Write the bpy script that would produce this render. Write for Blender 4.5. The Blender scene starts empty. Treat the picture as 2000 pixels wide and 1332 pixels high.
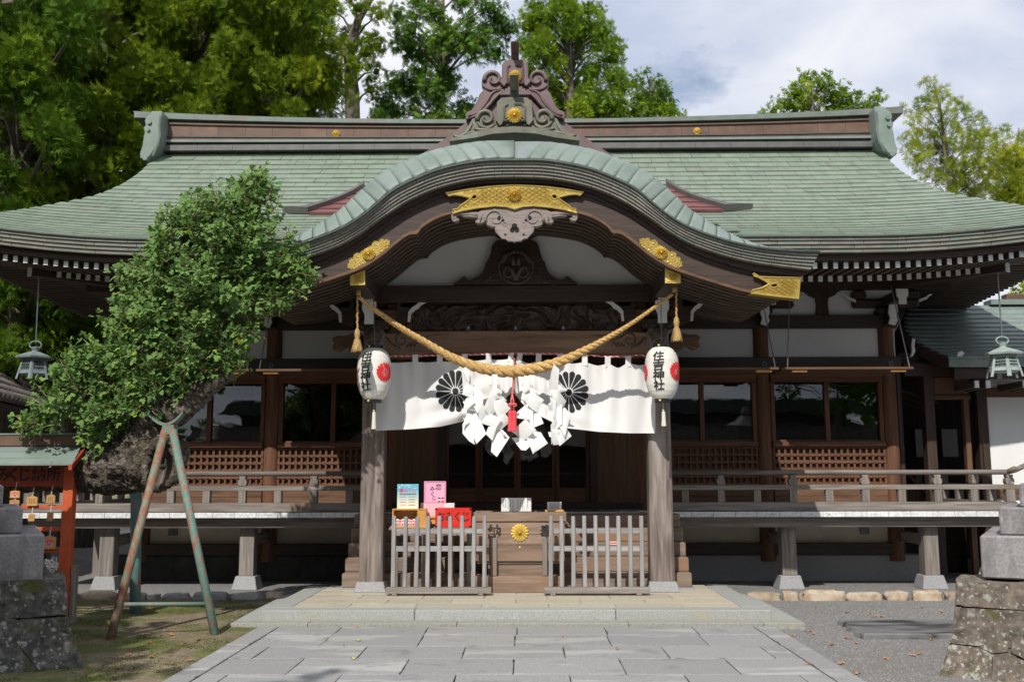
import bpy, bmesh, math, random
import numpy as np
from math import sin, cos, pi, sqrt, atan2, radians as R_
from mathutils import Vector, Matrix, noise as mnoise

random.seed(7)
rng = np.random.default_rng(7)
SC = bpy.context.scene
COL = SC.collection

# ------------------------------------------------------------------ camera
FPX = 35 / 36 * 2000
CAM = (0.085, 0.0, 1.6)
_p, _y, _r = R_(7.73), R_(0.6), R_(0.13)
FW = Vector((-sin(_y) * cos(_p), cos(_y) * cos(_p), sin(_p)))
_rt = Vector((cos(_y), sin(_y), 0))
_up = _rt.cross(FW)
UP = _up * cos(_r) + _rt * sin(_r)
RT = _rt * cos(_r) - _up * sin(_r)
cam_d = bpy.data.cameras.new('camera')
cam_d.lens = 35.0
cam_d.sensor_width = 36.0
cam_d.clip_end = 2000
cam_d.clip_start = 0.05
cam_o = bpy.data.objects.new('camera', cam_d)
COL.objects.link(cam_o)
_m = Matrix((RT, UP, -FW)).transposed().to_4x4()
_m.translation = Vector(CAM)
cam_o.matrix_world = _m
SC.camera = cam_o

# ------------------------------------------------------------------ sky, sun, exposure
SUN_EL, SUN_AZ = R_(43.3), R_(195)
world = bpy.data.worlds.new("World")
SC.world = world
world.use_nodes = True
wt = world.node_tree
for n in list(wt.nodes):
    wt.nodes.remove(n)


def wn(t, **k):
    n = wt.nodes.new(t)
    for a, b in k.items():
        setattr(n, a, b)
    return n


w_out = wn('ShaderNodeOutputWorld')
w_mixs = wn('ShaderNodeMixShader')
w_bg1 = wn('ShaderNodeBackground')
w_bg2 = wn('ShaderNodeBackground')
w_sky = wn('ShaderNodeTexSky', sky_type='NISHITA', sun_disc=False, sun_elevation=SUN_EL, sun_rotation=SUN_AZ)
w_bg1.inputs['Strength'].default_value = 0.15
w_tc = wn('ShaderNodeTexCoord')
w_sep = wn('ShaderNodeSeparateXYZ')
wt.links.new(w_tc.outputs['Generated'], w_sep.inputs[0])
w_add = wn('ShaderNodeMath', operation='ADD')
w_add.inputs[1].default_value = 0.30
w_max = wn('ShaderNodeMath', operation='MAXIMUM')
w_max.inputs[1].default_value = 0.0
wt.links.new(w_sep.outputs['Z'], w_max.inputs[0])
wt.links.new(w_max.outputs[0], w_add.inputs[0])
w_div = wn('ShaderNodeVectorMath', operation='DIVIDE')
w_cmb = wn('ShaderNodeCombineXYZ')
for i in range(3):
    wt.links.new(w_add.outputs[0], w_cmb.inputs[i])
wt.links.new(w_tc.outputs['Generated'], w_div.inputs[0])
wt.links.new(w_cmb.outputs[0], w_div.inputs[1])
w_n1 = wn('ShaderNodeTexNoise')
w_n1.inputs['Scale'].default_value = 2.1
w_n1.inputs['Detail'].default_value = 9
w_n1.inputs['Roughness'].default_value = 0.55
w_n2 = wn('ShaderNodeTexNoise')
w_n2.inputs['Scale'].default_value = 2.6
w_n2.inputs['Detail'].default_value = 7
w_n2.inputs['Roughness'].default_value = 0.52
w_n2.inputs['Distortion'].default_value = 0.35
w_map2 = wn('ShaderNodeMapping')
w_map2.inputs['Location'].default_value = (5.3, 2.7, 0.4)
w_map1 = wn('ShaderNodeMapping')
w_map1.inputs['Location'].default_value = (2.04, 8.85, -0.02)
wt.links.new(w_div.outputs[0], w_map1.inputs[0])
wt.links.new(w_div.outputs[0], w_map2.inputs[0])
wt.links.new(w_map1.outputs[0], w_n1.inputs[0])
wt.links.new(w_map2.outputs[0], w_n2.inputs[0])
w_r1 = wn('ShaderNodeValToRGB')
w_r1.color_ramp.elements[0].position = 0.305
w_r1.color_ramp.elements[1].position = 0.40
wt.links.new(w_n1.outputs[0], w_r1.inputs[0])
w_r2 = wn('ShaderNodeValToRGB')
e = w_r2.color_ramp.elements
e[0].position = 0.36
e[0].color = (0.56, 0.63, 0.80, 1)
e[1].position = 0.62
e[1].color = (0.95, 0.96, 1.0, 1)
e2 = e.new(0.5)
e2.color = (0.78, 0.82, 0.92, 1)
wt.links.new(w_n2.outputs[0], w_r2.inputs[0])
wt.links.new(w_sky.outputs[0], w_bg1.inputs[0])
wt.links.new(w_r2.outputs[0], w_bg2.inputs[0])
w_bg2.inputs['Strength'].default_value = 1.18
wt.links.new(w_r1.outputs[0], w_mixs.inputs[0])
wt.links.new(w_bg1.outputs[0], w_mixs.inputs[1])
wt.links.new(w_bg2.outputs[0], w_mixs.inputs[2])
wt.links.new(w_mixs.outputs[0], w_out.inputs[0])

sun_d = bpy.data.lights.new('sun', 'SUN')
sun_d.energy = 5.0
sun_d.angle = R_(0.53)
sun_d.color = (1.0, 0.955, 0.87)
sun_o = bpy.data.objects.new('sun', sun_d)
COL.objects.link(sun_o)
sun_o.rotation_euler = Vector((0.262 * cos(SUN_EL), 0.965 * cos(SUN_EL), -sin(SUN_EL))).to_track_quat('-Z', 'Y').to_euler()
sun_o.location = (-5, -18, 18)

SC.view_settings.view_transform = 'Standard'
SC.view_settings.look = 'None'
SC.view_settings.gamma = 1
SC.view_settings.use_curve_mapping = False
SC.view_settings.exposure = -0.25


# ------------------------------------------------------------------ pixel <-> space
def ray(u, v):
    return FW * FPX + RT * (u - 1000) - UP * (v - 666)


def P(u, v, Y):
    d = ray(u, v)
    t = (Y - CAM[1]) / d.y
    return Vector(CAM) + d * t


def G(u, v, z=0.0):
    d = ray(u, v)
    t = (z - CAM[2]) / d.z
    return Vector(CAM) + d * t


def J(q):
    q = Vector(q) - Vector(CAM)
    w = q.dot(FW)
    return (1000 + FPX * q.dot(RT) / w, 666 - FPX * q.dot(UP) / w)


def xz(pts, Y, c=None):
    """pixels -> (x, z) in the plane y=Y; c = pixel column that is x=0"""
    out = []
    for u, v in pts:
        q = P(u, v, Y)
        x = q.x - (P(c, v, Y).x if c is not None else 0)
        out.append((x, q.z))
    return out


# ------------------------------------------------------------------ materials
def lin(c):
    return tuple(((x / 255) / 12.92 if x / 255 <= 0.04045 else ((x / 255 + 0.055) / 1.055) ** 2.4) for x in c)


def mat(name, stops, sc=(1, 1, 1), ns=3.0, det=6, rough=0.65, metal=0.0, bump=0.0, bd=0.01, rnd=0.0, patches=(), dist=0.0,
        nrough=0.55, alpha=None, sheen=0, vary_rough=0.0, tint=None, trans=0.0, spec=0.5, coat=0.0):
    m = bpy.data.materials.new(name)
    m.use_nodes = True
    t = m.node_tree
    b = t.nodes['Principled BSDF']
    N = t.nodes.new
    L = t.links.new
    tc = N('ShaderNodeTexCoord')
    oi = N('ShaderNodeObjectInfo')
    mul = N('ShaderNodeMath')
    mul.operation = 'MULTIPLY'
    mul.inputs[1].default_value = 53.0
    L(oi.outputs['Random'], mul.inputs[0])
    add = N('ShaderNodeVectorMath')
    add.operation = 'ADD'
    L(tc.outputs['Object'], add.inputs[0])
    L(mul.outputs[0], add.inputs[1])
    mp = N('ShaderNodeMapping')
    mp.inputs['Scale'].default_value = sc
    L(add.outputs[0], mp.inputs[0])
    nz = N('ShaderNodeTexNoise')
    nz.inputs['Scale'].default_value = ns
    nz.inputs['Detail'].default_value = det
    nz.inputs['Roughness'].default_value = nrough
    nz.inputs['Distortion'].default_value = dist
    L(mp.outputs[0], nz.inputs[0])
    rp = N('ShaderNodeValToRGB')
    el = rp.color_ramp.elements
    while len(el) < len(stops):
        el.new(0.5)
    for k, (p, c) in enumerate(stops):
        el[k].position = p
        el[k].color = (*c, 1)
    L(nz.outputs[0], rp.inputs[0])
    col = rp.outputs[0]
    for (psc, pv, lo, hi, c) in patches:
        mp2 = N('ShaderNodeMapping')
        mp2.inputs['Scale'].default_value = pv
        mp2.inputs['Location'].default_value = (psc * 3.1, psc, 1.7)
        L(add.outputs[0], mp2.inputs[0])
        n2 = N('ShaderNodeTexNoise')
        n2.inputs['Scale'].default_value = psc
        n2.inputs['Detail'].default_value = 5
        L(mp2.outputs[0], n2.inputs[0])
        r2 = N('ShaderNodeMapRange')
        r2.inputs[1].default_value = lo
        r2.inputs[2].default_value = hi
        L(n2.outputs[0], r2.inputs[0])
        mx = N('ShaderNodeMix')
        mx.data_type = 'RGBA'
        L(r2.outputs[0], mx.inputs[0])
        L(col, mx.inputs[6])
        mx.inputs[7].default_value = (*c, 1)
        col = mx.outputs[2]
    if tint:                       # per-face variation stored as an attribute (leaf age, plank tone, painted shade of crown cores)
        at = N('ShaderNodeAttribute')
        at.attribute_name = 'tint'
        r3 = N('ShaderNodeValToRGB')
        el = r3.color_ramp.elements
        while len(el) < len(tint):
            el.new(0.5)
        for k, (p, c) in enumerate(tint):
            el[k].position = p
            el[k].color = (*c, 1)
        L(at.outputs['Fac'], r3.inputs[0])
        mx = N('ShaderNodeMix')
        mx.data_type = 'RGBA'
        mx.blend_type = 'MULTIPLY'
        mx.inputs[0].default_value = 1
        L(col, mx.inputs[6])
        L(r3.outputs[0], mx.inputs[7])
        col = mx.outputs[2]
    if rnd:
        hs = N('ShaderNodeHueSaturation')
        mr = N('ShaderNodeMapRange')
        mr.inputs[3].default_value = 1 - rnd
        mr.inputs[4].default_value = 1 + rnd
        L(oi.outputs['Random'], mr.inputs[0])
        L(mr.outputs[0], hs.inputs['Value'])
        L(col, hs.inputs['Color'])
        col = hs.outputs[0]
    L(col, b.inputs['Base Color'])
    b.inputs['Roughness'].default_value = rough
    b.inputs['Metallic'].default_value = metal
    b.inputs['Specular IOR Level'].default_value = spec
    if coat:
        b.inputs['Coat Weight'].default_value = coat
    if vary_rough:
        mr = N('ShaderNodeMapRange')
        mr.inputs[3].default_value = rough - vary_rough
        mr.inputs[4].default_value = rough + vary_rough
        L(nz.outputs[0], mr.inputs[0])
        L(mr.outputs[0], b.inputs['Roughness'])
    if bump:
        bp = N('ShaderNodeBump')
        bp.inputs['Strength'].default_value = bump
        bp.inputs['Distance'].default_value = bd
        L(nz.outputs[0], bp.inputs['Height'])
        L(bp.outputs[0], b.inputs['Normal'])
    if trans:
        tr = N('ShaderNodeBsdfTranslucent')
        L(col, tr.inputs[0])
        ms = N('ShaderNodeMixShader')
        ms.inputs[0].default_value = trans
        L(b.outputs[0], ms.inputs[1])
        L(tr.outputs[0], ms.inputs[2])
        L(ms.outputs[0], t.nodes['Material Output'].inputs[0])
    return m


def wood(name, dark, light, axis, ns=5.0, rough=0.7, bump=0.25, rnd=0.12, patches=(), k=14.0):
    sc = [k, k, k]
    sc['xyz'.index(axis)] = 0.9
    mid = tuple((a + b) / 2 for a, b in zip(dark, light))
    return mat(name, [(0.30, dark), (0.5, mid), (0.68, light)], sc=tuple(s / 3 for s in sc), ns=ns, det=7, rough=rough, bump=bump, bd=0.006,
               rnd=rnd, dist=0.6, patches=patches)


MT = {}
for ax in 'xyz':
    MT['grey_' + ax] = wood('weathered_grey_wood_' + ax, (0.13, 0.112, 0.10), (0.31, 0.275, 0.25), ax, rnd=0.13,
                            patches=((1.3, (1, 1, 1), 0.55, 0.75, (0.20, 0.135, 0.09)),))
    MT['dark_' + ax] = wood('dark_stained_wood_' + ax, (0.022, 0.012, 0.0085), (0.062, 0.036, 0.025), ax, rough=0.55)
    MT['brown_' + ax] = wood('brown_cedar_wood_' + ax, (0.075, 0.036, 0.019), (0.175, 0.090, 0.048), ax)
    MT['red_' + ax] = wood('red_brown_wood_' + ax, (0.085, 0.034, 0.018), (0.190, 0.083, 0.042), ax)
    MT['rafter_' + ax] = wood('rafter_wood_' + ax, (0.050, 0.033, 0.025), (0.120, 0.085, 0.064), ax)
for ax in 'xyz':
    MT['step_' + ax] = wood('worn_step_wood_' + ax, (0.15, 0.105, 0.08), (0.30, 0.225, 0.175), ax, rnd=0.12, patches=((1.6, (1, 1, 1), 0.55, 0.72, (0.27, 0.155, 0.085)),))
MT['pillar_wood'] = wood('weathered_pillar_wood', (0.10, 0.076, 0.065), (0.30, 0.25, 0.225), 'z', ns=5.0, k=13, bump=0.35, patches=((1.6, (3, 3, 0.6), 0.56, 0.72, (0.085, 0.06, 0.05)), (2.3, (3, 3, 0.5), 0.60, 0.75, (0.33, 0.29, 0.27))))
MT['beam'] = wood('carved_beam_wood', (0.13, 0.075, 0.043), (0.31, 0.195, 0.122), 'x', ns=3.5, k=9)
MT['carve'] = mat('carved_dark_wood', [(0.3, (0.05, 0.035, 0.028)), (0.7, (0.13, 0.095, 0.075))], ns=14, bump=0.3, rough=0.6)
MT['carve_lt'] = mat('weathered_carved_wood', [(0.3, (0.16, 0.13, 0.12)), (0.7, (0.30, 0.25, 0.23))], sc=(1, 1, 6), ns=5, bump=0.3, rough=0.6)
MT['white_paint'] = mat('white_painted_wood', [(0.3, (0.68, 0.68, 0.67)), (0.7, (0.80, 0.80, 0.79))], ns=20, rough=0.6)
MT['board_end'] = mat('white_painted_board_end', [(0.35, (0.55, 0.56, 0.57)), (0.65, (0.80, 0.81, 0.82))], ns=25, rough=0.6, rnd=0.08,
                      patches=((9, (1, 1, 3), 0.62, 0.72, (0.35, 0.34, 0.33)),))
MT['plaster'] = mat('white_plaster', [(0.3, (0.72, 0.72, 0.72)), (0.7, (0.80, 0.80, 0.80))], ns=2, rough=0.9, bump=0.05)
MT['plaster_low'] = mat('cream_plaster', [(0.3, (0.55, 0.50, 0.40)), (0.7, (0.68, 0.64, 0.53))], ns=3, rough=0.9)
copper_patches = ((1.1, (1, 1, 1), 0.52, 0.75, (0.212, 0.236, 0.186)), (3.0, (2.6, 0.35, 0.35), 0.55, 0.76, (0.160, 0.168, 0.138)))
MT['copper'] = mat('green_copper_patina', [(0.3, (0.160, 0.208, 0.160)), (0.7, (0.222, 0.270, 0.212))], ns=4, rough=0.55, bump=0.08, rnd=0.055,
                   patches=copper_patches, vary_rough=0.1)
MT['copper_edge'] = mat('blue_green_copper', [(0.3, (0.148, 0.198, 0.168)), (0.7, (0.212, 0.262, 0.228))], ns=3, rough=0.5, rnd=0.08,
                        patches=((1.6, (1, 1, 0.6), 0.52, 0.78, (0.225, 0.255, 0.275)), (7, (1, 1, 1), 0.66, 0.76, (0.24, 0.19, 0.16))), bump=0.05)
MT['copper_cap'] = mat('dull_green_cap_copper', [(0.3, (0.105, 0.135, 0.118)), (0.7, (0.170, 0.200, 0.178))], ns=4, rough=0.5, rnd=0.05, patches=((2.0, (0.6, 1, 1), 0.55, 0.75, (0.16, 0.13, 0.11)),))
MT['stone_dark'] = mat('damp_dark_stone', [(0.3, (0.03, 0.032, 0.028)), (0.7, (0.065, 0.066, 0.058))], ns=6, rough=0.9, bump=0.2)  # mossy stone, with the shade under the left veranda put into its colour
MT['copper_brown'] = mat('brown_copper', [(0.3, (0.115, 0.068, 0.050)), (0.7, (0.175, 0.107, 0.080))], ns=3, rough=0.5, rnd=0.08,
                         patches=((3, (1, 1, 2), 0.62, 0.78, (0.15, 0.155, 0.13)),), spec=0.3)
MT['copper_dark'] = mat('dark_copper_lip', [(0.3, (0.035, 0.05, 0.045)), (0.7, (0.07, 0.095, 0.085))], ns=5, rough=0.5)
MT['copper_purple'] = mat('purple_copper', [(0.3, (0.090, 0.056, 0.058)), (0.7, (0.155, 0.097, 0.098))], ns=4, rough=0.45, rnd=0.08,
                          patches=((2.5, (1, 1, 0.6), 0.62, 0.78, (0.17, 0.165, 0.15)),))
MT['copper_violet'] = mat('violet_grey_copper', [(0.3, (0.085, 0.083, 0.082)), (0.7, (0.140, 0.132, 0.128))], ns=4, rough=0.45)
MT['copper_red'] = mat('red_copper', [(0.3, (0.135, 0.052, 0.050)), (0.7, (0.205, 0.082, 0.078))], ns=4, rough=0.45, rnd=0.1)
MT['copper_olive'] = mat('olive_bronze', [(0.3, (0.085, 0.088, 0.066)), (0.7, (0.155, 0.145, 0.105))], ns=6, rough=0.45,
                         patches=((4, (1, 1, 0.5), 0.55, 0.72, (0.16, 0.20, 0.17)),))
MT['eave_tile'] = mat('grey_brown_eave_copper', [(0.3, (0.145, 0.14, 0.12)), (0.7, (0.235, 0.225, 0.195))], ns=5, rough=0.5, rnd=0.13,
                      patches=((3, (1, 1, 1), 0.55, 0.7, (0.15, 0.20, 0.17)),))
MT['gold'] = mat('gilt_metal', [(0.3, (0.66, 0.47, 0.12)), (0.7, (0.82, 0.62, 0.21))], ns=9, rough=0.36, metal=0.6, bump=0.1)
MT['gold_dark'] = mat('aged_gilt_metal', [(0.3, (0.34, 0.255, 0.06)), (0.7, (0.50, 0.385, 0.10))], ns=9, rough=0.42, metal=0.55)
MT['gold_yellow'] = mat('yellow_gilt', [(0.3, (0.76, 0.55, 0.12)), (0.7, (0.88, 0.68, 0.20))], ns=9, rough=0.4, metal=0.25)
MT['granite'] = mat('grey_granite', [(0.25, (0.17, 0.17, 0.18)), (0.5, (0.30, 0.30, 0.31)), (0.75, (0.44, 0.44, 0.45))], ns=90, det=3, rough=0.75, bump=0.15,
                    bd=0.003, rnd=0.07)
MT['slab'] = mat('paving_granite', [(0.25, (0.185, 0.182, 0.182)), (0.5, (0.292, 0.288, 0.288)), (0.75, (0.39, 0.386, 0.384))], ns=70, det=4, rough=0.7,
                 bump=0.12, bd=0.003, rnd=0.08, patches=((1.05, (0.5, 2.2, 1), 0.565, 0.61, (0.385, 0.38, 0.37)),
                                                         (2.4, (1, 1, 1), 0.6, 0.72, (0.22, 0.215, 0.21))))
MT['slab_tan'] = mat('pale_tan_stone', [(0.25, (0.35, 0.31, 0.235)), (0.5, (0.44, 0.395, 0.305)), (0.75, (0.51, 0.465, 0.37))], ns=30, det=5, rough=0.8,
                     bump=0.1, bd=0.003, rnd=0.07, patches=((1.5, (1, 1, 1), 0.55, 0.7, (0.36, 0.34, 0.29)),))
MT['slab_green'] = mat('greenish_granite', [(0.25, (0.22, 0.23, 0.22)), (0.5, (0.335, 0.345, 0.33)), (0.75, (0.44, 0.45, 0.435))], ns=80, det=3, rough=0.8,
                       bump=0.12, bd=0.003, rnd=0.05, patches=((2.0, (1, 1, 1), 0.58, 0.75, (0.36, 0.34, 0.27)),))
MT['stone_base'] = mat('old_granite_block', [(0.3, (0.19, 0.18, 0.185)), (0.7, (0.33, 0.315, 0.32))], ns=45, det=5, rough=0.85, bump=0.3, bd=0.006, rnd=0.06,
                       patches=((2.6, (1.6, 1.6, 0.35), 0.50, 0.68, (0.115, 0.11, 0.10)), (9.0, (1, 1, 0.6), 0.60, 0.70, (0.36, 0.36, 0.34)),))
MT['stone_old'] = mat('lichen_stone', [(0.28, (0.06, 0.048, 0.038)), (0.5, (0.135, 0.108, 0.086)), (0.75, (0.24, 0.20, 0.165))], ns=13, det=9, rough=0.9,
                      bump=0.7, bd=0.03, rnd=0.12, patches=((13, (1, 1, 1), 0.585, 0.66, (0.30, 0.31, 0.265)), (30, (1, 1, 1), 0.60, 0.66, (0.33, 0.33, 0.29)), (6.0, (1, 1, 1), 0.63, 0.70, (0.085, 0.085, 0.025))))
MT['stone_moss'] = mat('mossy_boulder', [(0.28, (0.03, 0.027, 0.024)), (0.5, (0.085, 0.08, 0.072)), (0.75, (0.20, 0.19, 0.175))], ns=13, det=9, rough=0.95,
                       bump=0.9, bd=0.04, patches=((15, (1, 1, 1), 0.58, 0.64, (0.29, 0.29, 0.275)), (28, (1, 1, 1), 0.62, 0.68, (0.33, 0.32, 0.30)), (3.2, (1, 1, 1), 0.52, 0.66, (0.075, 0.075, 0.016))))
MT['edging'] = mat('warm_field_stone', [(0.3, (0.30, 0.20, 0.12)), (0.5, (0.42, 0.34, 0.25)), (0.75, (0.50, 0.45, 0.38))], ns=9, rough=0.85, bump=0.5, bd=0.02, rnd=0.2)
MT['wet_slab'] = mat('dark_wet_slate', [(0.44, (0.20, 0.20, 0.205)), (0.52, (0.15, 0.15, 0.155)), (0.56, (0.05, 0.052, 0.055)), (0.72, (0.03, 0.03, 0.032))], sc=(0.5, 1.6, 1), ns=2.6, det=7,
                     rough=0.35, bump=0.3)
MT['bark'] = mat('ginkgo_bark', [(0.34, (0.022, 0.017, 0.013)), (0.5, (0.095, 0.076, 0.060)), (0.70, (0.25, 0.215, 0.18))], ns=13, det=12, rough=0.95, bump=1.0,
                 bd=0.09, dist=0.9, patches=((2.0, (1, 1, 1), 0.60, 0.68, (0.11, 0.13, 0.025)),))
MT['trunk'] = mat('tree_trunk_bark', [(0.3, (0.07, 0.055, 0.045)), (0.7, (0.20, 0.165, 0.135))], sc=(3, 3, 0.6), ns=5, rough=0.95, bump=0.8, bd=0.05)
MT['prop'] = mat('peeling_green_paint', [(0.46, (0.12, 0.215, 0.18)), (0.535, (0.17, 0.26, 0.21)), (0.56, (0.30, 0.135, 0.095)), (0.7, (0.22, 0.10, 0.07))], ns=24,
                 sc=(1, 1, 0.45), det=12, rough=0.7, bump=0.25, rnd=0.05)
MT['prop_pole'] = mat('faded_teal_and_pink_paint', [(0.40, (0.10, 0.20, 0.20)), (0.52, (0.14, 0.25, 0.245)), (0.56, (0.34, 0.17, 0.16)), (0.72, (0.26, 0.12, 0.11))], ns=9, sc=(1, 1, 0.35), det=12, rough=0.75, bump=0.25)
MT['prop_red'] = mat('peeling_red_paint', [(0.36, (0.13, 0.20, 0.145)), (0.45, (0.17, 0.22, 0.155)), (0.48, (0.26, 0.13, 0.08)), (0.7, (0.21, 0.09, 0.055))], ns=24,
                     sc=(1, 1, 0.55), det=9, rough=0.7, bump=0.25)
MT['vermilion'] = mat('vermilion_paint', [(0.3, (0.46, 0.075, 0.022)), (0.7, (0.60, 0.115, 0.035))], ns=6, rough=0.55,
                      patches=((5, (3, 3, 0.7), 0.63, 0.69, (0.38, 0.33, 0.30)),))
MT['vermilion_dark'] = mat('dull_vermilion_paint', [(0.3, (0.27, 0.038, 0.016)), (0.7, (0.37, 0.06, 0.022))], ns=6, rough=0.6)
MT['black'] = mat('black_ink', [(0.3, (0.012, 0.012, 0.014)), (0.7, (0.02, 0.02, 0.022))], ns=9, rough=0.7)
MT['crest_black'] = mat('black_printed_cloth', [(0.3, (0.013, 0.014, 0.018)), (0.7, (0.022, 0.023, 0.028))], ns=40, rough=0.85)
MT['crest_red'] = mat('red_print', [(0.3, (0.78, 0.012, 0.018)), (0.7, (0.86, 0.02, 0.025))], ns=9, rough=0.6)
MT['black_lacquer'] = mat('black_lacquer', [(0.3, (0.012, 0.013, 0.02)), (0.7, (0.02, 0.02, 0.03))], ns=9, rough=0.25)
MT['cloth'] = mat('white_cotton', [(0.3, (0.80, 0.80, 0.80)), (0.7, (0.86, 0.86, 0.86))], ns=300, det=2, rough=0.95, bump=0.1, bd=0.001, trans=0.12)
MT['paper'] = mat('white_paper', [(0.3, (0.82, 0.82, 0.81)), (0.7, (0.88, 0.88, 0.87))], ns=30, rough=0.8, trans=0.15)
MT['lantern_paper'] = mat('lantern_paper', [(0.3, (0.80, 0.79, 0.74)), (0.7, (0.87, 0.86, 0.81))], ns=8, rough=0.75, trans=0.1,
                          patches=((2.5, (1, 1, 1), 0.55, 0.8, (0.76, 0.71, 0.60)),))
MT['rope'] = mat('straw_rope', [(0.3, (0.38, 0.215, 0.07)), (0.55, (0.62, 0.405, 0.155)), (0.75, (0.78, 0.59, 0.29))], ns=38, det=6, rough=0.9, bump=0.8, bd=0.01)
MT['rope_old'] = mat('straw_tassel', [(0.3, (0.34, 0.22, 0.08)), (0.7, (0.52, 0.36, 0.15))], sc=(6, 6, 1), ns=12, rough=0.9, bump=0.5)
MT['cord_red'] = mat('red_silk_cord', [(0.3, (0.62, 0.10, 0.11)), (0.7, (0.72, 0.17, 0.17))], ns=60, rough=0.6)
MT['tassel_red'] = mat('red_silk_tassel', [(0.3, (0.70, 0.03, 0.05)), (0.7, (0.80, 0.10, 0.12))], sc=(8, 8, 1), ns=20, rough=0.5)
MT['tassel_white'] = mat('cream_tassel', [(0.3, (0.62, 0.58, 0.48)), (0.7, (0.78, 0.74, 0.64))], sc=(8, 8, 1), ns=20, rough=0.8)
MT['iron'] = mat('grey_iron', [(0.3, (0.16, 0.16, 0.17)), (0.7, (0.26, 0.26, 0.27))], ns=9, rough=0.4, metal=0.7)
MT['bronze_light'] = mat('verdigris_bronze', [(0.3, (0.24, 0.31, 0.30)), (0.7, (0.40, 0.46, 0.44))], ns=14, rough=0.6, rnd=0.04, bump=0.15)
MT['bronze_dark'] = mat('grey_bronze', [(0.3, (0.13, 0.17, 0.175)), (0.7, (0.23, 0.27, 0.28))], ns=14, rough=0.6, bump=0.15)
MT['void'] = mat('dark_opening', [(0.3, (0.01, 0.01, 0.01)), (0.7, (0.015, 0.014, 0.013))], ns=3, rough=0.9)  # near-black: joint beds, lantern core, and shade painted for holes
MT['tile'] = mat('grey_roof_tile', [(0.3, (0.075, 0.064, 0.060)), (0.7, (0.165, 0.145, 0.138))], ns=8, rough=0.5, rnd=0.22)
MT['red_box'] = mat('red_lacquer_box', [(0.3, (0.62, 0.022, 0.015)), (0.7, (0.74, 0.04, 0.025))], ns=6, rough=0.35, bump=0.06)
MT['pine'] = wood('varnished_pine', (0.52, 0.24, 0.055), (0.70, 0.38, 0.11), 'x', rough=0.4)
MT['ema'] = wood('ema_pine', (0.44, 0.22, 0.07), (0.60, 0.34, 0.13), 'x', rough=0.6)
MT['pink'] = mat('pink_card', [(0.3, (0.76, 0.36, 0.55)), (0.7, (0.80, 0.42, 0.60))], ns=3, rough=0.6)
MT['pink_pale'] = mat('pale_pink_card', [(0.3, (0.80, 0.46, 0.52)), (0.7, (0.84, 0.50, 0.56))], ns=3, rough=0.6)
MT['magenta'] = mat('magenta_print', [(0.3, (0.68, 0.06, 0.22)), (0.7, (0.74, 0.09, 0.26))], ns=3, rough=0.6)
MT['orange_leaf'] = mat('dry_leaf', [(0.3, (0.38, 0.13, 0.04)), (0.7, (0.60, 0.26, 0.09))], ns=9, rough=0.8, rnd=0.3)
MT['yellow_leaf'] = mat('yellow_leaf', [(0.3, (0.50, 0.46, 0.03)), (0.7, (0.62, 0.56, 0.06))], ns=9, rough=0.7)


def gradient_mat(name, c0, c1, z0, z1):
    """printed two-tone poster colour running up the sheet (object z)"""
    m = bpy.data.materials.new(name)
    m.use_nodes = True
    t = m.node_tree
    tc = t.nodes.new('ShaderNodeTexCoord')
    sp = t.nodes.new('ShaderNodeSeparateXYZ')
    mr = t.nodes.new('ShaderNodeMapRange')
    mr.inputs[1].default_value = z0
    mr.inputs[2].default_value = z1
    mx = t.nodes.new('ShaderNodeMix')
    mx.data_type = 'RGBA'
    mx.inputs[6].default_value = (*c0, 1)
    mx.inputs[7].default_value = (*c1, 1)
    t.links.new(tc.outputs['Object'], sp.inputs[0])
    t.links.new(sp.outputs[2], mr.inputs[0])
    t.links.new(mr.outputs[0], mx.inputs[0])
    t.links.new(mx.outputs[2], t.nodes['Principled BSDF'].inputs['Base Color'])
    t.nodes['Principled BSDF'].inputs['Roughness'].default_value = 0.5
    return m


def glass_mat(name, ior=1.75, tint=(0.75, 0.78, 0.78)):
    m = bpy.data.materials.new(name)
    m.use_nodes = True
    t = m.node_tree
    for n in list(t.nodes):
        if n.type != 'OUTPUT_MATERIAL':
            t.nodes.remove(n)
    tr = t.nodes.new('ShaderNodeBsdfTransparent')
    tr.inputs[0].default_value = (*tint, 1)
    gl = t.nodes.new('ShaderNodeBsdfGlossy')
    gl.inputs['Roughness'].default_value = 0.008
    fr = t.nodes.new('ShaderNodeFresnel')
    fr.inputs[0].default_value = ior
    nz = t.nodes.new('ShaderNodeTexNoise')
    nz.inputs['Scale'].default_value = 1.3
    bp = t.nodes.new('ShaderNodeBump')
    bp.inputs['Strength'].default_value = 0.04
    bp.inputs['Distance'].default_value = 0.05
    t.links.new(nz.outputs[0], bp.inputs['Height'])
    t.links.new(bp.outputs[0], gl.inputs['Normal'])
    mx = t.nodes.new('ShaderNodeMixShader')
    t.links.new(fr.outputs[0], mx.inputs[0])
    t.links.new(tr.outputs[0], mx.inputs[1])
    t.links.new(gl.outputs[0], mx.inputs[2])
    t.links.new(mx.outputs[0], t.nodes['Material Output'].inputs[0])
    return m


MT['glass'] = glass_mat('window_glass')


# ------------------------------------------------------------------ objects
def origin(o):
    v = Vector((0, 0, 0))
    while o is not None:
        v += o.location
        o = o.parent
    return v


def thing(name, label, cat, loc=(0, 0, 0), group=None, kind=None):
    o = bpy.data.objects.new(name, None)
    o.empty_display_size = 0.1
    COL.objects.link(o)
    o.location = loc
    if label:
        o['label'] = label
    if cat:
        o['category'] = cat
    if group:
        o['group'] = group
    if kind:
        o['kind'] = kind
    return o


def tag(o, label, cat=None, group=None, kind=None):
    if label:
        o['label'] = label
    if cat:
        o['category'] = cat
    if group:
        o['group'] = group
    if kind:
        o['kind'] = kind
    return o


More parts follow.
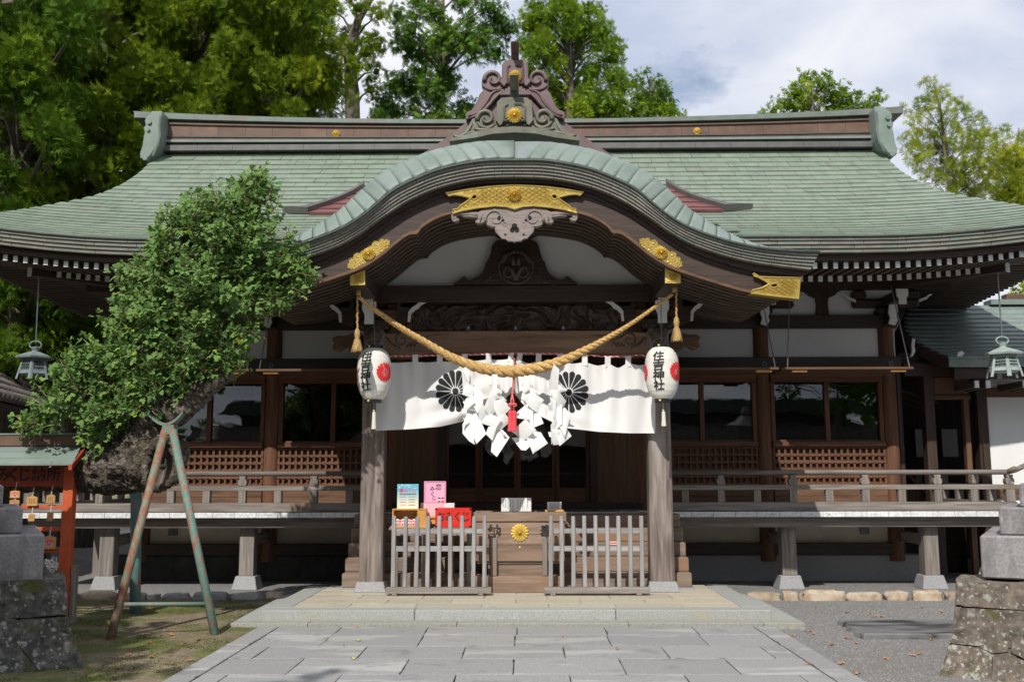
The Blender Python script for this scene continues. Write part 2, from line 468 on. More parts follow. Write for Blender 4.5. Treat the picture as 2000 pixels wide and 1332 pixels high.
def dup(root, loc, label=None, group=None):
    r = root.copy()
    COL.objects.link(r)
    r.location = loc
    if label:
        r['label'] = label
    if group:
        r['group'] = group
    for ch in list(root.children):
        c = ch.copy()
        COL.objects.link(c)
        c.parent = r
        for g in list(ch.children):
            d = g.copy()
            COL.objects.link(d)
            d.parent = c
    return r


class MB:
    def __init__(s):
        s.v = []
        s.f = []
        s.m = []
        s.t = None

    def add(s, vs, fs, mi=0):
        k = len(s.v)
        s.v.extend(tuple(p) for p in vs)
        for f in fs:
            s.f.append(tuple(i + k for i in f))
            s.m.append(mi)
        return s

    def box(s, x0, x1, y0, y1, z0, z1, mi=0, front=None):
        vs = [(x0, y0, z0), (x1, y0, z0), (x1, y1, z0), (x0, y1, z0), (x0, y0, z1), (x1, y0, z1), (x1, y1, z1), (x0, y1, z1)]
        fs = [(0, 3, 2, 1), (4, 5, 6, 7), (1, 2, 6, 5), (2, 3, 7, 6), (3, 0, 4, 7)]
        s.add(vs, fs, mi)
        k = len(s.v) - 8
        s.f.append((k, k + 1, k + 5, k + 4))
        s.m.append(mi if front is None else front)
        return s

    def obox(s, c, hx, hy, hz, M=None, mi=0):
        M = M or Matrix.Identity(3)
        c = Vector(c)
        vs = [c + M @ Vector((a * hx, b * hy, d * hz)) for d in (-1, 1) for a, b in ((-1, -1), (1, -1), (1, 1), (-1, 1))]
        s.add(vs, [(0, 3, 2, 1), (4, 5, 6, 7), (0, 1, 5, 4), (1, 2, 6, 5), (2, 3, 7, 6), (3, 0, 4, 7)], mi)
        return s

    def hexa(s, q8, mi=0):
        """eight corners: lower ring 0-3, upper ring 4-7"""
        s.add(q8, [(0, 3, 2, 1), (4, 5, 6, 7), (0, 1, 5, 4), (1, 2, 6, 5), (2, 3, 7, 6), (3, 0, 4, 7)], mi)
        return s

    def taper(s, x0, x1, y0, y1, z0, z1, d, mi=0):
        """box whose top is smaller by d on every side"""
        return s.hexa([(x0, y0, z0), (x1, y0, z0), (x1, y1, z0), (x0, y1, z0), (x0 + d, y0 + d, z1), (x1 - d, y0 + d, z1), (x1 - d, y1 - d, z1), (x0 + d, y1 - d, z1)], mi)

    def prism(s, poly, y0, y1, mi=0):
        n = len(poly)
        vs = [(x, y0, z) for x, z in poly] + [(x, y1, z) for x, z in poly]
        fs = [tuple(range(n)), tuple(range(2 * n - 1, n - 1, -1))]
        fs += [(i, i + n, (i + 1) % n + n, (i + 1) % n) for i in range(n)]
        return s.add(vs, fs, mi)

    def tube(s, pts, rad, n=8, mi=0, caps=True, wob=0.0):
        pts = [Vector(p) for p in pts]
        if not hasattr(rad, '__len__'):
            rad = [rad] * len(pts)
        k = len(s.v)
        t0 = (pts[1] - pts[0]).normalized()
        a = Vector((0, 0, 1)) if abs(t0.z) < 0.9 else Vector((1, 0, 0))
        u = t0.cross(a).normalized()
        vs = []
        for i, p in enumerate(pts):
            t = (pts[min(i + 1, len(pts) - 1)] - pts[max(i - 1, 0)]).normalized()
            u = (u - t * u.dot(t)).normalized()
            w = t.cross(u)
            for j in range(n):
                an = 2 * pi * j / n
                r = rad[i]
                q = p + (u * cos(an) + w * sin(an)) * r
                if wob:
                    q += (q - p) * wob * (mnoise.noise(q * 4.0) + 0.5 * mnoise.noise(q * 11.0))
                vs.append(q)
        fs = []
        for i in range(len(pts) - 1):
            for j in range(n):
                j2 = (j + 1) % n
                fs.append((i * n + j, i * n + j2, (i + 1) * n + j2, (i + 1) * n + j))
        if caps:
            fs.append(tuple(range(n - 1, -1, -1)))
            fs.append(tuple((len(pts) - 1) * n + j for j in range(n)))
        return s.add(vs, fs, mi)

    def lathe(s, prof, c, n=16, mi=0, rot=0.0):
        k = len(prof)
        vs = []
        for r, z in prof:
            for j in range(n):
                a = 2 * pi * j / n + rot
                vs.append((c[0] + r * cos(a), c[1] + r * sin(a), c[2] + z))
        fs = []
        for i in range(k - 1):
            for j in range(n):
                j2 = (j + 1) % n
                fs.append((i * n + j, i * n + j2, (i + 1) * n + j2, (i + 1) * n + j))
        fs.append(tuple(range(n - 1, -1, -1)))
        fs.append(tuple((k - 1) * n + j for j in range(n)))
        return s.add(vs, fs, mi)

    def grid(s, fn, nu, nv, mi=0):
        vs = [fn(i / nu, j / nv) for j in range(nv + 1) for i in range(nu + 1)]
        w = nu + 1
        fs = [(j * w + i, j * w + i + 1, (j + 1) * w + i + 1, (j + 1) * w + i) for j in range(nv) for i in range(nu)]
        return s.add(vs, fs, mi)

    def build(s, name, m, parent=None, smooth=False, bevel=0.0, recalc=True, solid=0.0):
        me = bpy.data.meshes.new(name)
        o0 = origin(parent)
        me.from_pydata([(a[0] - o0.x, a[1] - o0.y, a[2] - o0.z) for a in s.v], [], s.f)
        ms = m if isinstance(m, (list, tuple)) else [m]
        for x in ms:
            me.materials.append(MT[x] if isinstance(x, str) else x)
        if len(ms) > 1:
            me.polygons.foreach_set('material_index', s.m)
        if recalc:
            b = bmesh.new()
            b.from_mesh(me)
            bmesh.ops.recalc_face_normals(b, faces=b.faces)
            b.to_mesh(me)
            b.free()
        if smooth:
            me.polygons.foreach_set('use_smooth', [True] * len(me.polygons))
        if s.t is not None:
            at = me.attributes.new('tint', 'FLOAT', 'FACE')
            at.data.foreach_set('value', s.t)
        me.update()
        o = bpy.data.objects.new(name, me)
        COL.objects.link(o)
        if parent is not None:
            o.parent = parent
        if solid:
            md = o.modifiers.new('solid', 'SOLIDIFY')
            md.thickness = solid
            md.offset = 0
        if bevel:
            md = o.modifiers.new('bevel', 'BEVEL')
            md.width = bevel
            md.segments = 1
            md.limit_method = 'ANGLE'
            md.angle_limit = R_(40)
        return o


def boxo(name, m, parent, x0, x1, y0, y1, z0, z1, bevel=0.0, **k):
    return MB().box(x0, x1, y0, y1, z0, z1).build(name, m, parent, bevel=bevel, **k)


def interp(xs, ys, x):
    return float(np.interp(x, xs, ys))


def resample(pts, n, smooth=True):
    """points evenly spaced by arc length along a polyline, Catmull-Rom smoothed"""
    p = [Vector((a, b)) for a, b in pts]
    q = []
    if smooth:
        for i in range(len(p) - 1):
            p0, p1, p2, p3 = p[max(i - 1, 0)], p[i], p[i + 1], p[min(i + 2, len(p) - 1)]
            for k in range(8):
                t = k / 8
                q.append(0.5 * ((2 * p1) + (p2 - p0) * t + (2 * p0 - 5 * p1 + 4 * p2 - p3) * t * t + (3 * p1 - p0 - 3 * p2 + p3) * t ** 3))
        q.append(p[-1])
    else:
        q = p
    d = [0]
    for i in range(1, len(q)):
        d.append(d[-1] + (q[i] - q[i - 1]).length)
    tt = np.linspace(0, d[-1], n)
    xs = np.interp(tt, d, [a.x for a in q])
    zs = np.interp(tt, d, [a.y for a in q])
    return [(float(a), float(b)) for a, b in zip(xs, zs)]


# ------------------------------------------------------------------ print, lettering and crests
def text2d(body, size, bold=0.0, vertical=False, cut=0.02, spacing=1.0):
    """flat lettering: list of (verts2d, faces); several characters stacked when vertical"""
    vs, fs = [], []
    items = [(body, 0.0)] if not vertical else [(ch, -i * size * spacing) for i, ch in enumerate(body)]
    for txt, dy in items:
        cu = bpy.data.curves.new('lettering', 'FONT')
        cu.body = txt
        cu.size = size
        cu.align_x = 'CENTER'
        cu.align_y = 'CENTER'
        cu.offset = bold
        cu.resolution_u = 3
        ob = bpy.data.objects.new('lettering', cu)
        COL.objects.link(ob)
        me = bpy.data.meshes.new_from_object(ob.evaluated_get(bpy.context.evaluated_depsgraph_get()))
        b = bmesh.new()
        b.from_mesh(me)
        bmesh.ops.triangulate(b, faces=b.faces)
        if cut:
            x = -size * len(txt) / 2
            while x < size * len(txt) / 2:
                bmesh.ops.bisect_plane(b, geom=b.verts[:] + b.edges[:] + b.faces[:], plane_co=(x, 0, 0), plane_no=(1, 0, 0))
                x += cut
            y = -size
            while y < size:
                bmesh.ops.bisect_plane(b, geom=b.verts[:] + b.edges[:] + b.faces[:], plane_co=(0, y, 0), plane_no=(0, 1, 0))
                y += cut * 1.3
        b.verts.index_update()
        k = len(vs)
        vs += [(v.co.x, v.co.y + dy) for v in b.verts]
        fs += [tuple(v.index + k for v in f.verts) for f in b.faces]
        b.free()
        bpy.data.objects.remove(ob)
        bpy.data.curves.remove(cu)
        bpy.data.meshes.remove(me)
    return vs, fs


def crest2d(Rr, gap=0.02, inner=0.2, n=16, steps=6):
    """sixteen-petalled chrysanthemum as flat print"""
    vs, fs = [], []
    for k in range(n):
        a = 2 * pi * (k + 0.5) / n
        ha = pi / n
        base = len(vs)
        rows = []
        rr = [Rr * (inner + (0.86 - inner) * i / steps) for i in range(steps + 1)]
        for r in rr:
            rows.append((r, max(ha * r - gap * Rr, 0.004 * Rr)))
        wl = rows[-1][1]
        for q in (0.35, 0.65, 0.87, 1.0):
            rows.append((0.86 * Rr + 0.14 * Rr * q, wl * sqrt(max(1 - q * q, 0.0)) if q < 1 else wl * 0.12))
        for r, w in rows:
            for sg in (-1, 0, 1):
                vs.append((r * cos(a) - sg * w * sin(a), r * sin(a) + sg * w * cos(a)))
        for i in range(len(rows) - 1):
            for j in range(2):
                fs.append((base + i * 3 + j, base + i * 3 + j + 1, base + i * 3 + j + 4, base + i * 3 + j + 3))
    base = len(vs)
    vs.append((0, 0))
    for j in range(20):
        vs.append((Rr * (inner - 0.055) * cos(2 * pi * j / 20), Rr * (inner - 0.055) * sin(2 * pi * j / 20)))
    fs += [(base, base + 1 + j, base + 1 + (j + 1) % 20) for j in range(20)]
    return vs, fs


def decal(v2, f2, fn, name, m, parent):
    b = MB()
    b.add([fn(a, c) for a, c in v2], f2)
    return b.build(name, m, parent, recalc=False)


def crest3d(c, Rr, depth, name, m, parent, n=16, face=(0, -1, 0)):
    """domed gilt chrysanthemum facing -y"""
    b = MB()
    for k in range(n):
        a = 2 * pi * (k + 0.5) / n
        ha = pi / n
        rows = []
        for r, w, h in ((0.14, 0.85, 0.55), (0.45, 0.9, 1.0), (0.75, 0.9, 0.9), (0.92, 0.72, 0.6), (1.0, 0.25, 0.2)):
            rows.append((r * Rr, ha * min(r, 0.85) * Rr * w, h * depth))
        vs = []
        for r, w, h in rows:
            for sg, hh in ((-1, 0.25), (0, 1.0), (1, 0.25)):
                x = r * cos(a) - sg * w * sin(a)
                z = r * sin(a) + sg * w * cos(a)
                vs.append((c[0] + x, c[1] - h * hh, c[2] + z))
        fs = [(i * 3 + j, i * 3 + j + 1, i * 3 + j + 4, i * 3 + j + 3) for i in range(4) for j in range(2)]
        b.add(vs, fs)
    ring = [(c[0] + 0.9 * Rr * cos(2 * pi * j / 32), c[1] - depth * 0.02, c[2] + 0.9 * Rr * sin(2 * pi * j / 32)) for j in range(32)]
    b.add(ring, [tuple(range(32))])
    hub = [(0.16, 0.6), (0.15, 0.95), (0.09, 1.2), (0.0, 1.3)]
    vs = []
    for r, h in hub:
        for j in range(12):
            vs.append((c[0] + r * Rr * cos(2 * pi * j / 12), c[1] - h * depth, c[2] + r * Rr * sin(2 * pi * j / 12)))
    b.add(vs, [(i * 12 + j, i * 12 + (j + 1) % 12, (i + 1) * 12 + (j + 1) % 12, (i + 1) * 12 + j) for i in range(3) for j in range(12)])
    return b.build(name, m, parent, recalc=False)


def rope_strands(path, rad, turns, n_str=3, seg=None, n=7, strand=0.62, phase=0.0):
    """twisted rope along a list of points; rad(t) is the whole rope's radius"""
    b = MB()
    pts = [Vector(p) for p in path]
    N = len(pts)
    for k in range(n_str):
        line, rr = [], []
        for i, p in enumerate(pts):
            t = i / (N - 1)
            tg = (pts[min(i + 1, N - 1)] - pts[max(i - 1, 0)]).normalized()
            u = tg.cross(Vector((0, 1, 0))).normalized()
            w = tg.cross(u)
            a = 2 * pi * (turns(t) + k / n_str) + phase
            r = rad(t)
            line.append(p + (u * cos(a) + w * sin(a)) * r * (1 - strand) * 1.25)
            rr.append(r * strand)
        b.tube(line, rr, n=n)
    return b

# ================================================================== GROUND, PATH, PLATFORM
MT['soil'] = mat('mossy_soil', [(0.3, (0.115, 0.085, 0.055)), (0.5, (0.20, 0.155, 0.105)), (0.72, (0.29, 0.235, 0.165))], ns=16, det=12, rough=0.95, bump=0.6, bd=0.02,
                 nrough=0.68, patches=((0.9, (1, 1.6, 1), 0.43, 0.56, (0.095, 0.105, 0.026)), (3.5, (1, 1.5, 1), 0.58, 0.68, (0.14, 0.16, 0.03))))
MT['gravel'] = mat('grey_gravel', [(0.25, (0.10, 0.10, 0.105)), (0.5, (0.22, 0.215, 0.215)), (0.75, (0.36, 0.35, 0.34))], ns=62, det=4, rough=0.95, bump=1.0, bd=0.015,
                   nrough=0.7, patches=((1.0, (1, 1, 1), 0.55, 0.75, (0.20, 0.19, 0.17)),))
MT['pebble'] = mat('grey_pebble', [(0.3, (0.17, 0.168, 0.17)), (0.7, (0.28, 0.275, 0.27))], ns=40, rough=0.85,
                   tint=[(0.0, (0.5, 0.5, 0.52)), (0.5, (0.9, 0.88, 0.86)), (0.85, (1.1, 1.02, 0.92)), (1.0, (1.2, 1.2, 1.2))])

g = MB()
g.add([(-400, -200, -0.004), (400, -200, -0.004), (400, 600, -0.004), (-400, 600, -0.004)], [(0, 1, 2, 3)])
tag(g.build('ground', 'soil'), 'bare mossy earth of the shrine yard', kind='structure')


def soil_h(x, y):
    h = 0.02 * mnoise.noise(Vector((x * 0.9, y * 0.9, 0))) + 0.012 * mnoise.noise(Vector((x * 3, y * 3, 2))) + 0.022
    return max(h, 0.0)


g = MB()
g.grid(lambda a, b: (-10 + a * 7.29, 4 + b * 9.4, soil_h(-10 + a * 7.29, 4 + b * 9.4) - 0.001), 90, 110)
tag(g.build('mossy_soil', 'soil', smooth=True), 'brown soil with moss left of the paved path', kind='structure')

g = MB()
g.add([(2.4, -25, 0), (60, -25, 0), (60, 13.3, 0), (2.4, 13.3, 0)], [(0, 1, 2, 3)])
g.add([(-12, 13.3, 0), (60, 13.3, 0), (60, 40, 0), (-12, 40, 0)], [(0, 1, 2, 3)])
tag(g.build('gravel', 'gravel'), 'grey gravel yard right of the path and under the eaves', kind='structure')


def pebbles():
    b_v, b_f, tn = [], [], []
    oct_v = np.array([(1, 0, 0), (0, 1, 0), (-1, 0, 0), (0, -1, 0), (0, 0, 1)], float)
    oct_f = [(0, 1, 4), (1, 2, 4), (2, 3, 4), (3, 0, 4)]
    regs = [(26000, 2.75, 6.2, 7.4, 13.2), (5000, 2.3, 7.2, 13.4, 15.7), (3500, -6.5, -2.4, 13.5, 15.5)]
    for n, x0, x1, y0, y1 in regs:
        for _ in range(n):
            x, y = rng.uniform(x0, x1), rng.uniform(y0, y1)
            if abs(x) < 2.75 and y < 13.5:
                continue
            if x < 3.1 and 10.8 < y < 13.4 and x > 0:
                continue
            s = rng.uniform(0.005, 0.0135)
            a = rng.uniform(0, 6.28)
            q = oct_v * np.array([s, s * rng.uniform(0.6, 1), s * 0.6])
            c, d = cos(a), sin(a)
            k = len(b_v)
            for p in q:
                b_v.append((x + p[0] * c - p[1] * d, y + p[0] * d + p[1] * c, p[2] - 0.001))
            b_f += [tuple(i + k for i in f) for f in oct_f]
            tn += [rng.uniform(0, 1)] * 4
    m = MB()
    m.v, m.f, m.m, m.t = b_v, b_f, [0] * len(b_f), tn
    tag(m.build('gravel_stones', 'pebble', recalc=False), 'loose grey pebbles lying on the gravel', kind='stuff')


pebbles()
MT['grit'] = mat('brown_grit', [(0.3, (0.15, 0.12, 0.085)), (0.7, (0.28, 0.24, 0.18))], ns=30, rough=0.9, tint=[(0.0, (0.55, 0.5, 0.45)), (0.7, (1, 1, 1)), (1.0, (1.35, 1.35, 1.35))])
MT['moss'] = mat('moss_tuft', [(0.3, (0.060, 0.072, 0.012)), (0.7, (0.110, 0.125, 0.022))], ns=3, rough=0.9, tint=[(0.0, (0.6, 0.6, 0.5)), (1.0, (1.4, 1.4, 1.0))])


def litter():
    b1, b2 = MB(), MB()
    b1.t, b2.t = [], []
    for _ in range(16000):
        x, y = rng.uniform(-6.0, -2.74), rng.uniform(7.6, 13.3)
        n_ = mnoise.noise(Vector((x * 0.8, y * 1.1, 7))) + 0.5 * mnoise.noise(Vector((x * 2.6, y * 2.6, 3)))
        z = soil_h(x, y)
        if n_ > 0.08:
            for _k in range(3):
                a = rng.uniform(0, 6.28)
                h, w = rng.uniform(0.003, 0.011), rng.uniform(0.003, 0.007)
                px, py = x + rng.uniform(-0.02, 0.02), y + rng.uniform(-0.02, 0.02)
                c, d = cos(a) * w, sin(a) * w
                b2.add([(px - c, py - d, z - 0.003), (px + c, py + d, z - 0.003), (px + rng.uniform(-0.008, 0.008), py + rng.uniform(-0.008, 0.008), z + h)], [(0, 1, 2)])
                b2.t.append(rng.uniform())
        elif rng.uniform() < 0.5:
            r = rng.uniform(0.003, 0.010)
            a = rng.uniform(0, 6.28)
            b1.add([(x + r * cos(a + k * 2.09), y + r * sin(a + k * 2.09), z - 0.002) for k in range(3)] + [(x, y, z + r * 0.8)], [(0, 1, 3), (1, 2, 3), (2, 0, 3)])
            b1.t += [rng.uniform()] * 3
    tag(b1.build('soil_grit', 'grit', recalc=False), 'grit and crumbs of earth on the bare soil', kind='stuff')
    tag(b2.build('moss_tufts', 'moss', recalc=False), 'short green moss growing on the soil', kind='stuff')


litter()

MT['slab_grey'] = mat('grey_olive_stone', [(0.25, (0.20, 0.195, 0.17)), (0.5, (0.29, 0.285, 0.25)), (0.75, (0.36, 0.355, 0.315))], ns=50, det=4, rough=0.85, bump=0.1, bd=0.003, rnd=0.06)

def slab(name, m, parent, x0, x1, y0, y1, z0, z1, chip=0.004):
    """stone slab with slightly worn, irregular arrises and a faint tilt"""
    pts = []
    nx, ny = max(3, int((x1 - x0) / 0.07)), max(3, int((y1 - y0) / 0.07))
    for i in range(nx):
        pts.append((x0 + (x1 - x0) * i / nx, y0, 0, 1))
    for i in range(ny):
        pts.append((x1, y0 + (y1 - y0) * i / ny, -1, 0))
    for i in range(nx):
        pts.append((x1 - (x1 - x0) * i / nx, y1, 0, -1))
    for i in range(ny):
        pts.append((x0, y1 - (y1 - y0) * i / ny, 1, 0))
    cx, cy = (x0 + x1) / 2, (y0 + y1) / 2
    tx, ty = rng.uniform(-0.0022, 0.0022), rng.uniform(-0.0022, 0.0022)
    rings = []
    for inset, dz in ((0.0, -1.0), (0.0, -0.004), (0.006, 0.0)):
        ring = []
        for x, y, ix, iy in pts:
            j = chip * (0.5 + mnoise.noise(Vector((x * 9, y * 9, 1.7)))) + (0.010 if rng.uniform() < 0.03 else 0)
            d = inset + max(j, 0)
            zz = z0 if dz == -1.0 else z1 + dz + tx * (x - cx) + ty * (y - cy)
            ring.append((x + ix * d, y + iy * d, zz))
        rings += ring
    n = len(pts)
    b = MB()
    b.add(rings, [(k * n + i, k * n + (i + 1) % n, (k + 1) * n + (i + 1) % n, (k + 1) * n + i) for k in range(2) for i in range(n)] + [tuple(range(2 * n, 3 * n))])
    return b.build(name, m, parent, recalc=False)


# paved path ---------------------------------------------------------
path = thing('paved_path', 'grey granite slab path leading to the steps', None, (0, 5, 0), kind='structure')
boxo('path_bed', 'void', path, -2.70, 2.70, -14, 10.81, -0.05, 0.012)
rows = [10.82, 10.27, 9.61, 8.97, 8.27, 7.60, 6.93, 6.25, 5.58]
for r in range(len(rows) - 1):
    y1, y0 = rows[r], rows[r + 1]
    xs = [-2.5] + ([-1.376, -0.455, 0.452, 1.365] if r % 2 == 0 else [-1.83, -0.91, 0.003, 0.912, 1.83]) + [2.5]
    if r % 2 == 0:
        xs = [-2.5, -2.29] + xs[1:-1] + [2.28, 2.5]
    if r == 0:
        xs = [-2.5, -1.83, -0.915, 0.02, 0.93, 1.85, 2.5]
    for i in range(len(xs) - 1):
        dz = rng.uniform(-0.002, 0.002)
        slab('slab', 'slab', path, xs[i] + 0.003, xs[i + 1] - 0.003, y0 + 0.003, y1 - 0.003, -0.03, 0.03 + dz)
for sx in (-1, 1):
    y = 10.82
    for L in (1.15, 1.22, 1.2, 1.2, 1.2):
        a, b_ = (2.506 * sx, 2.72 * sx)
        slab('kerb', 'slab', path, min(a, b_), max(a, b_), y - L + 0.003, y - 0.003, -0.03, 0.034)
        y -= L
boxo('path_far', 'slab', path, -2.72, 2.72, -14, 4.8, -0.03, 0.030)

# stone platform in front of the steps ------------------------------
plat = thing('stone_platform', 'two low steps of pale granite in front of the offering box', None, (0, 12, 0), kind='structure')
boxo('platform_bed', 'void', plat, -2.70, 2.70, 11.12, 14.2, 0, 0.10)
xs = [-3.06, -2.2, -0.62, 1.2, 2.62, 3.06]
for i in range(5):
    boxo('slab', 'slab_grey', plat, xs[i] + 0.003, xs[i + 1] - 0.003, 10.83, 11.055, -0.02, 0.062, bevel=0.005)
for sx in (-1, 1):
    for y0, y1 in ((11.06, 12.3), (12.306, 13.46)):
        a, b_ = 2.765 * sx, 3.06 * sx
        boxo('slab', 'slab_green', plat, min(a, b_), max(a, b_), y0, y1 - 0.004, -0.02, 0.060, bevel=0.005)
for x0, x1 in ((-2.76, -1.096), (-1.090, 1.082), (1.088, 2.76)):
    boxo('kerb', 'slab_green', plat, x0, x1, 11.06, 11.33, 0.0, 0.165, bevel=0.007)
for sx in (-1, 1):
    a, b_ = 2.50 * sx, 2.76 * sx
    boxo('kerb', 'slab_green', plat, min(a, b_), max(a, b_), 11.335, 13.5, 0.0, 0.165, bevel=0.007)
ys = [11.335, 11.68, 12.1, 12.56, 13.02, 13.6]
for r in range(5):
    xs = [-2.495, -1.87, -1.12, -0.38, 0.37, 1.12, 1.86, 2.495] if r % 2 == 0 else [-2.495, -1.5, -0.75, 0.0, 0.75, 1.5, 2.495]
    for i in range(len(xs) - 1):
        slab('slab', 'slab_tan', plat, xs[i] + 0.001, xs[i + 1] - 0.001, ys[r] + 0.001, ys[r + 1] - 0.001, 0.06, 0.1640, chip=0.003)


def rock(name, m, parent, c, sx, sy, sz, seed, amp=0.22, sub=3, flat=0.0, rz=0.0):
    b = bmesh.new()
    bmesh.ops.create_icosphere(b, subdivisions=sub, radius=1)
    o0 = origin(parent)
    for v in b.verts:
        p = v.co.copy()
        n = p.normalized()
        # squarish rather than round
        q = Vector(tuple((abs(t) ** 0.45) * (1 if t >= 0 else -1) for t in n))
        k = 1 + amp * (mnoise.noise(n * 1.4 + Vector((seed, 0, 0))) + 0.7 * mnoise.noise(n * 3.5 + Vector((seed, 5, 0))) + 0.4 * mnoise.noise(n * 8 + Vector((seed, 5, 3))))
        q = q * k
        x, y = q.x * sx, q.y * sy
        v.co = (c[0] + x * cos(rz) - y * sin(rz) - o0.x, c[1] + x * sin(rz) + y * cos(rz) - o0.y, c[2] + q.z * sz - o0.z)
    me = bpy.data.meshes.new(name)
    b.to_mesh(me)
    b.free()
    me.materials.append(MT[m])
    me.polygons.foreach_set('use_smooth', [True] * len(me.polygons))
    o = bpy.data.objects.new(name, me)
    COL.objects.link(o)
    o.parent = parent
    return o


ed = thing('stone_edging', 'row of warm tan field stones edging the gravel on the right', 'stone edging', (4.3, 13.3, 0))
for i, (u0, u1) in enumerate([(1454, 1526), (1528, 1559), (1560, 1649), (1651, 1725), (1728, 1777), (1781, 1843), (1846, 1892), (1895, 1960), (1962, 2040)]):
    a, b_ = P(u0, 1168, 13.3).x, P(u1, 1168, 13.3).x
    rock('stone', 'edging', ed, ((a + b_) / 2, 13.32, 0.03), (b_ - a) / 2 * 0.90, 0.09, 0.070 + 0.012 * (i % 3), i * 3.3 + 1)
ed = thing('stone_edging', 'row of grey rounded rocks edging the moss on the left', 'stone edging', (-4, 13.4, 0))
for i, (u0, u1, h) in enumerate([(100, 160, 0.07), (150, 228, 0.08), (232, 292, 0.07), (290, 312, 0.05), (315, 372, 0.06), (376, 452, 0.085), (455, 518, 0.075), (515, 556, 0.08), (560, 600, 0.05)]):
    a, b_ = P(u0, 1168, 13.4).x, P(u1, 1168, 13.4).x
    rock('stone', 'edging' if i in (1, 2, 7) else 'granite', ed, ((a + b_) / 2, 13.4 + 0.05 * sin(i * 2), 0.02), (b_ - a) / 2 * 0.88, 0.11, h, i * 2.1 + 40)

# dark wet slab on the gravel ---------------------------------------
b = MB()
poly = [(3.47, 11.12), (3.53, 10.86), (3.44, 10.7), (3.50, 10.52), (3.40, 10.35), (3.45, 10.17), (4.4, 10.15), (5.3, 10.18), (5.35, 11.1), (4.4, 11.13)]
n = len(poly)
b.add([(x, y, 0.0) for x, y in poly] + [(x + 0.01, y, 0.055) for x, y in poly], [tuple(range(n, 2 * n))] + [(i, (i + 1) % n, (i + 1) % n + n, i + n) for i in range(n)])
tag(b.build('stone_slab', 'wet_slab', bevel=0.008), 'dark flat stone slab with a chipped end lying on the gravel', 'stone slab')


# stone lanterns (only their bases are in the picture) ---------------
TH = R_(28)


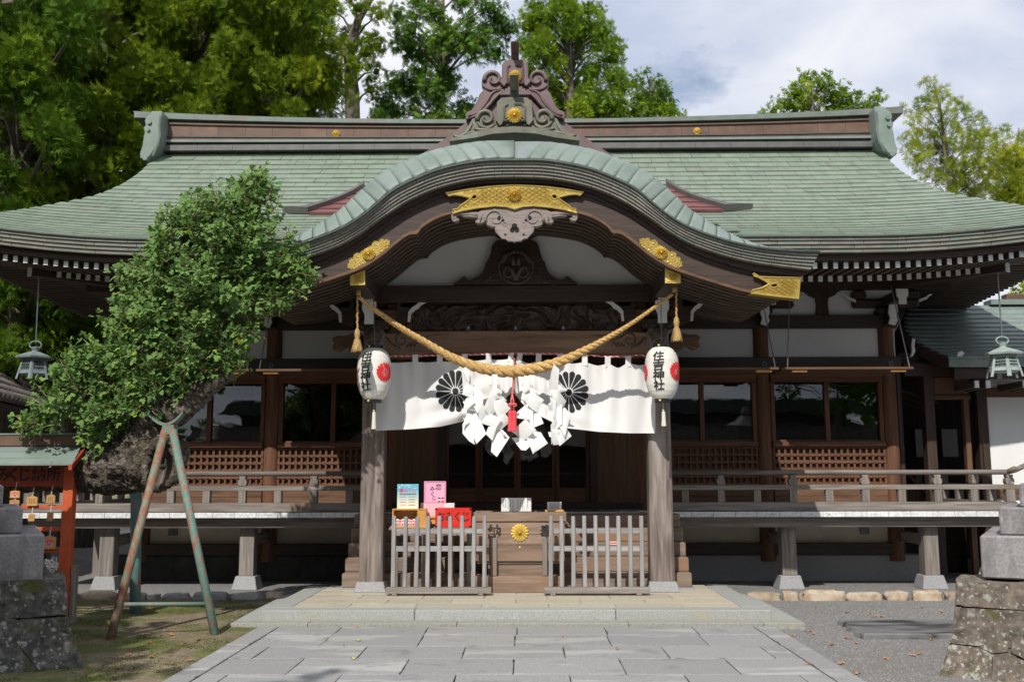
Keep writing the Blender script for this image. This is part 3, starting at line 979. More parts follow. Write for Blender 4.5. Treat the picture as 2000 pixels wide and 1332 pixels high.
def lantern_base(sx, stones, ox, oy, s, matn, label, corner, tiers, L):
    """square base turned to face the path; corner = its inner front foot"""
    e1 = Vector((sx * cos(TH), -sin(TH), 0))
    e2 = Vector((sx * sin(TH), cos(TH), 0))
    c0 = Vector(corner)
    cen = c0 + (e1 + e2) * L / 2
    root = thing('stone_lantern', label, 'stone lantern', tuple(cen))

    def face_pt(zx, zy):
        d = ray(ox + zx / s, oy + zy / s)
        # plane through the foot edge leaning inwards 0.34 per metre of height
        n = -e2 + Vector((0, 0, 0.34)) * 1.0
        t = (c0 - Vector(CAM)).dot(n) / d.dot(n)
        q = Vector(CAM) + d * t - c0
        return q.dot(e1), q.z
    k = 0
    for rot in (0, 1, 3):
        for st in stones:
            for mir in (0, 1):
                k += 1
                pts = []
                for zx, zy in st:
                    a, z = face_pt(zx, zy)
                    a = min(a, L / 2)
                    pts.append(((L - a) if mir else a, z))
                ca = sum(p[0] for p in pts) / len(pts)
                cz = sum(p[1] for p in pts) / len(pts)
                def to3(a, z, dep):
                    q = e1 * (a - L / 2) + e2 * (0.34 * z + dep - L / 2)
                    for _ in range(rot):
                        q = Vector((-q.y, q.x, 0))
                    return Vector((cen.x + q.x, cen.y + q.y, z))
                def ins(f):
                    return [(ca + (a - ca) * f, cz + (z - cz) * f) for a, z in pts]
                n = len(pts)
                ring = [to3(a, z, 0.018) for a, z in ins(0.985)]
                inn = [to3(a, z, -0.008) for a, z in ins(0.93)]
                back = [to3(a, z, 0.5) for a, z in ins(0.985)]
                b = MB()
                fs = [tuple(range(n, 2 * n))]
                for i in range(n):
                    j = (i + 1) % n
                    fs += [(i, j, n + j, n + i), (i, 2 * n + i, 2 * n + j, j)]
                fs.append(tuple(range(3 * n - 1, 2 * n - 1, -1)))
                b.add(ring + inn + back, fs)
                o = b.build('stone', matn, root)
                bm = bmesh.new()
                bm.from_mesh(o.data)
                bmesh.ops.triangulate(bm, faces=[f for f in bm.faces if len(f.verts) > 4])
                bmesh.ops.subdivide_edges(bm, edges=bm.edges, cuts=4 if rot == 0 else 1, use_grid_fill=True)
                for v in bm.verts:
                    w = v.co + Vector((k * 3.1, 0, 0))
                    d = mnoise.noise(w * 3.5) * 0.014 + mnoise.noise(w * 9) * 0.010 + mnoise.noise(w * 22) * 0.006
                    v.co += Vector((d * 0.4, d, d * 0.5))
                bm.to_mesh(o.data)
                bm.free()
    M = Matrix((e1, e2, Vector((0, 0, 1)))).transposed()
    z0_ = tiers[0][0]
    MB().obox((cen.x, cen.y, (z0_ - 0.03) / 2), L / 2 - 0.30, L / 2 - 0.30, (z0_ - 0.03) / 2, M).build('core', matn, root)
    for (za, zb, ut) in tiers:
        # size chosen so that the inner front edge stands where it is seen
        lo, hi = 0.05, 2.0
        for _ in range(30):
            h = (lo + hi) / 2
            u = J(cen - e1 * h - e2 * h + Vector((0, 0, (za + zb) / 2)))[0]
            if (u - ut) * sx > 0:
                lo = h
            else:
                hi = h
        MB().obox((cen.x, cen.y, (za + zb) / 2), h, h, (zb - za) / 2 - 0.0005, M).build('plinth', 'stone_base', root, bevel=0.012)
    zt = tiers[-1][1]
    c = (cen.x, cen.y)
    MB().lathe([(0.22, 0), (0.18, 0.06), (0.16, 0.35), (0.18, 0.62), (0.23, 0.68)], (*c, zt), 16).build('shaft', 'stone_base', root)
    MB().lathe([(0.26, 0), (0.34, 0.08), (0.34, 0.16), (0.22, 0.17)], (*c, zt + 0.68), 6).build('platform', 'stone_base', root)
    MB().lathe([(0.20, 0), (0.21, 0.30)], (*c, zt + 0.85), 6).build('fire_box', 'stone_base', root)
    MB().lathe([(0.42, 0.0), (0.44, 0.05), (0.26, 0.16), (0.11, 0.26), (0.07, 0.28), (0.10, 0.36), (0.02, 0.48)], (*c, zt + 1.15), 6).build('cap', 'stone_base', root)
    return root


zs = lambda v, Y: P(1000, v, Y).z
stR = [[(203, 712), (425, 728), (425, 880), (410, 887), (200, 868)],
       [(430, 728), (580, 735), (580, 918), (440, 888)],
       [(585, 735), (840, 745), (840, 930), (585, 922)],
       [(198, 872), (290, 882), (330, 1115), (178, 1098)],
       [(295, 882), (430, 890), (550, 920), (525, 1155), (425, 1165), (350, 1130), (325, 1060)],
       [(552, 925), (840, 940), (840, 1210), (615, 1195), (530, 1155)],
       [(178, 1105), (335, 1120), (415, 1165), (400, 1420), (60, 1400)],
       [(418, 1170), (525, 1160), (617, 1200), (840, 1215), (840, 1420), (405, 1420)]]
cR = G(1835, 1320)
tz = [zs(1128, 8.55), zs(1046, 8.55), zs(992, 8.62), zs(946, 8.66)]
lantern_base(1, stR, 1800, 900, 3.085, 'stone_old', 'stone lantern on a base of fitted brown lichen stones at the right edge', cR, [(tz[0], tz[1], 1916), (tz[1], tz[2], 1952), (tz[2], tz[3], 1991)], 2.5)
stL = [[(-260, 850), (0, 832), (338, 795), (350, 930), (345, 990), (180, 992), (95, 1000), (0, 962), (-260, 960)],
       [(97, 1005), (347, 997), (378, 1120), (440, 1330), (230, 1330), (185, 1250), (102, 1150)],
       [(-260, 968), (0, 968), (90, 1006), (98, 1152), (180, 1254), (225, 1330), (-260, 1330)]]
cL = G(162, 1306)
tz = [zs(1138, 8.75), zs(1042, 8.75), zs(990, 8.8), zs(946, 8.85)]
lantern_base(-1, stL, 0, 820, 2.6, 'stone_moss', 'stone lantern on a mossy rock base at the left edge', cL, [(tz[0], tz[1], 85), (tz[1], tz[2], 44), (tz[2], tz[3], 6)], 2.6)

# ================================================================== WORSHIP HALL
HALL = thing('worship_hall', 'shrine worship hall with curved green copper roof and arched porch gable', 'shrine hall', (0, 16, 0))
PY = 12.92                                   # porch pillars
PX = 1.835
EY = 13.2                                    # main eave
RY = 18.8                                    # main ridge


def z0(t):
    return 4.80 + 3.13 * (0.6 * t + 0.4 * t * t)


def upt(x):
    return 0.14 * (max(abs(x) - 4.7, 0) / 2.2) ** 2


def Sm(x, t, off=0.0):
    Y = EY + (RY - EY) * t
    dz = 3.13 * (0.6 + 0.8 * t) / (RY - EY)
    n = Vector((0, -dz, 1)).normalized()
    return Vector((x, Y, z0(t) + upt(x) * max(1 - t, 0) ** 1.2)) + n * off


def wm(t):
    return interp([0, .2, .35, .45, .5, .55, .6, .7, .8, .9, 1], [8.15, 7.95, 7.75, 7.55, 7.38, 7.24, 7.13, 7.02, 6.97, 6.99, 7.12], t)


def hit_roof(u, v, off=0.0):
    lo, hi = 0.0, 1.0
    for _ in range(40):
        t = (lo + hi) / 2
        Y = EY + (RY - EY) * t
        q = P(u, v, Y)
        if q.z > Sm(q.x, t).z:
            lo = t
        else:
            hi = t
    return Sm(P(u, v, EY + (RY - EY) * lo).x, lo, off)


# ---- main roof: deck with skirts, then every copper sheet
b = MB()
for sgn in (1, -1):
    def f(a, c, sgn=sgn):
        x = (a * 2 - 1) * wm(c)
        q = Sm(x, c, -0.02)
        if sgn < 0:
            q.y = 2 * RY - q.y
        return q
    b.grid(f, 40, 30)
for sx in (-1, 1):
    def fs(a, c, sx=sx):
        t = c * 0.55
        q = Sm(sx * wm(t), t, -0.02)
        q.y = q.y + (2 * RY - 2 * q.y) * a
        return q
    b.grid(fs, 24, 16)
    # gable wall inside the verge
    gp = [Sm(sx * 6.8, t, -0.05) for t in np.linspace(0.5, 1, 8)]
    b.add([p for p in gp] + [Vector((p.x, 2 * RY - p.y, p.z)) for p in reversed(gp[:-1])], [tuple(range(15))])
ROOF = b.build('main_roof', 'copper', HALL, smooth=True)

NC = 25
cell = []
for i in range(NC):
    t0_, t1_ = i / NC, (i + 1) / NC
    w = wm((t0_ + t1_) / 2)
    sw = 0.56
    x = -w - (0.28 if i % 2 else 0.0)
    while x < w:
        xa, xb = max(x, -w), min(x + sw, w)
        if xb - xa > 0.05:
            # under the porch roof nothing of the sheets can be seen
            hid = (xb > -2.6 and xa < 2.6 and t1_ < 0.28) or (xb > -1.2 and xa < 1.2 and t1_ < 0.97)
            if not hid:
                cell.append((t0_, t1_, xa, xb))
        x += sw


def shingle_geo(t0_, t1_, xa, xb):
    lift = 0.026 + rng.uniform(-0.003, 0.006)
    g_ = 0.0035
    lo = [Sm(xa + g_, t0_ - 0.004, lift), Sm(xb - g_, t0_ - 0.004, lift), Sm(xb - g_, t1_ - 0.004, 0.010), Sm(xa + g_, t1_ - 0.004, 0.010)]
    un = [Sm(xa + g_, t0_ - 0.004, 0.0), Sm(xb - g_, t0_ - 0.004, 0.0), Sm(xb - g_, t1_, -0.012), Sm(xa + g_, t1_, -0.012)]
    return un + lo


def vis_size(c):
    q = Sm((c[2] + c[3]) / 2, c[0])
    u, v = J(q)
    a, bb = J(Sm((c[2] + c[3]) / 2, c[0])), J(Sm((c[2] + c[3]) / 2, c[1]))
    return (abs(a[1] - bb[1]) * (c[3] - c[2]) / q.y) * (1.0 if -20 < u < 2020 else 0.0)


order = sorted(cell, key=vis_size, reverse=True)
HX = [(0, 3, 2, 1), (4, 5, 6, 7), (0, 1, 5, 4), (1, 2, 6, 5), (2, 3, 7, 6), (3, 0, 4, 7)]
for c in order[:298]:
    MB().add(shingle_geo(*c), HX).build('shingle', 'copper', ROOF, recalc=False)
b = MB()
for c in order[298:]:
    b.add(shingle_geo(*c), HX)
o = b.build('upper_shingles', 'copper', ROOF, recalc=False)
o['kind'] = 'stuff'

# ---- layered eave below the sheets, then the long boards and rafters
xe = np.linspace(-8.15, 8.15, 61)
for k in range(4):
    za, zb = 4.80 - 0.052 * k - (0.012 if k == 0 else 0), 4.80 - 0.052 * (k + 1)
    y0 = 13.19 + 0.022 * k
    nseg = 28
    for sseg in range(nseg):
        x0 = -8.13 + 16.26 * sseg / nseg + (0.12 if k % 2 else 0) - 0.06
        x1 = x0 + 16.26 / nseg
        if x0 > -2.9 and x1 < 2.9:
            continue
        vs = []
        for x in (x0 + 0.003, x1 - 0.003):
            vs.append([(x, y0, zb + upt(x) + 0.004), (x, y0 + 0.3, zb + upt(x) + 0.004), (x, y0 + 0.3, za + upt(x)), (x, y0, za + upt(x))])
        b = MB().add(vs[0] + vs[1], [(0, 1, 2, 3), (4, 7, 6, 5), (0, 4, 5, 1), (1, 5, 6, 2), (2, 6, 7, 3), (3, 7, 4, 0)])
        b.build('eave_tile', 'eave_tile', HALL, recalc=False)


def xstrip(name, m, y0, y1, za, zb, w=8.1, n=40, parent=HALL, bev=0):
    b = MB()
    xs_ = np.linspace(-w, w, n)
    vs = []
    for x in xs_:
        vs += [(x, y0, zb + upt(x)), (x, y1, zb + upt(x)), (x, y1, za + upt(x)), (x, y0, za + upt(x))]
    fs = []
    for i in range(n - 1):
        for j in range(4):
            fs.append((i * 4 + j, i * 4 + (j + 1) % 4, i * 4 + 4 + (j + 1) % 4, i * 4 + 4 + j))
    fs += [(0, 1, 2, 3), tuple((n - 1) * 4 + j for j in (3, 2, 1, 0))]
    b.add(vs, fs)
    return b.build(name, m, parent, bevel=bev)


xstrip('eave_lip', 'copper_dark', 13.165, 13.30, 4.806, 4.792)
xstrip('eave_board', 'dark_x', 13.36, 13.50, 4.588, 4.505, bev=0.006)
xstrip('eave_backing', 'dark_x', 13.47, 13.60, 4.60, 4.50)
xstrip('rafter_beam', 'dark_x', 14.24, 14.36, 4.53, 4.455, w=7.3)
# soffit boards above both rafter tiers
b = MB()
b.grid(lambda a, c: ((a * 2 - 1) * 8.05, 13.40 + c * 0.95, 4.505 + upt((a * 2 - 1) * 8.05) + c * 0.045), 30, 1)
b.grid(lambda a, c: ((a * 2 - 1) * 7.9, 14.30 + c * 1.7, 4.535 + upt((a * 2 - 1) * 7.9) * (1 - c * .6) + c * 0.35), 30, 1)
for sx in (-1, 1):     # side soffits
    b.add([(sx * 5.9, 14.3, 4.56), (sx * 8.05, 13.4, 4.51 + upt(8.05)), (sx * 8.05, 23, 4.51), (sx * 5.9, 23, 4.75)], [(0, 1, 2, 3)])
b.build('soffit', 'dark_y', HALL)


def rafter_geo(x, y0, y1, z_front, slope, hw, hh, up0=1.0, up1=1.0, mi_front=1):
    b = MB()
    za, zb = z_front + upt(x) * up0, z_front + slope * (y1 - y0) + upt(x) * up1
    b.hexa([(x - hw, y0, za - hh), (x + hw, y0, za - hh), (x + hw, y1, zb - hh), (x - hw, y1, zb - hh), (x - hw, y0, za + hh), (x + hw, y0, za + hh), (x + hw, y1, zb + hh), (x - hw, y1, zb + hh)])
    b.m[-4] = mi_front
    return b


for k in range(-54, 55):
    x = 0.1415 * k
    if abs(x) < 2.45:
        continue
    rafter_geo(x, 13.44, 14.5, 4.455, 0.05, 0.031, 0.042).build('flying_rafter', ['rafter_y', 'white_paint'], HALL, recalc=False)
    if abs(x) < 6.75:
        rafter_geo(x, 14.15, 16.0, 4.41, 0.19, 0.033, 0.044, 1.0, 0.2).build('base_rafter', ['rafter_y', 'white_paint'], HALL, recalc=False)
# rafters of the side eaves, running outwards
for sx in (-1, 1):
    for k in range(24):
        y = 14.35 + 0.155 * k
        b = MB()
        x0, x1 = sx * 5.95, sx * (8.0)
        za, zb = 4.72, 4.47 + upt(8.0) * max(0, 1 - 0.16 * (y - 13.2))
        b.hexa([(x0, y - 0.03, za - 0.04), (x1, y - 0.03, zb - 0.04), (x1, y + 0.03, zb - 0.04), (x0, y + 0.03, za - 0.04), (x0, y - 0.03, za + 0.04), (x1, y - 0.03, zb + 0.04), (x1, y + 0.03, zb + 0.04), (x0, y + 0.03, za + 0.04)])
        b.build('side_rafter', 'rafter_x', HALL, recalc=False)
    # hip rafter with a white end
    b = MB()
    d = Vector((sx * 0.72, -0.69, 0.0)).normalized()
    M = Matrix((d, Vector((-d.y, d.x, 0)), Vector((0, 0, 1)))).transposed()
    e_ = P(1968 if sx > 0 else 58, 534 if sx > 0 else 541, 14.05)
    c0 = Vector((e_.x, 14.05, 4.49)) - d * 0.9 + Vector((0, 0, 0.08))
    b.obox(c0, 0.9, 0.075, 0.095, M)
    b.build('hip_rafter', ['dark_x'], HALL, bevel=0.006)
    b = MB()
    b.obox(Vector((e_.x, 14.05, 4.49)) + Vector((0, 0, 0.08)) + d * 0.004, 0.008, 0.073, 0.093, M)
    b.build('hip_rafter_end', 'white_paint', HALL)

# ---- ridge
RIDGE = thing('main_ridge', None, None, (0, 0, 0))
RIDGE.parent = HALL
RIDGE.location = (0, RY - 16, 8)


def rise(x):
    return 0.20 * (abs(x) / 7.3) ** 2.2


def ridge_strip(name, m, za, zb, hy, w, f0, f1, seg=1, bev=0.0):
    n = 40
    for s_ in range(seg):
        b = MB()
        xs_ = np.linspace(-w + 2 * w * s_ / seg + (0.002 if seg > 1 else 0), -w + 2 * w * (s_ + 1) / seg - (0.002 if seg > 1 else 0), max(3, n // seg + 1))
        vs = []
        for x in xs_:
            a, c = za + rise(x) * f1, zb + rise(x) * f0
            vs += [(x, RY - hy, c), (x, RY + hy, c), (x, RY + hy, a), (x, RY - hy, a)]
        k = len(xs_)
        fs = [(i * 4 + j, i * 4 + (j + 1) % 4, i * 4 + 4 + (j + 1) % 4, i * 4 + 4 + j) for i in range(k - 1) for j in range(4)]
        fs += [(0, 1, 2, 3), tuple((k - 1) * 4 + j for j in (3, 2, 1, 0))]
        b.add(vs, fs)
        b.build(name, m, RIDGE, bevel=bev)


zr = lambda v: P(1350, v, RY - 0.3).z
ridge_strip('ridge_base', 'copper_violet', zr(280), zr(290.5), 0.36, 6.85, 0, 0, seg=20)
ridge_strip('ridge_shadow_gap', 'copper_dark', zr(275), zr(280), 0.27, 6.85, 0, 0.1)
ridge_strip('ridge_lip', 'copper_edge', zr(271.5), zr(275), 0.35, 6.88, 0.1, 0.15)
ridge_strip('ridge_panel', 'copper_brown', zr(266.5), zr(271), 0.30, 6.85, 0.15, 0.25, seg=10)
ridge_strip('ridge_lip', 'copper_dark', zr(264.8), zr(266.5), 0.32, 6.86, 0.25, 0.28)
ridge_strip('ridge_panel', 'copper_brown', zr(247), zr(264.8), 0.285, 6.85, 0.28, 0.6, seg=26)
ridge_strip('ridge_lip', 'copper_brown', zr(245), zr(247), 0.32, 6.86, 0.6, 0.65)
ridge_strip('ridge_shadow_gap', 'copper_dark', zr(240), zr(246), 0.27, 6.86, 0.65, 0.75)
ridge_strip('ridge_cap', 'copper_cap', zr(233.5), zr(240.5), 0.36, 7.42, 0.75, 1.0)
ridge_strip('ridge_cap_top', 'copper_dark', zr(232), zr(233.5), 0.33, 7.46, 1.0, 1.0)
for u, v in ((656.5, 262), (1361.5, 257)):
    q = P(u, v, RY - 0.30)
    crest3d((q.x, q.y, q.z), 0.078, 0.03, 'ridge_crest', 'gold_yellow', RIDGE)
# scrolled end plates of the ridge
zz_ = [(775, 70), (815, 70), (822, 84), (836, 90), (842, 106), (838, 122), (846, 132), (842, 150), (846, 165), (851, 200), (860, 226), (859, 248), (826, 243), (805, 216), (786, 186), (779, 112)]
pl = xz([(1300 + a / 1.923, 180 + c / 1.923) for a, c in zz_], RY - 0.45, 1012.5)
for sx in (1, -1):
    MB().prism([(sx * x, z) for x, z in pl], RY - 0.66, RY - 0.25).build('ridge_end_plate', 'copper_edge', RIDGE, bevel=0.014)
    for (a, c, r) in ((838, 98, 9), (842, 126, 7), (854, 234, 10)):
        q = xz([(1300 + a / 1.923, 180 + c / 1.923)], RY - 0.66, 1012.5)[0]
        rr_ = r / 1.923 / 1944 * 18.2
        MB().tube([(sx * q[0], RY - 0.70, q[1]), (sx * q[0], RY - 0.3, q[1])], rr_ * 0.95, n=16).build('ridge_end_roll', 'copper_edge', RIDGE)
    b = MB()
    ln = xz([(1300 + a / 1.923, 180 + c / 1.923) for a, c in ((796, 75), (800, 110), (798, 150), (806, 185), (826, 225))], RY - 0.66, 1012.5)
    b.tube([(sx * x, RY - 0.665, z) for x, z in ln], 0.022, n=6)
    b.build('ridge_end_moulding', 'copper_cap', RIDGE)

# ---- small brick-red valley beside the porch roof
TRIM = {1: ([(1300, 360), (1322, 374), (1347, 387), (1383, 398.5), (1422, 408.5), (1470, 411)], [(1302, 370), (1325, 384), (1350, 396), (1380, 406), (1414, 416), (1456, 414)]),
        -1: ([(712, 364), (692, 378), (667, 391), (632, 403.5), (596, 414), (553, 418)], [(710, 374), (689, 388), (664, 400), (635, 411), (602, 421.5), (566, 420)])}
for sx in (1, -1):
    up, lo = TRIM[sx]
    b = MB()
    vs = []
    for (a, c) in zip(up, lo):
        vs += [hit_roof(a[0], a[1], 0.03), hit_roof(c[0], c[1], 0.03), hit_roof(c[0], c[1], 0.14), hit_roof(a[0], a[1], 0.11)]
    k = len(up)
    fs = [(i * 4 + j, i * 4 + (j + 1) % 4, i * 4 + 4 + (j + 1) % 4, i * 4 + 4 + j) for i in range(k - 1) for j in range(4)] + [(0, 1, 2, 3), tuple((k - 1) * 4 + j for j in (3, 2, 1, 0))]
    b.add(vs, fs)
    b.build('valley_trim', 'copper_violet', HALL)
    # courses of red sheet
    lo2 = lo[:5]
    base = [(lo[4][0] - sx * 5, lo[4][1] + 3), (lo[0][0] + sx * 60, lo[4][1] + 3)]
    for i in range(5):
        v1 = 372 + 10 * i + (3 if sx < 0 else 0)
        v0 = v1 + 10.5
        def edge(v):
            us = [p[0] for p in lo]
            vv = [p[1] for p in lo]
            return interp(vv[:5], us[:5], v)
        if v1 > lo[4][1]:
            break
        v0 = min(v0, lo[4][1] + 2)
        ul = 1250 if sx > 0 else 765
        q = [hit_roof(ul, v0, 0.075), hit_roof(edge(v0) - sx * 1, v0, 0.075), hit_roof(edge(v1), v1, 0.055), hit_roof(ul, v1, 0.055)]
        qq = [hit_roof(ul, v0, 0.03), hit_roof(edge(v0) - sx * 1, v0, 0.03), hit_roof(edge(v1), v1, 0.03), hit_roof(ul, v1, 0.03)]
        MB().hexa(qq + q).build('valley_sheet', 'copper_red', HALL)

# ================================================================== PORCH ROOF (arched gable)
def part(name, parent, loc=(0, 0, 0)):
    o = bpy.data.objects.new(name, None)
    o.empty_display_size = 0.1
    COL.objects.link(o)
    o.parent = parent
    o.location = loc
    return o


PORCH = part('porch_roof', HALL, (0, -3, 4))
YA, YB = 10.98, 11.22
pxA = [(1007, 312), (1070, 312.8), (1140, 325), (1190, 342), (1242, 367), (1275, 394), (1309, 421), (1350, 444), (1404, 464), (1458, 478), (1512, 486), (1566, 489.5), (1604, 489.5)]
pxB = [(1007, 346), (1060, 347.5), (1107, 353.5), (1161, 367), (1215, 390), (1269, 424), (1309, 452), (1350, 475), (1404, 495), (1458, 509), (1512, 518), (1585, 527)]
pxC = [(1007, 360), (1070, 361.5), (1107, 367), (1161, 381), (1188, 394), (1242, 421), (1296, 459), (1350, 492), (1404, 513), (1471, 531), (1563, 542)]
pxD = [(1007, 408), (1070, 409), (1129, 417), (1161, 427), (1186, 442), (1198, 455.5), (1208, 456), (1220, 460.5), (1242, 477), (1269, 499), (1309, 523), (1350, 538), (1404, 555), (1466, 572), (1561, 584)]
NP = 81
A_ = resample(xz(pxA, YA, 1007), NP)
B_ = resample(xz(pxB, YA + 0.1, 1007), NP)
C_ = resample(xz(pxC, YB, 1007), NP)
D_ = resample(xz(pxD, YB, 1007), NP * 2 - 1)


def full(pr):
    return [(-x, z) for x, z in reversed(pr[1:])] + list(pr)


def normals(pr):
    out = []
    for i in range(len(pr)):
        a, c = pr[max(i - 1, 0)], pr[min(i + 1, len(pr) - 1)]
        d = Vector((c[0] - a[0], c[1] - a[1]))
        d = d.normalized() if d.length > 0 else Vector((1, 0))
        out.append((-d.y, d.x))
    return out


NA = normals(A_)


def hk(f, d):
    """how far the copper swells above the front edge at fraction f along the curve, d behind it"""
    tp = interp([0, 0.36, 0.50, 0.62, 0.90, 1.0], [0.345, 0.365, 0.355, 0.29, 0.05, 0.02], f)
    s_ = min(d / 0.46, 1.0)
    return tp * sin(s_ * pi / 2) ** 0.9


def Kp(sx, f, d, off=0.0):
    i = f * (NP - 1)
    k = min(int(i), NP - 2)
    w = i - k
    x = A_[k][0] * (1 - w) + A_[k + 1][0] * w
    z = A_[k][1] * (1 - w) + A_[k + 1][1] * w
    nx = NA[k][0] * (1 - w) + NA[k + 1][0] * w
    nz = NA[k][1] * (1 - w) + NA[k + 1][1] * w
    h = hk(f, d) + off
    if f < 0.03:
        nx *= f / 0.03
    return Vector((sx * (x + nx * h), YA + d, z + nz * h))


dd = [0, 0.03, 0.08, 0.14, 0.21, 0.30, 0.40, 0.50]
NPAN = 22
for sx in (-1, 1):
    for k in range(NPAN):
        f0, f1 = k / NPAN, (k + 1) / NPAN
        b = MB()
        vs, m_ = [], 5
        sl = max(0.0, 1 - f0 / 0.42) ** 1.3          # seams lean over towards the crown
        for d in dd:
            for j in range(m_):
                f = f0 + (f1 - f0) * j / (m_ - 1)
                f = f + sl * 0.085 * (d / 0.5) * (1 if k > 0 or j > 0 else 0)
                g_ = 0.0007 if j == 0 else (-0.0007 if j == m_ - 1 else 0)
                lift = 0.009 * (1 - j / (m_ - 1)) + 0.005
                vs.append(Kp(sx, min(f + g_, 1), d, lift))
        fs = [(i * m_ + j, i * m_ + j + 1, (i + 1) * m_ + j + 1, (i + 1) * m_ + j) for i in range(len(dd) - 1) for j in range(m_ - 1)]
        b.add(vs, fs)
        o = b.build('edge_sheet', 'copper_edge', PORCH, smooth=True)
        md = o.modifiers.new('solid', 'SOLIDIFY')
        md.thickness = 0.012
        md.offset = -1 if sx > 0 else 1
b = MB()
for sx in (-1, 1):
    b.grid(lambda a, c, sx=sx: Kp(sx, a, 0.004 + c * 0.5, -0.006), 60, 10)
    b.grid(lambda a, c, sx=sx: Kp(sx, a, 0.5 + c * 5.5, 0.0), 60, 3)
b.build('porch_roof_deck', 'copper', PORCH, smooth=True)

# lip and stepped layers of the arched eave
FA, FB, FC, FD = full(A_), full(B_), full(C_), full(D_)


def band(p0, p1, y0, y1, name, m, parent, i0=0, i1=None, gap=0.0, smooth=False, bevel=0):
    """solid between two parallel profiles, from y0 (front) to y1"""
    i1 = len(p0) - 1 if i1 is None else i1
    vs = []
    for i in range(i0, i1 + 1):
        (xa, za), (xb, zb) = p0[i], p1[i]
        vs += [(xa, y0, za), (xb, y0, zb), (xb, y1, zb), (xa, y1, za)]
    n = i1 - i0 + 1
    fs = [(i * 4 + j, i * 4 + (j + 1) % 4, i * 4 + 4 + (j + 1) % 4, i * 4 + 4 + j) for i in range(n - 1) for j in range(4)]
    fs += [(0, 1, 2, 3), tuple((n - 1) * 4 + j for j in (3, 2, 1, 0))]
    return MB().add(vs, fs).build(name, m, parent, smooth=smooth, bevel=bevel)


def lerp_prof(p, q, t):
    return [(a[0] * (1 - t) + c[0] * t, a[1] * (1 - t) + c[1] * t) for a, c in zip(p, q)]


band(lerp_prof(FA, FB, -0.03), lerp_prof(FA, FB, 0.10), YA - 0.025, YA + 0.3, 'eave_lip', 'copper_dark', PORCH)
NL = 5
nfull = len(FA)
for k in range(NL):
    t0_, t1_ = 0.10 + 0.9 * k / NL, 0.10 + 0.9 * (k + 1) / NL
    p0, p1 = lerp_prof(FA, FB, t0_), lerp_prof(FA, FB, t1_ - 0.012)
    y0 = YA + 0.004 + 0.020 * k
    nt = 32
    off = 2 if k % 2 else 0
    cuts = sorted(set([0] + [min(max(int(round(i * (nfull - 1) / nt)) + off, 0), nfull - 1) for i in range(nt + 1)] + [nfull - 1]))
    for a, c in zip(cuts[:-1], cuts[1:]):
        q0 = p0[a:c + 1]
        q1 = p1[a:c + 1]
        def shrink(q):
            v = Vector((q[1][0] - q[0][0], q[1][1] - q[0][1])).normalized() * 0.002
            w = Vector((q[-1][0] - q[-2][0], q[-1][1] - q[-2][1])).normalized() * 0.002
            q = list(q)
            q[0] = (q[0][0] + v.x, q[0][1] + v.y)
            q[-1] = (q[-1][0] - w.x, q[-1][1] - w.y)
            return q
        band(shrink(q0), shrink(q1), y0, y0 + 0.16, 'eave_tile', 'eave_tile', PORCH)
band(lerp_prof(FA, FB, 0.2), lerp_prof(FA, FB, 0.97), YA + 0.13, YA + 0.3, 'eave_backing', 'dark_x', PORCH)
band(lerp_prof(FB, FC, -0.04), lerp_prof(FB, FC, 1.0), YB - 0.06, YB + 0.22, 'verge_board', 'dark_x', PORCH)
# barge boards, left and right, with raised mouldings
DC = resample(D_, NP, smooth=False)
for sx in (-1, 1):
    p0 = [(sx * x, z) for x, z in C_]
    p1 = [(sx * x, z) for x, z in DC]
    # D_ keeps the cusp: use its own sampling
    C2 = resample(C_, len(D_), smooth=False)
    p0 = [(sx * x, z) for x, z in C2]
    p1 = [(sx * x, z) for x, z in D_]
    bg = band(p0, p1, YB, YB + 0.10, 'barge_board', 'dark_x', PORCH)
    band(lerp_prof(p0, p1, 0.90), lerp_prof(p0, p1, 1.012), YB - 0.028, YB + 0.02, 'barge_moulding', 'brown_x', PORCH)
    band(lerp_prof(p0, p1, 0.80), lerp_prof(p0, p1, 0.90), YB - 0.014, YB + 0.02, 'barge_moulding', 'dark_x', PORCH)
    band(lerp_prof(p0, p1, 0.0), lerp_prof(p0, p1, 0.16), YB - 0.016, YB + 0.02, 'barge_moulding', 'dark_x', PORCH)

# curved rafters behind the barge boards
DN = normals(D_)
for k in range(13):
    y = 11.38 + 0.19 * k
    z_up = 0.02 + 0.006 * k
    lo = [(x + n[0] * z_up, z + n[1] * z_up) for (x, z), n in zip(D_, DN)]
    hi = [(x + n[0] * (z_up + 0.085), z + n[1] * (z_up + 0.085)) for (x, z), n in zip(D_, DN)]
    i1 = int(len(lo) * 0.965)
    band(full(lo[:i1]), full(hi[:i1]), y, y + 0.075, 'curved_rafter', 'rafter_x', PORCH)
DS = [(x + n[0] * 0.13, z + n[1] * 0.13) for (x, z), n in zip(D_, DN)]
b = MB()
fds = full(DS[:int(len(DS) * 0.98)])
vs = []
for x, z in fds:
    vs += [(x, YB + 0.08, z), (x, 14.6, z + 0.10)]
b.add(vs, [(2 * i, 2 * i + 1, 2 * i + 3, 2 * i + 2) for i in range(len(fds) - 1)])
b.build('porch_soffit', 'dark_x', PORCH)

# gilt fittings -------------------------------------------------------
def inside(poly, x, z):
    c = False
    n = len(poly)
    for i in range(n):
        (xa, za), (xb, zb) = poly[i], poly[i - 1]
        if (za > z) != (zb > z) and x < (xb - xa) * (z - za) / (zb - za) + xa:
            c = not c
    return c


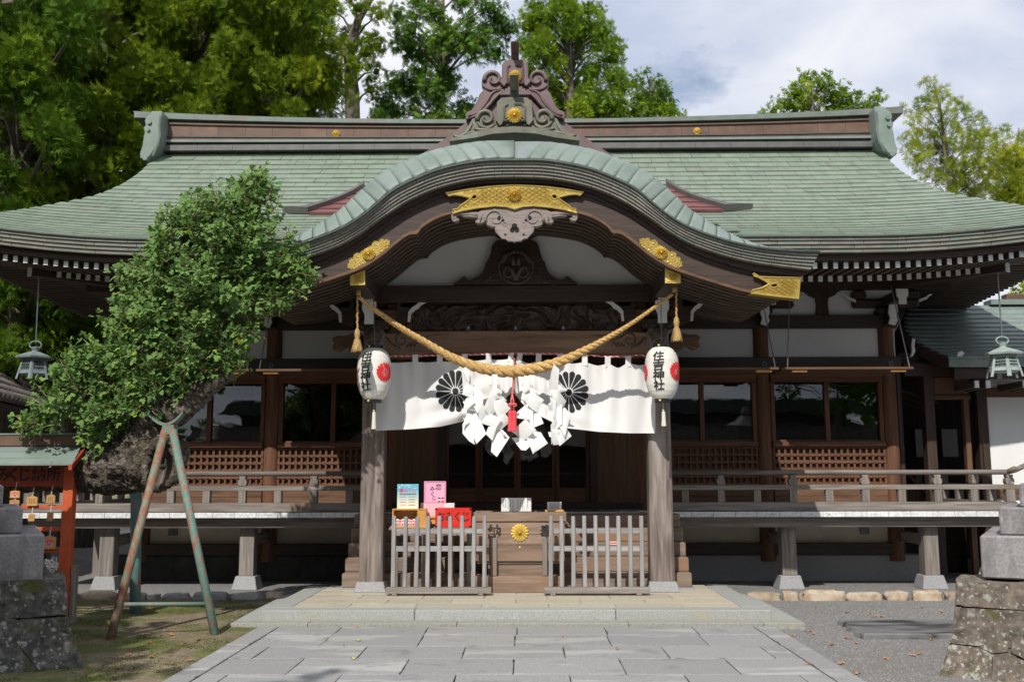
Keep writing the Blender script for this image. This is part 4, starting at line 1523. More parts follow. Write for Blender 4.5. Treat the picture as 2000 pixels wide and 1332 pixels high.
def scale_relief(poly, y, parent, r=0.043, margin=0.02):
    """overlapping wave-scale relief hammered into a gilt plate"""
    b = MB()
    xs_ = [p[0] for p in poly]
    zs_ = [p[1] for p in poly]
    row = 0
    z = max(zs_)
    while z > min(zs_) - r:
        x = min(xs_) + (r if row % 2 else 0)
        while x < max(xs_):
            ok = all(inside(poly, x + dx, z + dz) for dx, dz in ((0, 0), (-r - margin / 2, 0), (r + margin / 2, 0), (0, r + margin / 2)))
            if ok:
                for rr, yy in ((r, 0.004), (r * 0.66, 0.008), (r * 0.34, 0.012)):
                    vs, m_ = [], 8
                    for j in range(m_ + 1):
                        a = pi * j / m_
                        vs.append((x + rr * cos(a), y - yy - 0.003, z + rr * sin(a)))
                        vs.append((x + rr * 0.86 * cos(a), y - yy + 0.004, z + rr * 0.86 * sin(a)))
                    for j in range(m_):
                        b.f.append(tuple(len(b.v) + q for q in (2 * j, 2 * j + 2, 2 * j + 3, 2 * j + 1)))
                        b.m.append(0)
                    b.v += vs
            x += 2 * r
        z -= r * 0.5 if False else r * 0.62
        row += 1
    if b.v:
        o = b.build('wave_relief', 'gold', parent, recalc=False)
        o['kind'] = 'stuff'


def rim(poly, y, w, name, m, parent, r=0.010):
    b = MB()
    pts = [(x, y, z) for x, z in poly] + [(poly[0][0], y, poly[0][1])]
    b.tube(pts, r, n=5, caps=False)
    return b.build(name, m, parent)


def gz(pts, ox, oy, s):
    return [(ox + a / s, oy + c / s) for a, c in pts]


# central plate (right half in zoomed pixels, centre column 958)
ZR = gz([(958, 115), (1200, 128), (1440, 155), (1650, 187), (1617, 217), (1570, 205), (1500, 212), (1430, 230), (1395, 240), (1365, 205), (1330, 215), (1335, 250), (1365, 258), (1395, 245), (1440, 280), (1500, 320), (1530, 352), (1570, 352), (1580, 395), (1480, 365), (1320, 338), (1150, 322), (1040, 330), (958, 356)], 820, 340, 5.124)
hp = xz(ZR, YB - 0.05, 820 + 958 / 5.124)
plate = hp + [(-x, z) for x, z in reversed(hp[1:-1])]
pb = MB().prism(plate, YB - 0.065, YB + 0.01).build('gilt_plate', 'gold_dark', PORCH)
scale_relief(plate, YB - 0.066, PORCH, r=0.042)
rim(plate, YB - 0.068, 0, 'gilt_rim', 'gold', PORCH)
qc = P(1007, 381, YB - 0.08)
crest3d((0.0, YB - 0.075, qc.z), 0.077, 0.045, 'gilt_crest', 'gold_yellow', PORCH)
# end plates of the barge boards
ZE = gz([(1455, 718), (1500, 745), (1560, 748), (1795, 752), (1780, 903), (1600, 882), (1435, 862), (1450, 842), (1520, 825), (1565, 800), (1575, 810), (1600, 825), (1632, 815), (1625, 790), (1598, 795), (1580, 800), (1545, 775), (1500, 750), (1462, 738)], 1080, 340, 3.704)
ep = xz(ZE, YB - 0.05, 1007)
for sx in (-1, 1):
    q = [(sx * x, z) for x, z in ep]
    MB().prism(q, YB - 0.055, YB + 0.115).build('gilt_end_plate', 'gold_dark', PORCH)
    scale_relief(q, YB - 0.056, PORCH, r=0.036)
    rim(q, YB - 0.058, 0, 'gilt_rim', 'gold', PORCH)
    # floral fitting: chrysanthemum with leaf scrolls to both sides
    c = P(1291.5, 493, YB - 0.05)
    cx_, cz_ = sx * (c.x - 0.0), c.z
    ang = sx * -0.58
    fl = part('floral_fitting', PORCH, (0, 0, 0))
    crest3d((cx_, YB - 0.03, cz_), 0.078, 0.035, 'flower', 'gold_yellow', PORCH)
    def fp(x, z, y):
        return (cx_ + x * cos(ang) - z * sin(ang), y, cz_ + x * sin(ang) + z * cos(ang))
    hf = [(0.0, 0.062), (0.05, 0.075), (0.085, 0.062), (0.10, 0.085), (0.14, 0.092), (0.165, 0.066), (0.18, 0.055), (0.205, 0.075), (0.225, 0.06), (0.235, 0.035), (0.262, 0.04), (0.268, 0.018), (0.292, 0.0),
          (0.268, -0.018), (0.262, -0.042), (0.24, -0.03), (0.225, -0.055), (0.20, -0.068), (0.175, -0.05), (0.155, -0.075), (0.12, -0.088), (0.095, -0.06), (0.06, -0.078), (0.0, -0.062)]
    ol = hf + [(-x, z) for x, z in reversed(hf[1:-1])]
    pts = [fp(x, z, 0) for x, z in ol]
    MB().prism([(p[0], p[2]) for p in pts], YB - 0.018, YB + 0.004).build('fitting_plate', 'gold_dark', PORCH, bevel=0.004)
    b = MB()
    b.tube([(p[0], YB - 0.019, p[2]) for p in pts] + [(pts[0][0], YB - 0.019, pts[0][2])], 0.0045, n=5, caps=False)
    for sg in (-1, 1):
        for (d, e_, r0) in ((0.128, 0.045, 0.036), (0.128, -0.045, 0.036), (0.175, 0.004, 0.030), (0.212, 0.036, 0.022), (0.212, -0.034, 0.022), (0.248, 0.004, 0.024)):
            ring = []
            for j in range(15):
                a = 2 * pi * j / 14
                rr = r0 * (1 + 0.22 * cos(3 * a + d * 40))
                ring.append(fp(sg * d + rr * cos(a) * 1.05, e_ + rr * sin(a) * 0.85, YB - 0.020))
            b.tube(ring, 0.0045, n=5, caps=False)
            b.add([fp(sg * d + r0 * 0.55 * cos(2 * pi * j / 8), e_ + r0 * 0.5 * sin(2 * pi * j / 8), YB - 0.019) for j in range(8)] + [fp(sg * d, e_, YB - 0.030)], [(j, (j + 1) % 8, 8) for j in range(8)])
    b.build('gilt_leaf_relief', 'gold', PORCH, recalc=False)['kind'] = 'stuff'
    bpy.data.objects.remove(fl)

# gegyo: carved pendant under the plate (right half, centre 958) ------
gw = [(958, 340), (1160, 340), (1280, 355), (1320, 385), (1400, 368), (1500, 378), (1560, 395), (1592, 405), (1590, 440), (1570, 475), (1535, 480), (1508, 460), (1512, 440), (1535, 445), (1540, 425), (1510, 405), (1450, 430), (1380, 440), (1330, 450), (1355, 480), (1330, 500), (1285, 500), (1250, 480), (1230, 520), (1180, 537), (1148, 535), (1140, 590), (1105, 620), (1090, 645), (1050, 650), (1030, 672), (985, 672), (958, 685)]
gp = xz(gz(gw, 820, 340, 5.124), YB - 0.02, 820 + 958 / 5.124)
MB().prism(gp + [(-x, z) for x, z in reversed(gp[1:-1])], YB - 0.045, YB + 0.035).build('gable_pendant', 'carve_lt', PORCH, bevel=0.008)


def scroll(cx, cz, y, r0, r1, turns, a0, dirn, rad, b, n=26, yo=0.0):
    pts, rr = [], []
    for i in range(n + 1):
        t = i / n
        r = r0 + (r1 - r0) * t
        a = a0 + dirn * 2 * pi * turns * t
        pts.append((cx + r * cos(a), y - yo * t, cz + r * sin(a)))
        rr.append(rad * (1 - 0.55 * t))
    b.tube(pts, rr, n=6)


def gq(zx, zy, y=YB - 0.05):
    q = P(820 + zx / 5.124, 340 + zy / 5.124, y)
    return (q.x - P(820 + 958 / 5.124, 340 + zy / 5.124, y).x, q.z)


b = MB()
d_ = MB()
for sx in (-1, 1):
    x, z = gq(1150, 445)
    scroll(sx * x, z, YB - 0.045, 0.115, 0.03, 1.1, (-0.3 if sx > 0 else pi + 0.3), sx, 0.018, b)
    x, z = gq(1110, 440)
    d_.add([(sx * x + 0.024 * cos(2 * pi * j / 8), YB - 0.048, z + 0.028 * sin(2 * pi * j / 8)) for j in range(8)], [tuple(range(8))])
    x, z = gq(1075, 462)
    d_.add([(sx * x + 0.02 * cos(2 * pi * j / 8), YB - 0.048, z + 0.015 * sin(2 * pi * j / 8)) for j in range(8)], [tuple(range(8))])
    for (za, zb) in (((1290, 400), (1300, 480)), ((1330, 410), (1500, 400)), ((1330, 430), (1480, 420))):
        p0, p1 = gq(*za), gq(*zb)
        b.tube([(sx * p0[0], YB - 0.045, p0[1]), (sx * (p0[0] + p1[0]) / 2, YB - 0.05, (p0[1] + p1[1]) / 2 + 0.008), (sx * p1[0], YB - 0.045, p1[1])], [0.014, 0.012, 0.006], n=6)
    x, z = gq(1555, 445)
    scroll(sx * x, z, YB - 0.045, 0.032, 0.012, 1.0, (0.6 if sx > 0 else pi - 0.6), -sx, 0.010, b)
    p0 = [gq(1165, 345), gq(1120, 385), gq(1098, 410)]
    b.tube([(sx * q[0], YB - 0.045, q[1]) for q in p0], [0.01, 0.01, 0.006], n=6)
    x, z = gq(1052, 505)
    scroll(sx * x, z, YB - 0.045, 0.028, 0.012, 1.0, 2.0 if sx > 0 else pi - 2.0, -sx, 0.007, b)
    # scalloped rim of the shield
    rim_z = [(1148, 535), (1143, 580), (1108, 612), (1085, 640), (1045, 645), (1022, 668), (985, 668), (958, 680)]
    b.tube([(sx * gq(*q)[0], YB - 0.046, gq(*q)[1]) for q in rim_z], 0.009, n=6)
    x, z = gq(1050, 605)
    d_.add([(sx * x + 0.014 * cos(2 * pi * j / 6), YB - 0.048, z + 0.014 * sin(2 * pi * j / 6)) for j in range(6)], [tuple(range(6))])
b.build('pendant_scrolls', 'carve_lt', PORCH, smooth=True)
for (zx, zy, r) in ((958, 525, 0.034), (935, 560, 0.028), (982, 560, 0.028)):
    x, z = gq(zx, zy)
    d_.add([(x + r * cos(2 * pi * j / 10), YB - 0.0485, z + r * 1.1 * sin(2 * pi * j / 10)) for j in range(10)], [tuple(range(10))])
d_.build('pendant_openings', 'void', PORCH, recalc=False)['kind'] = 'stuff'  # flat black discs painting the shade of pierced holes

# gable wall and frog-leg strut --------------------------------------
zb_ = P(1000, 557, 12.85).z
i_w = [i for i, (x, z) in enumerate(DS) if x < 2.0]
gl = [(x, z + 0.05) for x, z in [DS[i] for i in i_w][::4]]
poly = full(gl)
poly = [(-gl[-1][0], zb_ - 0.1)] + poly + [(gl[-1][0], zb_ - 0.1)]
MB().prism(poly, 12.86, 12.93).build('gable_wall', 'plaster', PORCH)
kz = [(958, 655), (1100, 668), (1160, 690), (1190, 730), (1205, 800), (1230, 870), (1255, 900), (1258, 930), (1290, 1000), (1340, 1045), (1400, 1070), (1450, 1065), (1455, 1035), (1475, 1030), (1505, 1055), (1530, 1075), (1575, 1100), (1575, 1112)]
kp = xz(gz(kz, 820, 340, 5.124), 12.80, 820 + 958 / 5.124)
MB().prism(kp + [(-x, z) for x, z in reversed(kp[1:])], 12.72, 12.87).build('frog_leg_strut', 'dark_x', PORCH, bevel=0.012)
kz2 = [(690, 560), (700, 600), (760, 620), (830, 650), (958, 690), (1085, 650), (1160, 620), (1220, 600), (1230, 560), (1190, 540), (730, 540)]
kp2 = [(P(820 + a / 5.124, 340 + c / 5.124, 12.8).x, P(820 + a / 5.124, 340 + c / 5.124, 12.8).z) for a, c in kz2]
MB().prism(kp2, 12.74, 12.87).build('bearing_block', 'dark_x', PORCH, bevel=0.01)


def kq(zx, zy, y=12.70):
    q = P(820 + zx / 5.124, 340 + zy / 5.124, y)
    return (q.x, q.z)


b = MB()
c0 = kq(962, 930)
pts = []
for j in range(33):
    a = 2 * pi * j / 32
    pts.append((c0[0] + 0.225 * cos(a), 12.715, c0[1] + 0.215 * sin(a)))
b.tube(pts, 0.016, n=6, caps=False)
for sx in (-1, 1):
    scroll(c0[0] + sx * 0.085, c0[1] - 0.075, 12.715, 0.085, 0.02, 1.2, (1.57 if sx > 0 else 1.57), -sx, 0.026, b, yo=0.02)
    b.tube([(c0[0], 12.71, c0[1] - 0.17), (c0[0] + sx * 0.05, 12.70, c0[1] - 0.03), (c0[0] + sx * 0.16, 12.71, c0[1] + 0.03)], [0.03, 0.035, 0.01], n=6)
    b.tube([(c0[0] + sx * 0.03, 12.70, c0[1] + 0.02), (c0[0] + sx * 0.04, 12.69, c0[1] + 0.11), (c0[0] + sx * 0.02, 12.70, c0[1] + 0.17)], [0.028, 0.03, 0.012], n=6)
    for t in range(7):
        a = 0.25 + t * 0.2
        b.tube([(c0[0] + sx * 0.215 * cos(a), 12.70, c0[1] + 0.03 + 0.19 * sin(a)), (c0[0] + sx * 0.15 * cos(a), 12.695, c0[1] + 0.03 + 0.14 * sin(a))], [0.026, 0.012], n=6)
    p = [kq(958 + sx * 180, 940), kq(958 + sx * 260, 1040), kq(958 + sx * 350, 1100)]
    b.tube([(q[0], 12.715, q[1]) for q in p], [0.008, 0.008, 0.006], n=6)
    for t in range(5):
        q = kq(958 + sx * (200 + 45 * t), 1040 + 10 * t)
        scroll(q[0], q[1], 12.715, 0.035, 0.01, 1.0, t, sx, 0.010, b, n=12)
b.build('strut_carving', 'carve', PORCH, smooth=True)

# ================================================================== PORCH FRAME
FRAME = part('porch_frame', HALL, (0, -3, 0))
zc = lambda v, Y: P(1000, v, Y).z
for sx in (-1, 1):
    b = MB()
    w0, w1, ch = 0.150, 0.140, 0.022

    def ring(w, z):
        c = ch
        return [(sx * PX + x, PY + y, z) for x, y in ((-w + c, -w), (w - c, -w), (w, -w + c), (w, w - c), (w - c, w), (-w + c, w), (-w, w - c), (-w, -w + c))]
    r0, r1 = ring(w0, 0.28), ring(w1, 3.46)
    b.add(r0 + r1, [tuple(range(7, -1, -1)), tuple(range(8, 16))] + [(i, (i + 1) % 8, (i + 1) % 8 + 8, i + 8) for i in range(8)])
    b.build('pillar', 'pillar_wood', FRAME) if 'pillar_wood' in MT else b.build('pillar', 'grey_z', FRAME)
    b = MB().hexa([(sx * PX - 0.205, PY - 0.205, 0.1645), (sx * PX + 0.205, PY - 0.205, 0.1645), (sx * PX + 0.205, PY + 0.205, 0.1645), (sx * PX - 0.205, PY + 0.205, 0.1645),
                   (sx * PX - 0.168, PY - 0.168, 0.292), (sx * PX + 0.168, PY - 0.168, 0.292), (sx * PX + 0.168, PY + 0.168, 0.292), (sx * PX - 0.168, PY + 0.168, 0.292)])
    b.build('pillar_stone', 'granite', FRAME, bevel=0.008)
# lower tie beam, slightly arched below, carved at both ends
zt, zbm = zc(646, 12.8), zc(697, 12.8)
n = 31
vs = []
for i in range(n):
    x = -1.72 + 3.44 * i / (n - 1)
    e_ = max(0, (abs(x) - 1.25) / 0.47)
    lo = zbm + (0.045 if abs(x) < 1.2 else 0.045 * max(0, 1 - (abs(x) - 1.2) / 0.1))
    vs += [(x, 12.80, lo), (x, 13.04, lo), (x, 13.04, zt - 0.03 * e_), (x, 12.80, zt - 0.03 * e_)]
fs = [(i * 4 + j, i * 4 + (j + 1) % 4, i * 4 + 4 + (j + 1) % 4, i * 4 + 4 + j) for i in range(n - 1) for j in range(4)]
MB().add(vs, fs).build('tie_beam', 'beam', FRAME, bevel=0.01)
for sx in (-1, 1):
    b = MB()
    q = P(1007 + sx * 222, 664, 12.80)
    scroll(q.x, q.z, 12.80, 0.10, 0.02, 1.35, (2.6 if sx > 0 else 0.55), -sx, 0.015, b)
    b.tube([(q.x - sx * 0.09, 12.80, q.z + 0.05), (q.x - sx * 0.22, 12.80, q.z + 0.0), (q.x - sx * 0.36, 12.80, q.z + 0.055), (q.x - sx * 0.52, 12.80, q.z + 0.075)], [0.014, 0.014, 0.010, 0.003], n=5)
    b.tube([(q.x + sx * 0.02, 12.80, q.z - 0.10), (q.x + sx * 0.13, 12.80, q.z - 0.05), (q.x + sx * 0.20, 12.80, q.z + 0.03), (q.x + sx * 0.27, 12.80, q.z + 0.03)], [0.016, 0.016, 0.012, 0.004], n=5)
    for t in range(3):
        b.tube([(q.x - sx * (0.06 + 0.05 * t), 12.80, q.z - 0.09), (q.x - sx * (0.10 + 0.05 * t), 12.80, q.z - 0.05 + 0.012 * t), (q.x - sx * (0.14 + 0.045 * t), 12.80, q.z - 0.07)], [0.013, 0.012, 0.005], n=5)
        b.tube([(q.x - sx * (0.02 - 0.06 * t), 12.80, q.z + 0.10), (q.x - sx * (0.03 - 0.07 * t), 12.80, q.z + 0.135 - 0.02 * t)], [0.013, 0.006], n=5)
    b.build('beam_carving', 'carve', FRAME, smooth=True)
b = MB()
for u in (915, 1007, 1100):
    q = P(u, 642, 12.78)
    b.box(q.x - 0.016, q.x + 0.016, 12.76, 12.83, q.z - 0.005, q.z + 0.03)
    pts = [(q.x + 0.022 * cos(2 * pi * j / 12), 12.765, q.z - 0.03 + 0.022 * sin(2 * pi * j / 12)) for j in range(13)]
    b.tube(pts, 0.005, n=5, caps=False)
b.build('hook_ring', 'iron', FRAME)
# upper beam and the carved panel between
zt2, zb2 = zc(557, 12.72), zc(589, 12.72)
boxo('upper_beam', 'dark_x', FRAME, -1.80, 1.80, 12.72, 13.0, zb2, zt2, bevel=0.008)
x0, x1 = P(806, 615, 12.95).x, P(1210, 615, 12.95).x
zlo, zhi = zt - 0.01, zb2 + 0.01


def carve(a, c):
    x, z = x0 + (x1 - x0) * a, zlo + (zhi - zlo) * c
    p = Vector((x * 3.2, z * 3.2, 0.3))
    w = Vector((mnoise.noise(p * 1.1), mnoise.noise(p * 1.1 + Vector((9, 3, 1))), 0))
    r = 1 - abs(mnoise.noise(p * 2.1 + w * 1.5)) * 2.2
    s_ = sin((p.x + w.x * 2.2) * 5 + (p.y + w.y * 2) * 9) * 0.5 + 0.5
    e_ = min(1, min(a, 1 - a) * 10) * min(1, min(c, 1 - c) * 6 + 0.3)
    return (x, 13.0 - (0.10 * max(r, 0) ** 1.5 + 0.035 * s_) * e_, z)


MB().grid(carve, 190, 44).build('carved_dragon_panel' if False else 'carved_panel', 'carve', FRAME, smooth=True)
boxo('panel_backing', 'dark_x', FRAME, -1.7, 1.7, 13.05, 13.10, zt - 0.02, zb2 + 0.02)
for sx in (-1, 1):
    u0, u1 = (757, 805) if sx < 0 else (1212, 1262)
    a, c = P(u0, 615, 12.93).x, P(u1, 615, 12.93).x
    boxo('panel_end', 'brown_x', FRAME, min(a, c), max(a, c), 12.93, 13.04, zlo, zhi, bevel=0.006)
    # purlin with gilt cap, running back to the hall
    capz = (528, 557) if sx < 0 else (523.5, 553)
    pu = [(684, 537), (713, 528), (713, 556.5), (684, 557.5)] if sx < 0 else [(1329, 534), (1299, 523), (1299, 553), (1329, 553.5)]
    yc = 11.33
    q = xz(pu, yc)
    b = MB().prism(q, yc + 0.012, 14.6)
    b.build('purlin', 'dark_y', FRAME, bevel=0.004)
    b = MB().prism(q, yc - 0.008, yc + 0.012)
    b.build('purlin_cap', 'gold_yellow', FRAME)
    cx_ = sum(p[0] for p in q) / 4
    cz_ = sum(p[1] for p in q) / 4
    inn = [(cx_ + (x - cx_) * 0.78, cz_ + (z - cz_) * 0.78) for x, z in q]
    rim(inn, yc - 0.010, 0, 'purlin_cap_rim', 'gold', FRAME, r=0.005)
    scale_relief(inn, yc - 0.008, FRAME, r=0.022, margin=0.004)
    # bracket set on the pillar head: stacked blocks, arms with white ends
    X = sx * PX
    zz = zc(645, PY)
    boxo('bracket_block', 'dark_x', FRAME, X - 0.20, X + 0.20, PY - 0.20, PY + 0.20, zt + 0.02, zt + 0.16, bevel=0.03)
    boxo('bracket_arm', 'brown_x', FRAME, X - 0.50, X + 0.50, PY - 0.075, PY + 0.075, zt + 0.163, zt + 0.30, bevel=0.02)
    boxo('bracket_arm', 'dark_y', FRAME, X - 0.075, X + 0.075, PY - 0.62, PY + 0.5, zt + 0.165, zt + 0.32, bevel=0.02)
    b = MB().prism([(X - 0.085, zt + 0.30), (X + 0.085, zt + 0.30), (X + 0.085, zt + 0.20), (X + 0.055, zt + 0.14), (X + 0.055, zt + 0.02), (X - 0.055, zt + 0.02), (X - 0.055, zt + 0.14), (X - 0.085, zt + 0.20)], PY - 0.64, PY - 0.60)
    b.build('bracket_end', 'white_paint', FRAME)
    b = MB().box(X - 0.05, X + 0.05, PY - 0.66, PY - 0.55, zt + 0.305, zt + 0.42)
    b.build('bracket_tip', 'white_paint', FRAME)
    for s2 in (-1, 1):
        xo = X + s2 * 0.42
        boxo('bracket_cube', 'brown_x', FRAME, xo - 0.10, xo + 0.10, PY - 0.10, PY + 0.10, zt + 0.302, zt + 0.42, bevel=0.02)
        # cloud shaped bracket with white edge
        cl = [(0.02, 0.02), (0.03, 0.12), (0.08, 0.17), (0.12, 0.19), (0.16, 0.24), (0.22, 0.27), (0.235, 0.30), (0.215, 0.33), (0.19, 0.31), (0.15, 0.285), (0.10, 0.24), (0.05, 0.21), (0.0, 0.15), (-0.01, 0.02)]
        xs2 = xo + s2 * 0.02
        b = MB().prism([(xs2 + s2 * a, zt + 0.10 + c) for a, c in cl], PY - 0.16, PY - 0.10)
        b.build('bracket_scroll', 'white_paint', FRAME)
        b = MB().prism([(xs2 - s2 * 0.16, zt + 0.06), (xs2 - s2 * 0.16, zt + 0.42)] + [(xs2 + s2 * (a - 0.004), zt + 0.1 + c) for a, c in cl[7:][::1]], PY - 0.10, PY + 0.06)
        b.build('bracket_cloud', 'dark_x', FRAME)
    # carved nose of the tie beam outside the pillar
    ez = [(1322, 648), (1345, 655), (1362, 655), (1372, 660), (1366, 668), (1371, 680), (1360, 685), (1345, 676), (1335, 684), (1318, 690), (1312, 690), (1312, 650)]
    q = xz(ez, PY, 1012)
    q = [(sx * x, z) for x, z in q]
    MB().prism(q, PY - 0.09, PY + 0.09).build('beam_nose', 'brown_x', FRAME, bevel=0.015)
    b = MB()
    cxn = sum(p[0] for p in q) / len(q)
    czn = sum(p[1] for p in q) / len(q)
    scroll(cxn, czn, PY - 0.09, 0.07, 0.015, 1.3, 0.5, sx, 0.014, b)
    b.build('nose_carving', 'carve', FRAME)
    # carved head on the pillar front, behind the paper lantern
    b = MB()
    for j, (dx, dz, r) in enumerate(((0, 0, 0.11), (-0.08, 0.05, 0.06), (0.08, 0.05, 0.06), (0, -0.08, 0.08), (0.05, 0.10, 0.05), (-0.05, 0.10, 0.05))):
        b.lathe([(0.01, -r), (r * 0.7, -r * 0.7), (r, 0), (r * 0.7, r * 0.7), (0.01, r)], (X + dx, PY - 0.18, zt - 0.06 + dz), 8)
    b.build('carved_head', 'carve', FRAME, smooth=True)
    # rainbow beam from pillar to hall
    b = MB()
    b.tube([(X, PY + 0.1, zt - 0.05), (X, PY + 0.8, zt + 0.12), (X, PY + 1.6, zt + 0.12), (X, 15.55, zt)], [0.11, 0.12, 0.12, 0.11], n=8)
    b.build('link_beam', 'brown_y', FRAME)

# ================================================================== RIDGE ORNAMENTS OF THE PORCH
ORN = part('ridge_ornament', HALL, (0, -2.5, 5.5))
YF, YR = 11.60, 13.0
# purple gabled cap running back to the main ridge
cap_px = [(1007, 160), (1023, 169), (1040, 184), (1056, 199), (1080, 219), (1104, 236), (1134, 260), (1178, 289), (1225, 318)]
cp = xz(cap_px, YR, 1007)
b = MB()
fc = full(cp)
vs = []
for x, z in fc:
    vs += [(x, YR + 0.06, z), (x, RY, z)]
b.add(vs, [(2 * i, 2 * i + 1, 2 * i + 3, 2 * i + 2) for i in range(len(fc) - 1)])
b.build('cap_roof', 'copper_purple', ORN)
# stepped sheets of the cap front, parallel to its slopes
for k in range(7):
    pin = [(x * 1.0, z - 0.085 * k) for x, z in fc]
    pou = [(x, z - 0.085 * (k + 1) + 0.008) for x, z in fc]
    band(pin, pou, YR + 0.05 - 0.02 * k, YR + 0.5, 'cap_sheet', 'copper_purple', ORN)
for k in range(4):
    b = MB()
    z = P(1007, 172 + 5.2 * k, YR - 0.12).z
    w = 0.10 + 0.035 * k
    b.box(-w, w, YR - 0.16 - 0.03 * k, YR + 0.02, z - 0.034, z)
    b.build('cap_course', 'copper_purple', ORN)


def rq(pts, c, Y, ox=840, oy=70, s=5.79):
    return xz(gz(pts, ox, oy, s), Y, ox + c / s)


def ornament(half, c, Y, m, depth, bodyz, recess, crest_z, crest_r, scrolls, lines, post, name):
    hp_ = rq(half, c, Y)
    MB().prism(hp_ + [(-x, z) for x, z in reversed(hp_) if abs(x) > 1e-4], Y, Y + depth).build(name, m, ORN, bevel=0.012)
    bz = rq(bodyz, c, Y - 0.05)
    MB().prism(bz + [(-x, z) for x, z in reversed(bz) if abs(x) > 1e-4], Y - 0.06, Y + 0.02).build('ornament_body', m, ORN, bevel=0.012)
    rz_ = rq(recess, c, Y - 0.06)
    pts = rz_ + [(-x, z) for x, z in reversed(rz_) if abs(x) > 1e-4]
    b = MB()
    b.tube([(x, Y - 0.062, z) for x, z in pts], 0.020, n=6)
    b.build('ornament_frame', m, ORN)
    for sx in (-1, 1):
        b = MB()
        for (zx, zy, r, a0) in scrolls:
            q = rq([(zx, zy)], c, Y - 0.02)[0]
            scroll(sx * q[0], q[1], Y - 0.005, r, r * 0.25, 1.15, a0 if sx > 0 else pi - a0, sx, 0.034, b, yo=0.02)
        for ln in lines:
            q = rq(ln, c, Y - 0.01)
            q = resample(q, 14)
            b.tube([(sx * x, Y - 0.002, z) for x, z in q], [0.006 + 0.020 * sin(pi * (i + 1) / 16) for i in range(14)], n=6)
        b.build('ornament_scroll', m, ORN, smooth=True)
    q = rq([(c, crest_z)], c, Y - 0.1)[0]
    crest3d((0, Y - 0.075, q[1]), crest_r, 0.04, 'ornament_crest', 'gold_yellow', ORN)
    # projecting roll on top
    (z0_, z1_, hw) = post
    p0, p1 = P(1007, z1_, Y - 0.05), P(1007, z0_, Y - 0.30)
    a = Vector((0, Y + 0.15, p0.z))
    d = Vector((0, -0.42, p1.z - p0.z))
    b = MB()
    b.hexa([(-hw, Y - 0.02, p0.z), (hw, Y - 0.02, p0.z), (hw, Y + 0.22, p0.z), (-hw, Y + 0.22, p0.z),
            (-hw * 1.05, Y - 0.10, p0.z + (p1.z - p0.z) * 0.5), (hw * 1.05, Y - 0.10, p0.z + (p1.z - p0.z) * 0.5), (hw * 1.05, Y + 0.16, p0.z + (p1.z - p0.z) * 0.5), (-hw * 1.05, Y + 0.16, p0.z + (p1.z - p0.z) * 0.5)])
    b.build('ridge_roll', 'copper_dark' if m == 'copper_olive' else m, ORN, bevel=0.012)
    b = MB()
    zm = p0.z + (p1.z - p0.z) * 0.5
    b.hexa([(-hw * 1.05, Y - 0.10, zm + 0.001), (hw * 1.05, Y - 0.10, zm + 0.001), (hw * 1.05, Y + 0.16, zm + 0.001), (-hw * 1.05, Y + 0.16, zm + 0.001),
            (-hw * 1.1, Y - 0.34, p1.z), (hw * 1.1, Y - 0.34, p1.z), (hw * 1.1, Y - 0.06, p1.z + 0.04), (-hw * 1.1, Y - 0.06, p1.z + 0.04)])
    b.build('ridge_roll', m, ORN, bevel=0.012)


ornament([(975, 275), (1040, 275), (1085, 280), (1122, 315), (1128, 470), (1150, 490), (1160, 450), (1180, 420), (1235, 405), (1285, 420), (1318, 450), (1325, 485), (1352, 490), (1355, 540), (1330, 605), (1375, 650), (1410, 740), (1440, 800), (1480, 842), (1518, 850), (1540, 890), (1532, 950), (1480, 925), (1380, 852), (1250, 742), (1120, 625), (1060, 575), (975, 575)],
         975, YR - 0.02, 'copper_purple', 0.16,
         [(975, 272), (1055, 272), (1085, 282), (1095, 302), (1122, 318), (1128, 480), (1160, 515), (1110, 575), (1085, 575), (1066, 530), (975, 530)],
         [(975, 335), (1035, 335), (1050, 352), (1062, 360), (1064, 540)], 455, 0.095,
         [(1222, 490, 0.125, -0.2)],
         [[(1110, 590), (1200, 610), (1290, 595), (1345, 545)], [(1110, 605), (1230, 640), (1310, 760), (1400, 860), (1510, 900)], [(1100, 610), (1190, 690), (1290, 800), (1390, 880), (1500, 930)], [(1090, 590), (1220, 720), (1330, 820)]],
         (83, 118, 0.052), 'rear_ridge_ornament')
ornament([(962, 700), (1010, 700), (1110, 705), (1160, 748), (1170, 945), (1200, 955), (1225, 890), (1240, 868), (1290, 850), (1340, 868), (1355, 888), (1385, 890), (1398, 930), (1440, 932), (1480, 1005), (1540, 1065), (1600, 1112), (1645, 1110), (1650, 1090), (1665, 1118), (1692, 1140), (1702, 1200), (1660, 1192), (1400, 1115), (1200, 1072), (962, 1060)],
         962, YF, 'copper_olive', 0.14,
         [(962, 697), (1010, 697), (1112, 704), (1128, 722), (1158, 748), (1172, 945), (1180, 950), (1128, 1020), (1100, 1000), (1080, 940), (962, 940)],
         [(962, 772), (1040, 772), (1060, 792), (1078, 806), (1082, 960)], 895, 0.098,
         [(1285, 930, 0.11, -0.2)],
         [[(1185, 985), (1260, 1035), (1340, 1020), (1395, 950)], [(1180, 1000), (1300, 1060), (1420, 1045)], [(1440, 985), (1500, 1080), (1580, 1140), (1660, 1115)], [(1400, 1080), (1520, 1105), (1600, 1150), (1680, 1160)], [(1130, 1010), (1210, 1065)]],
         (148, 197, 0.05), 'front_ridge_ornament')
# curved foot under the front ornament
ft = rq([(962, 1058), (1200, 1070), (1400, 1112), (1700, 1200)], 962, YF)
fu = [(x, z - 0.075) for x, z in ft]
fu[-1] = (ft[-1][0] - 0.01, ft[-1][1] - 0.02)
band(full(ft), full(fu), YF - 0.10, YF + 0.2, 'ornament_foot', 'copper_olive', ORN)

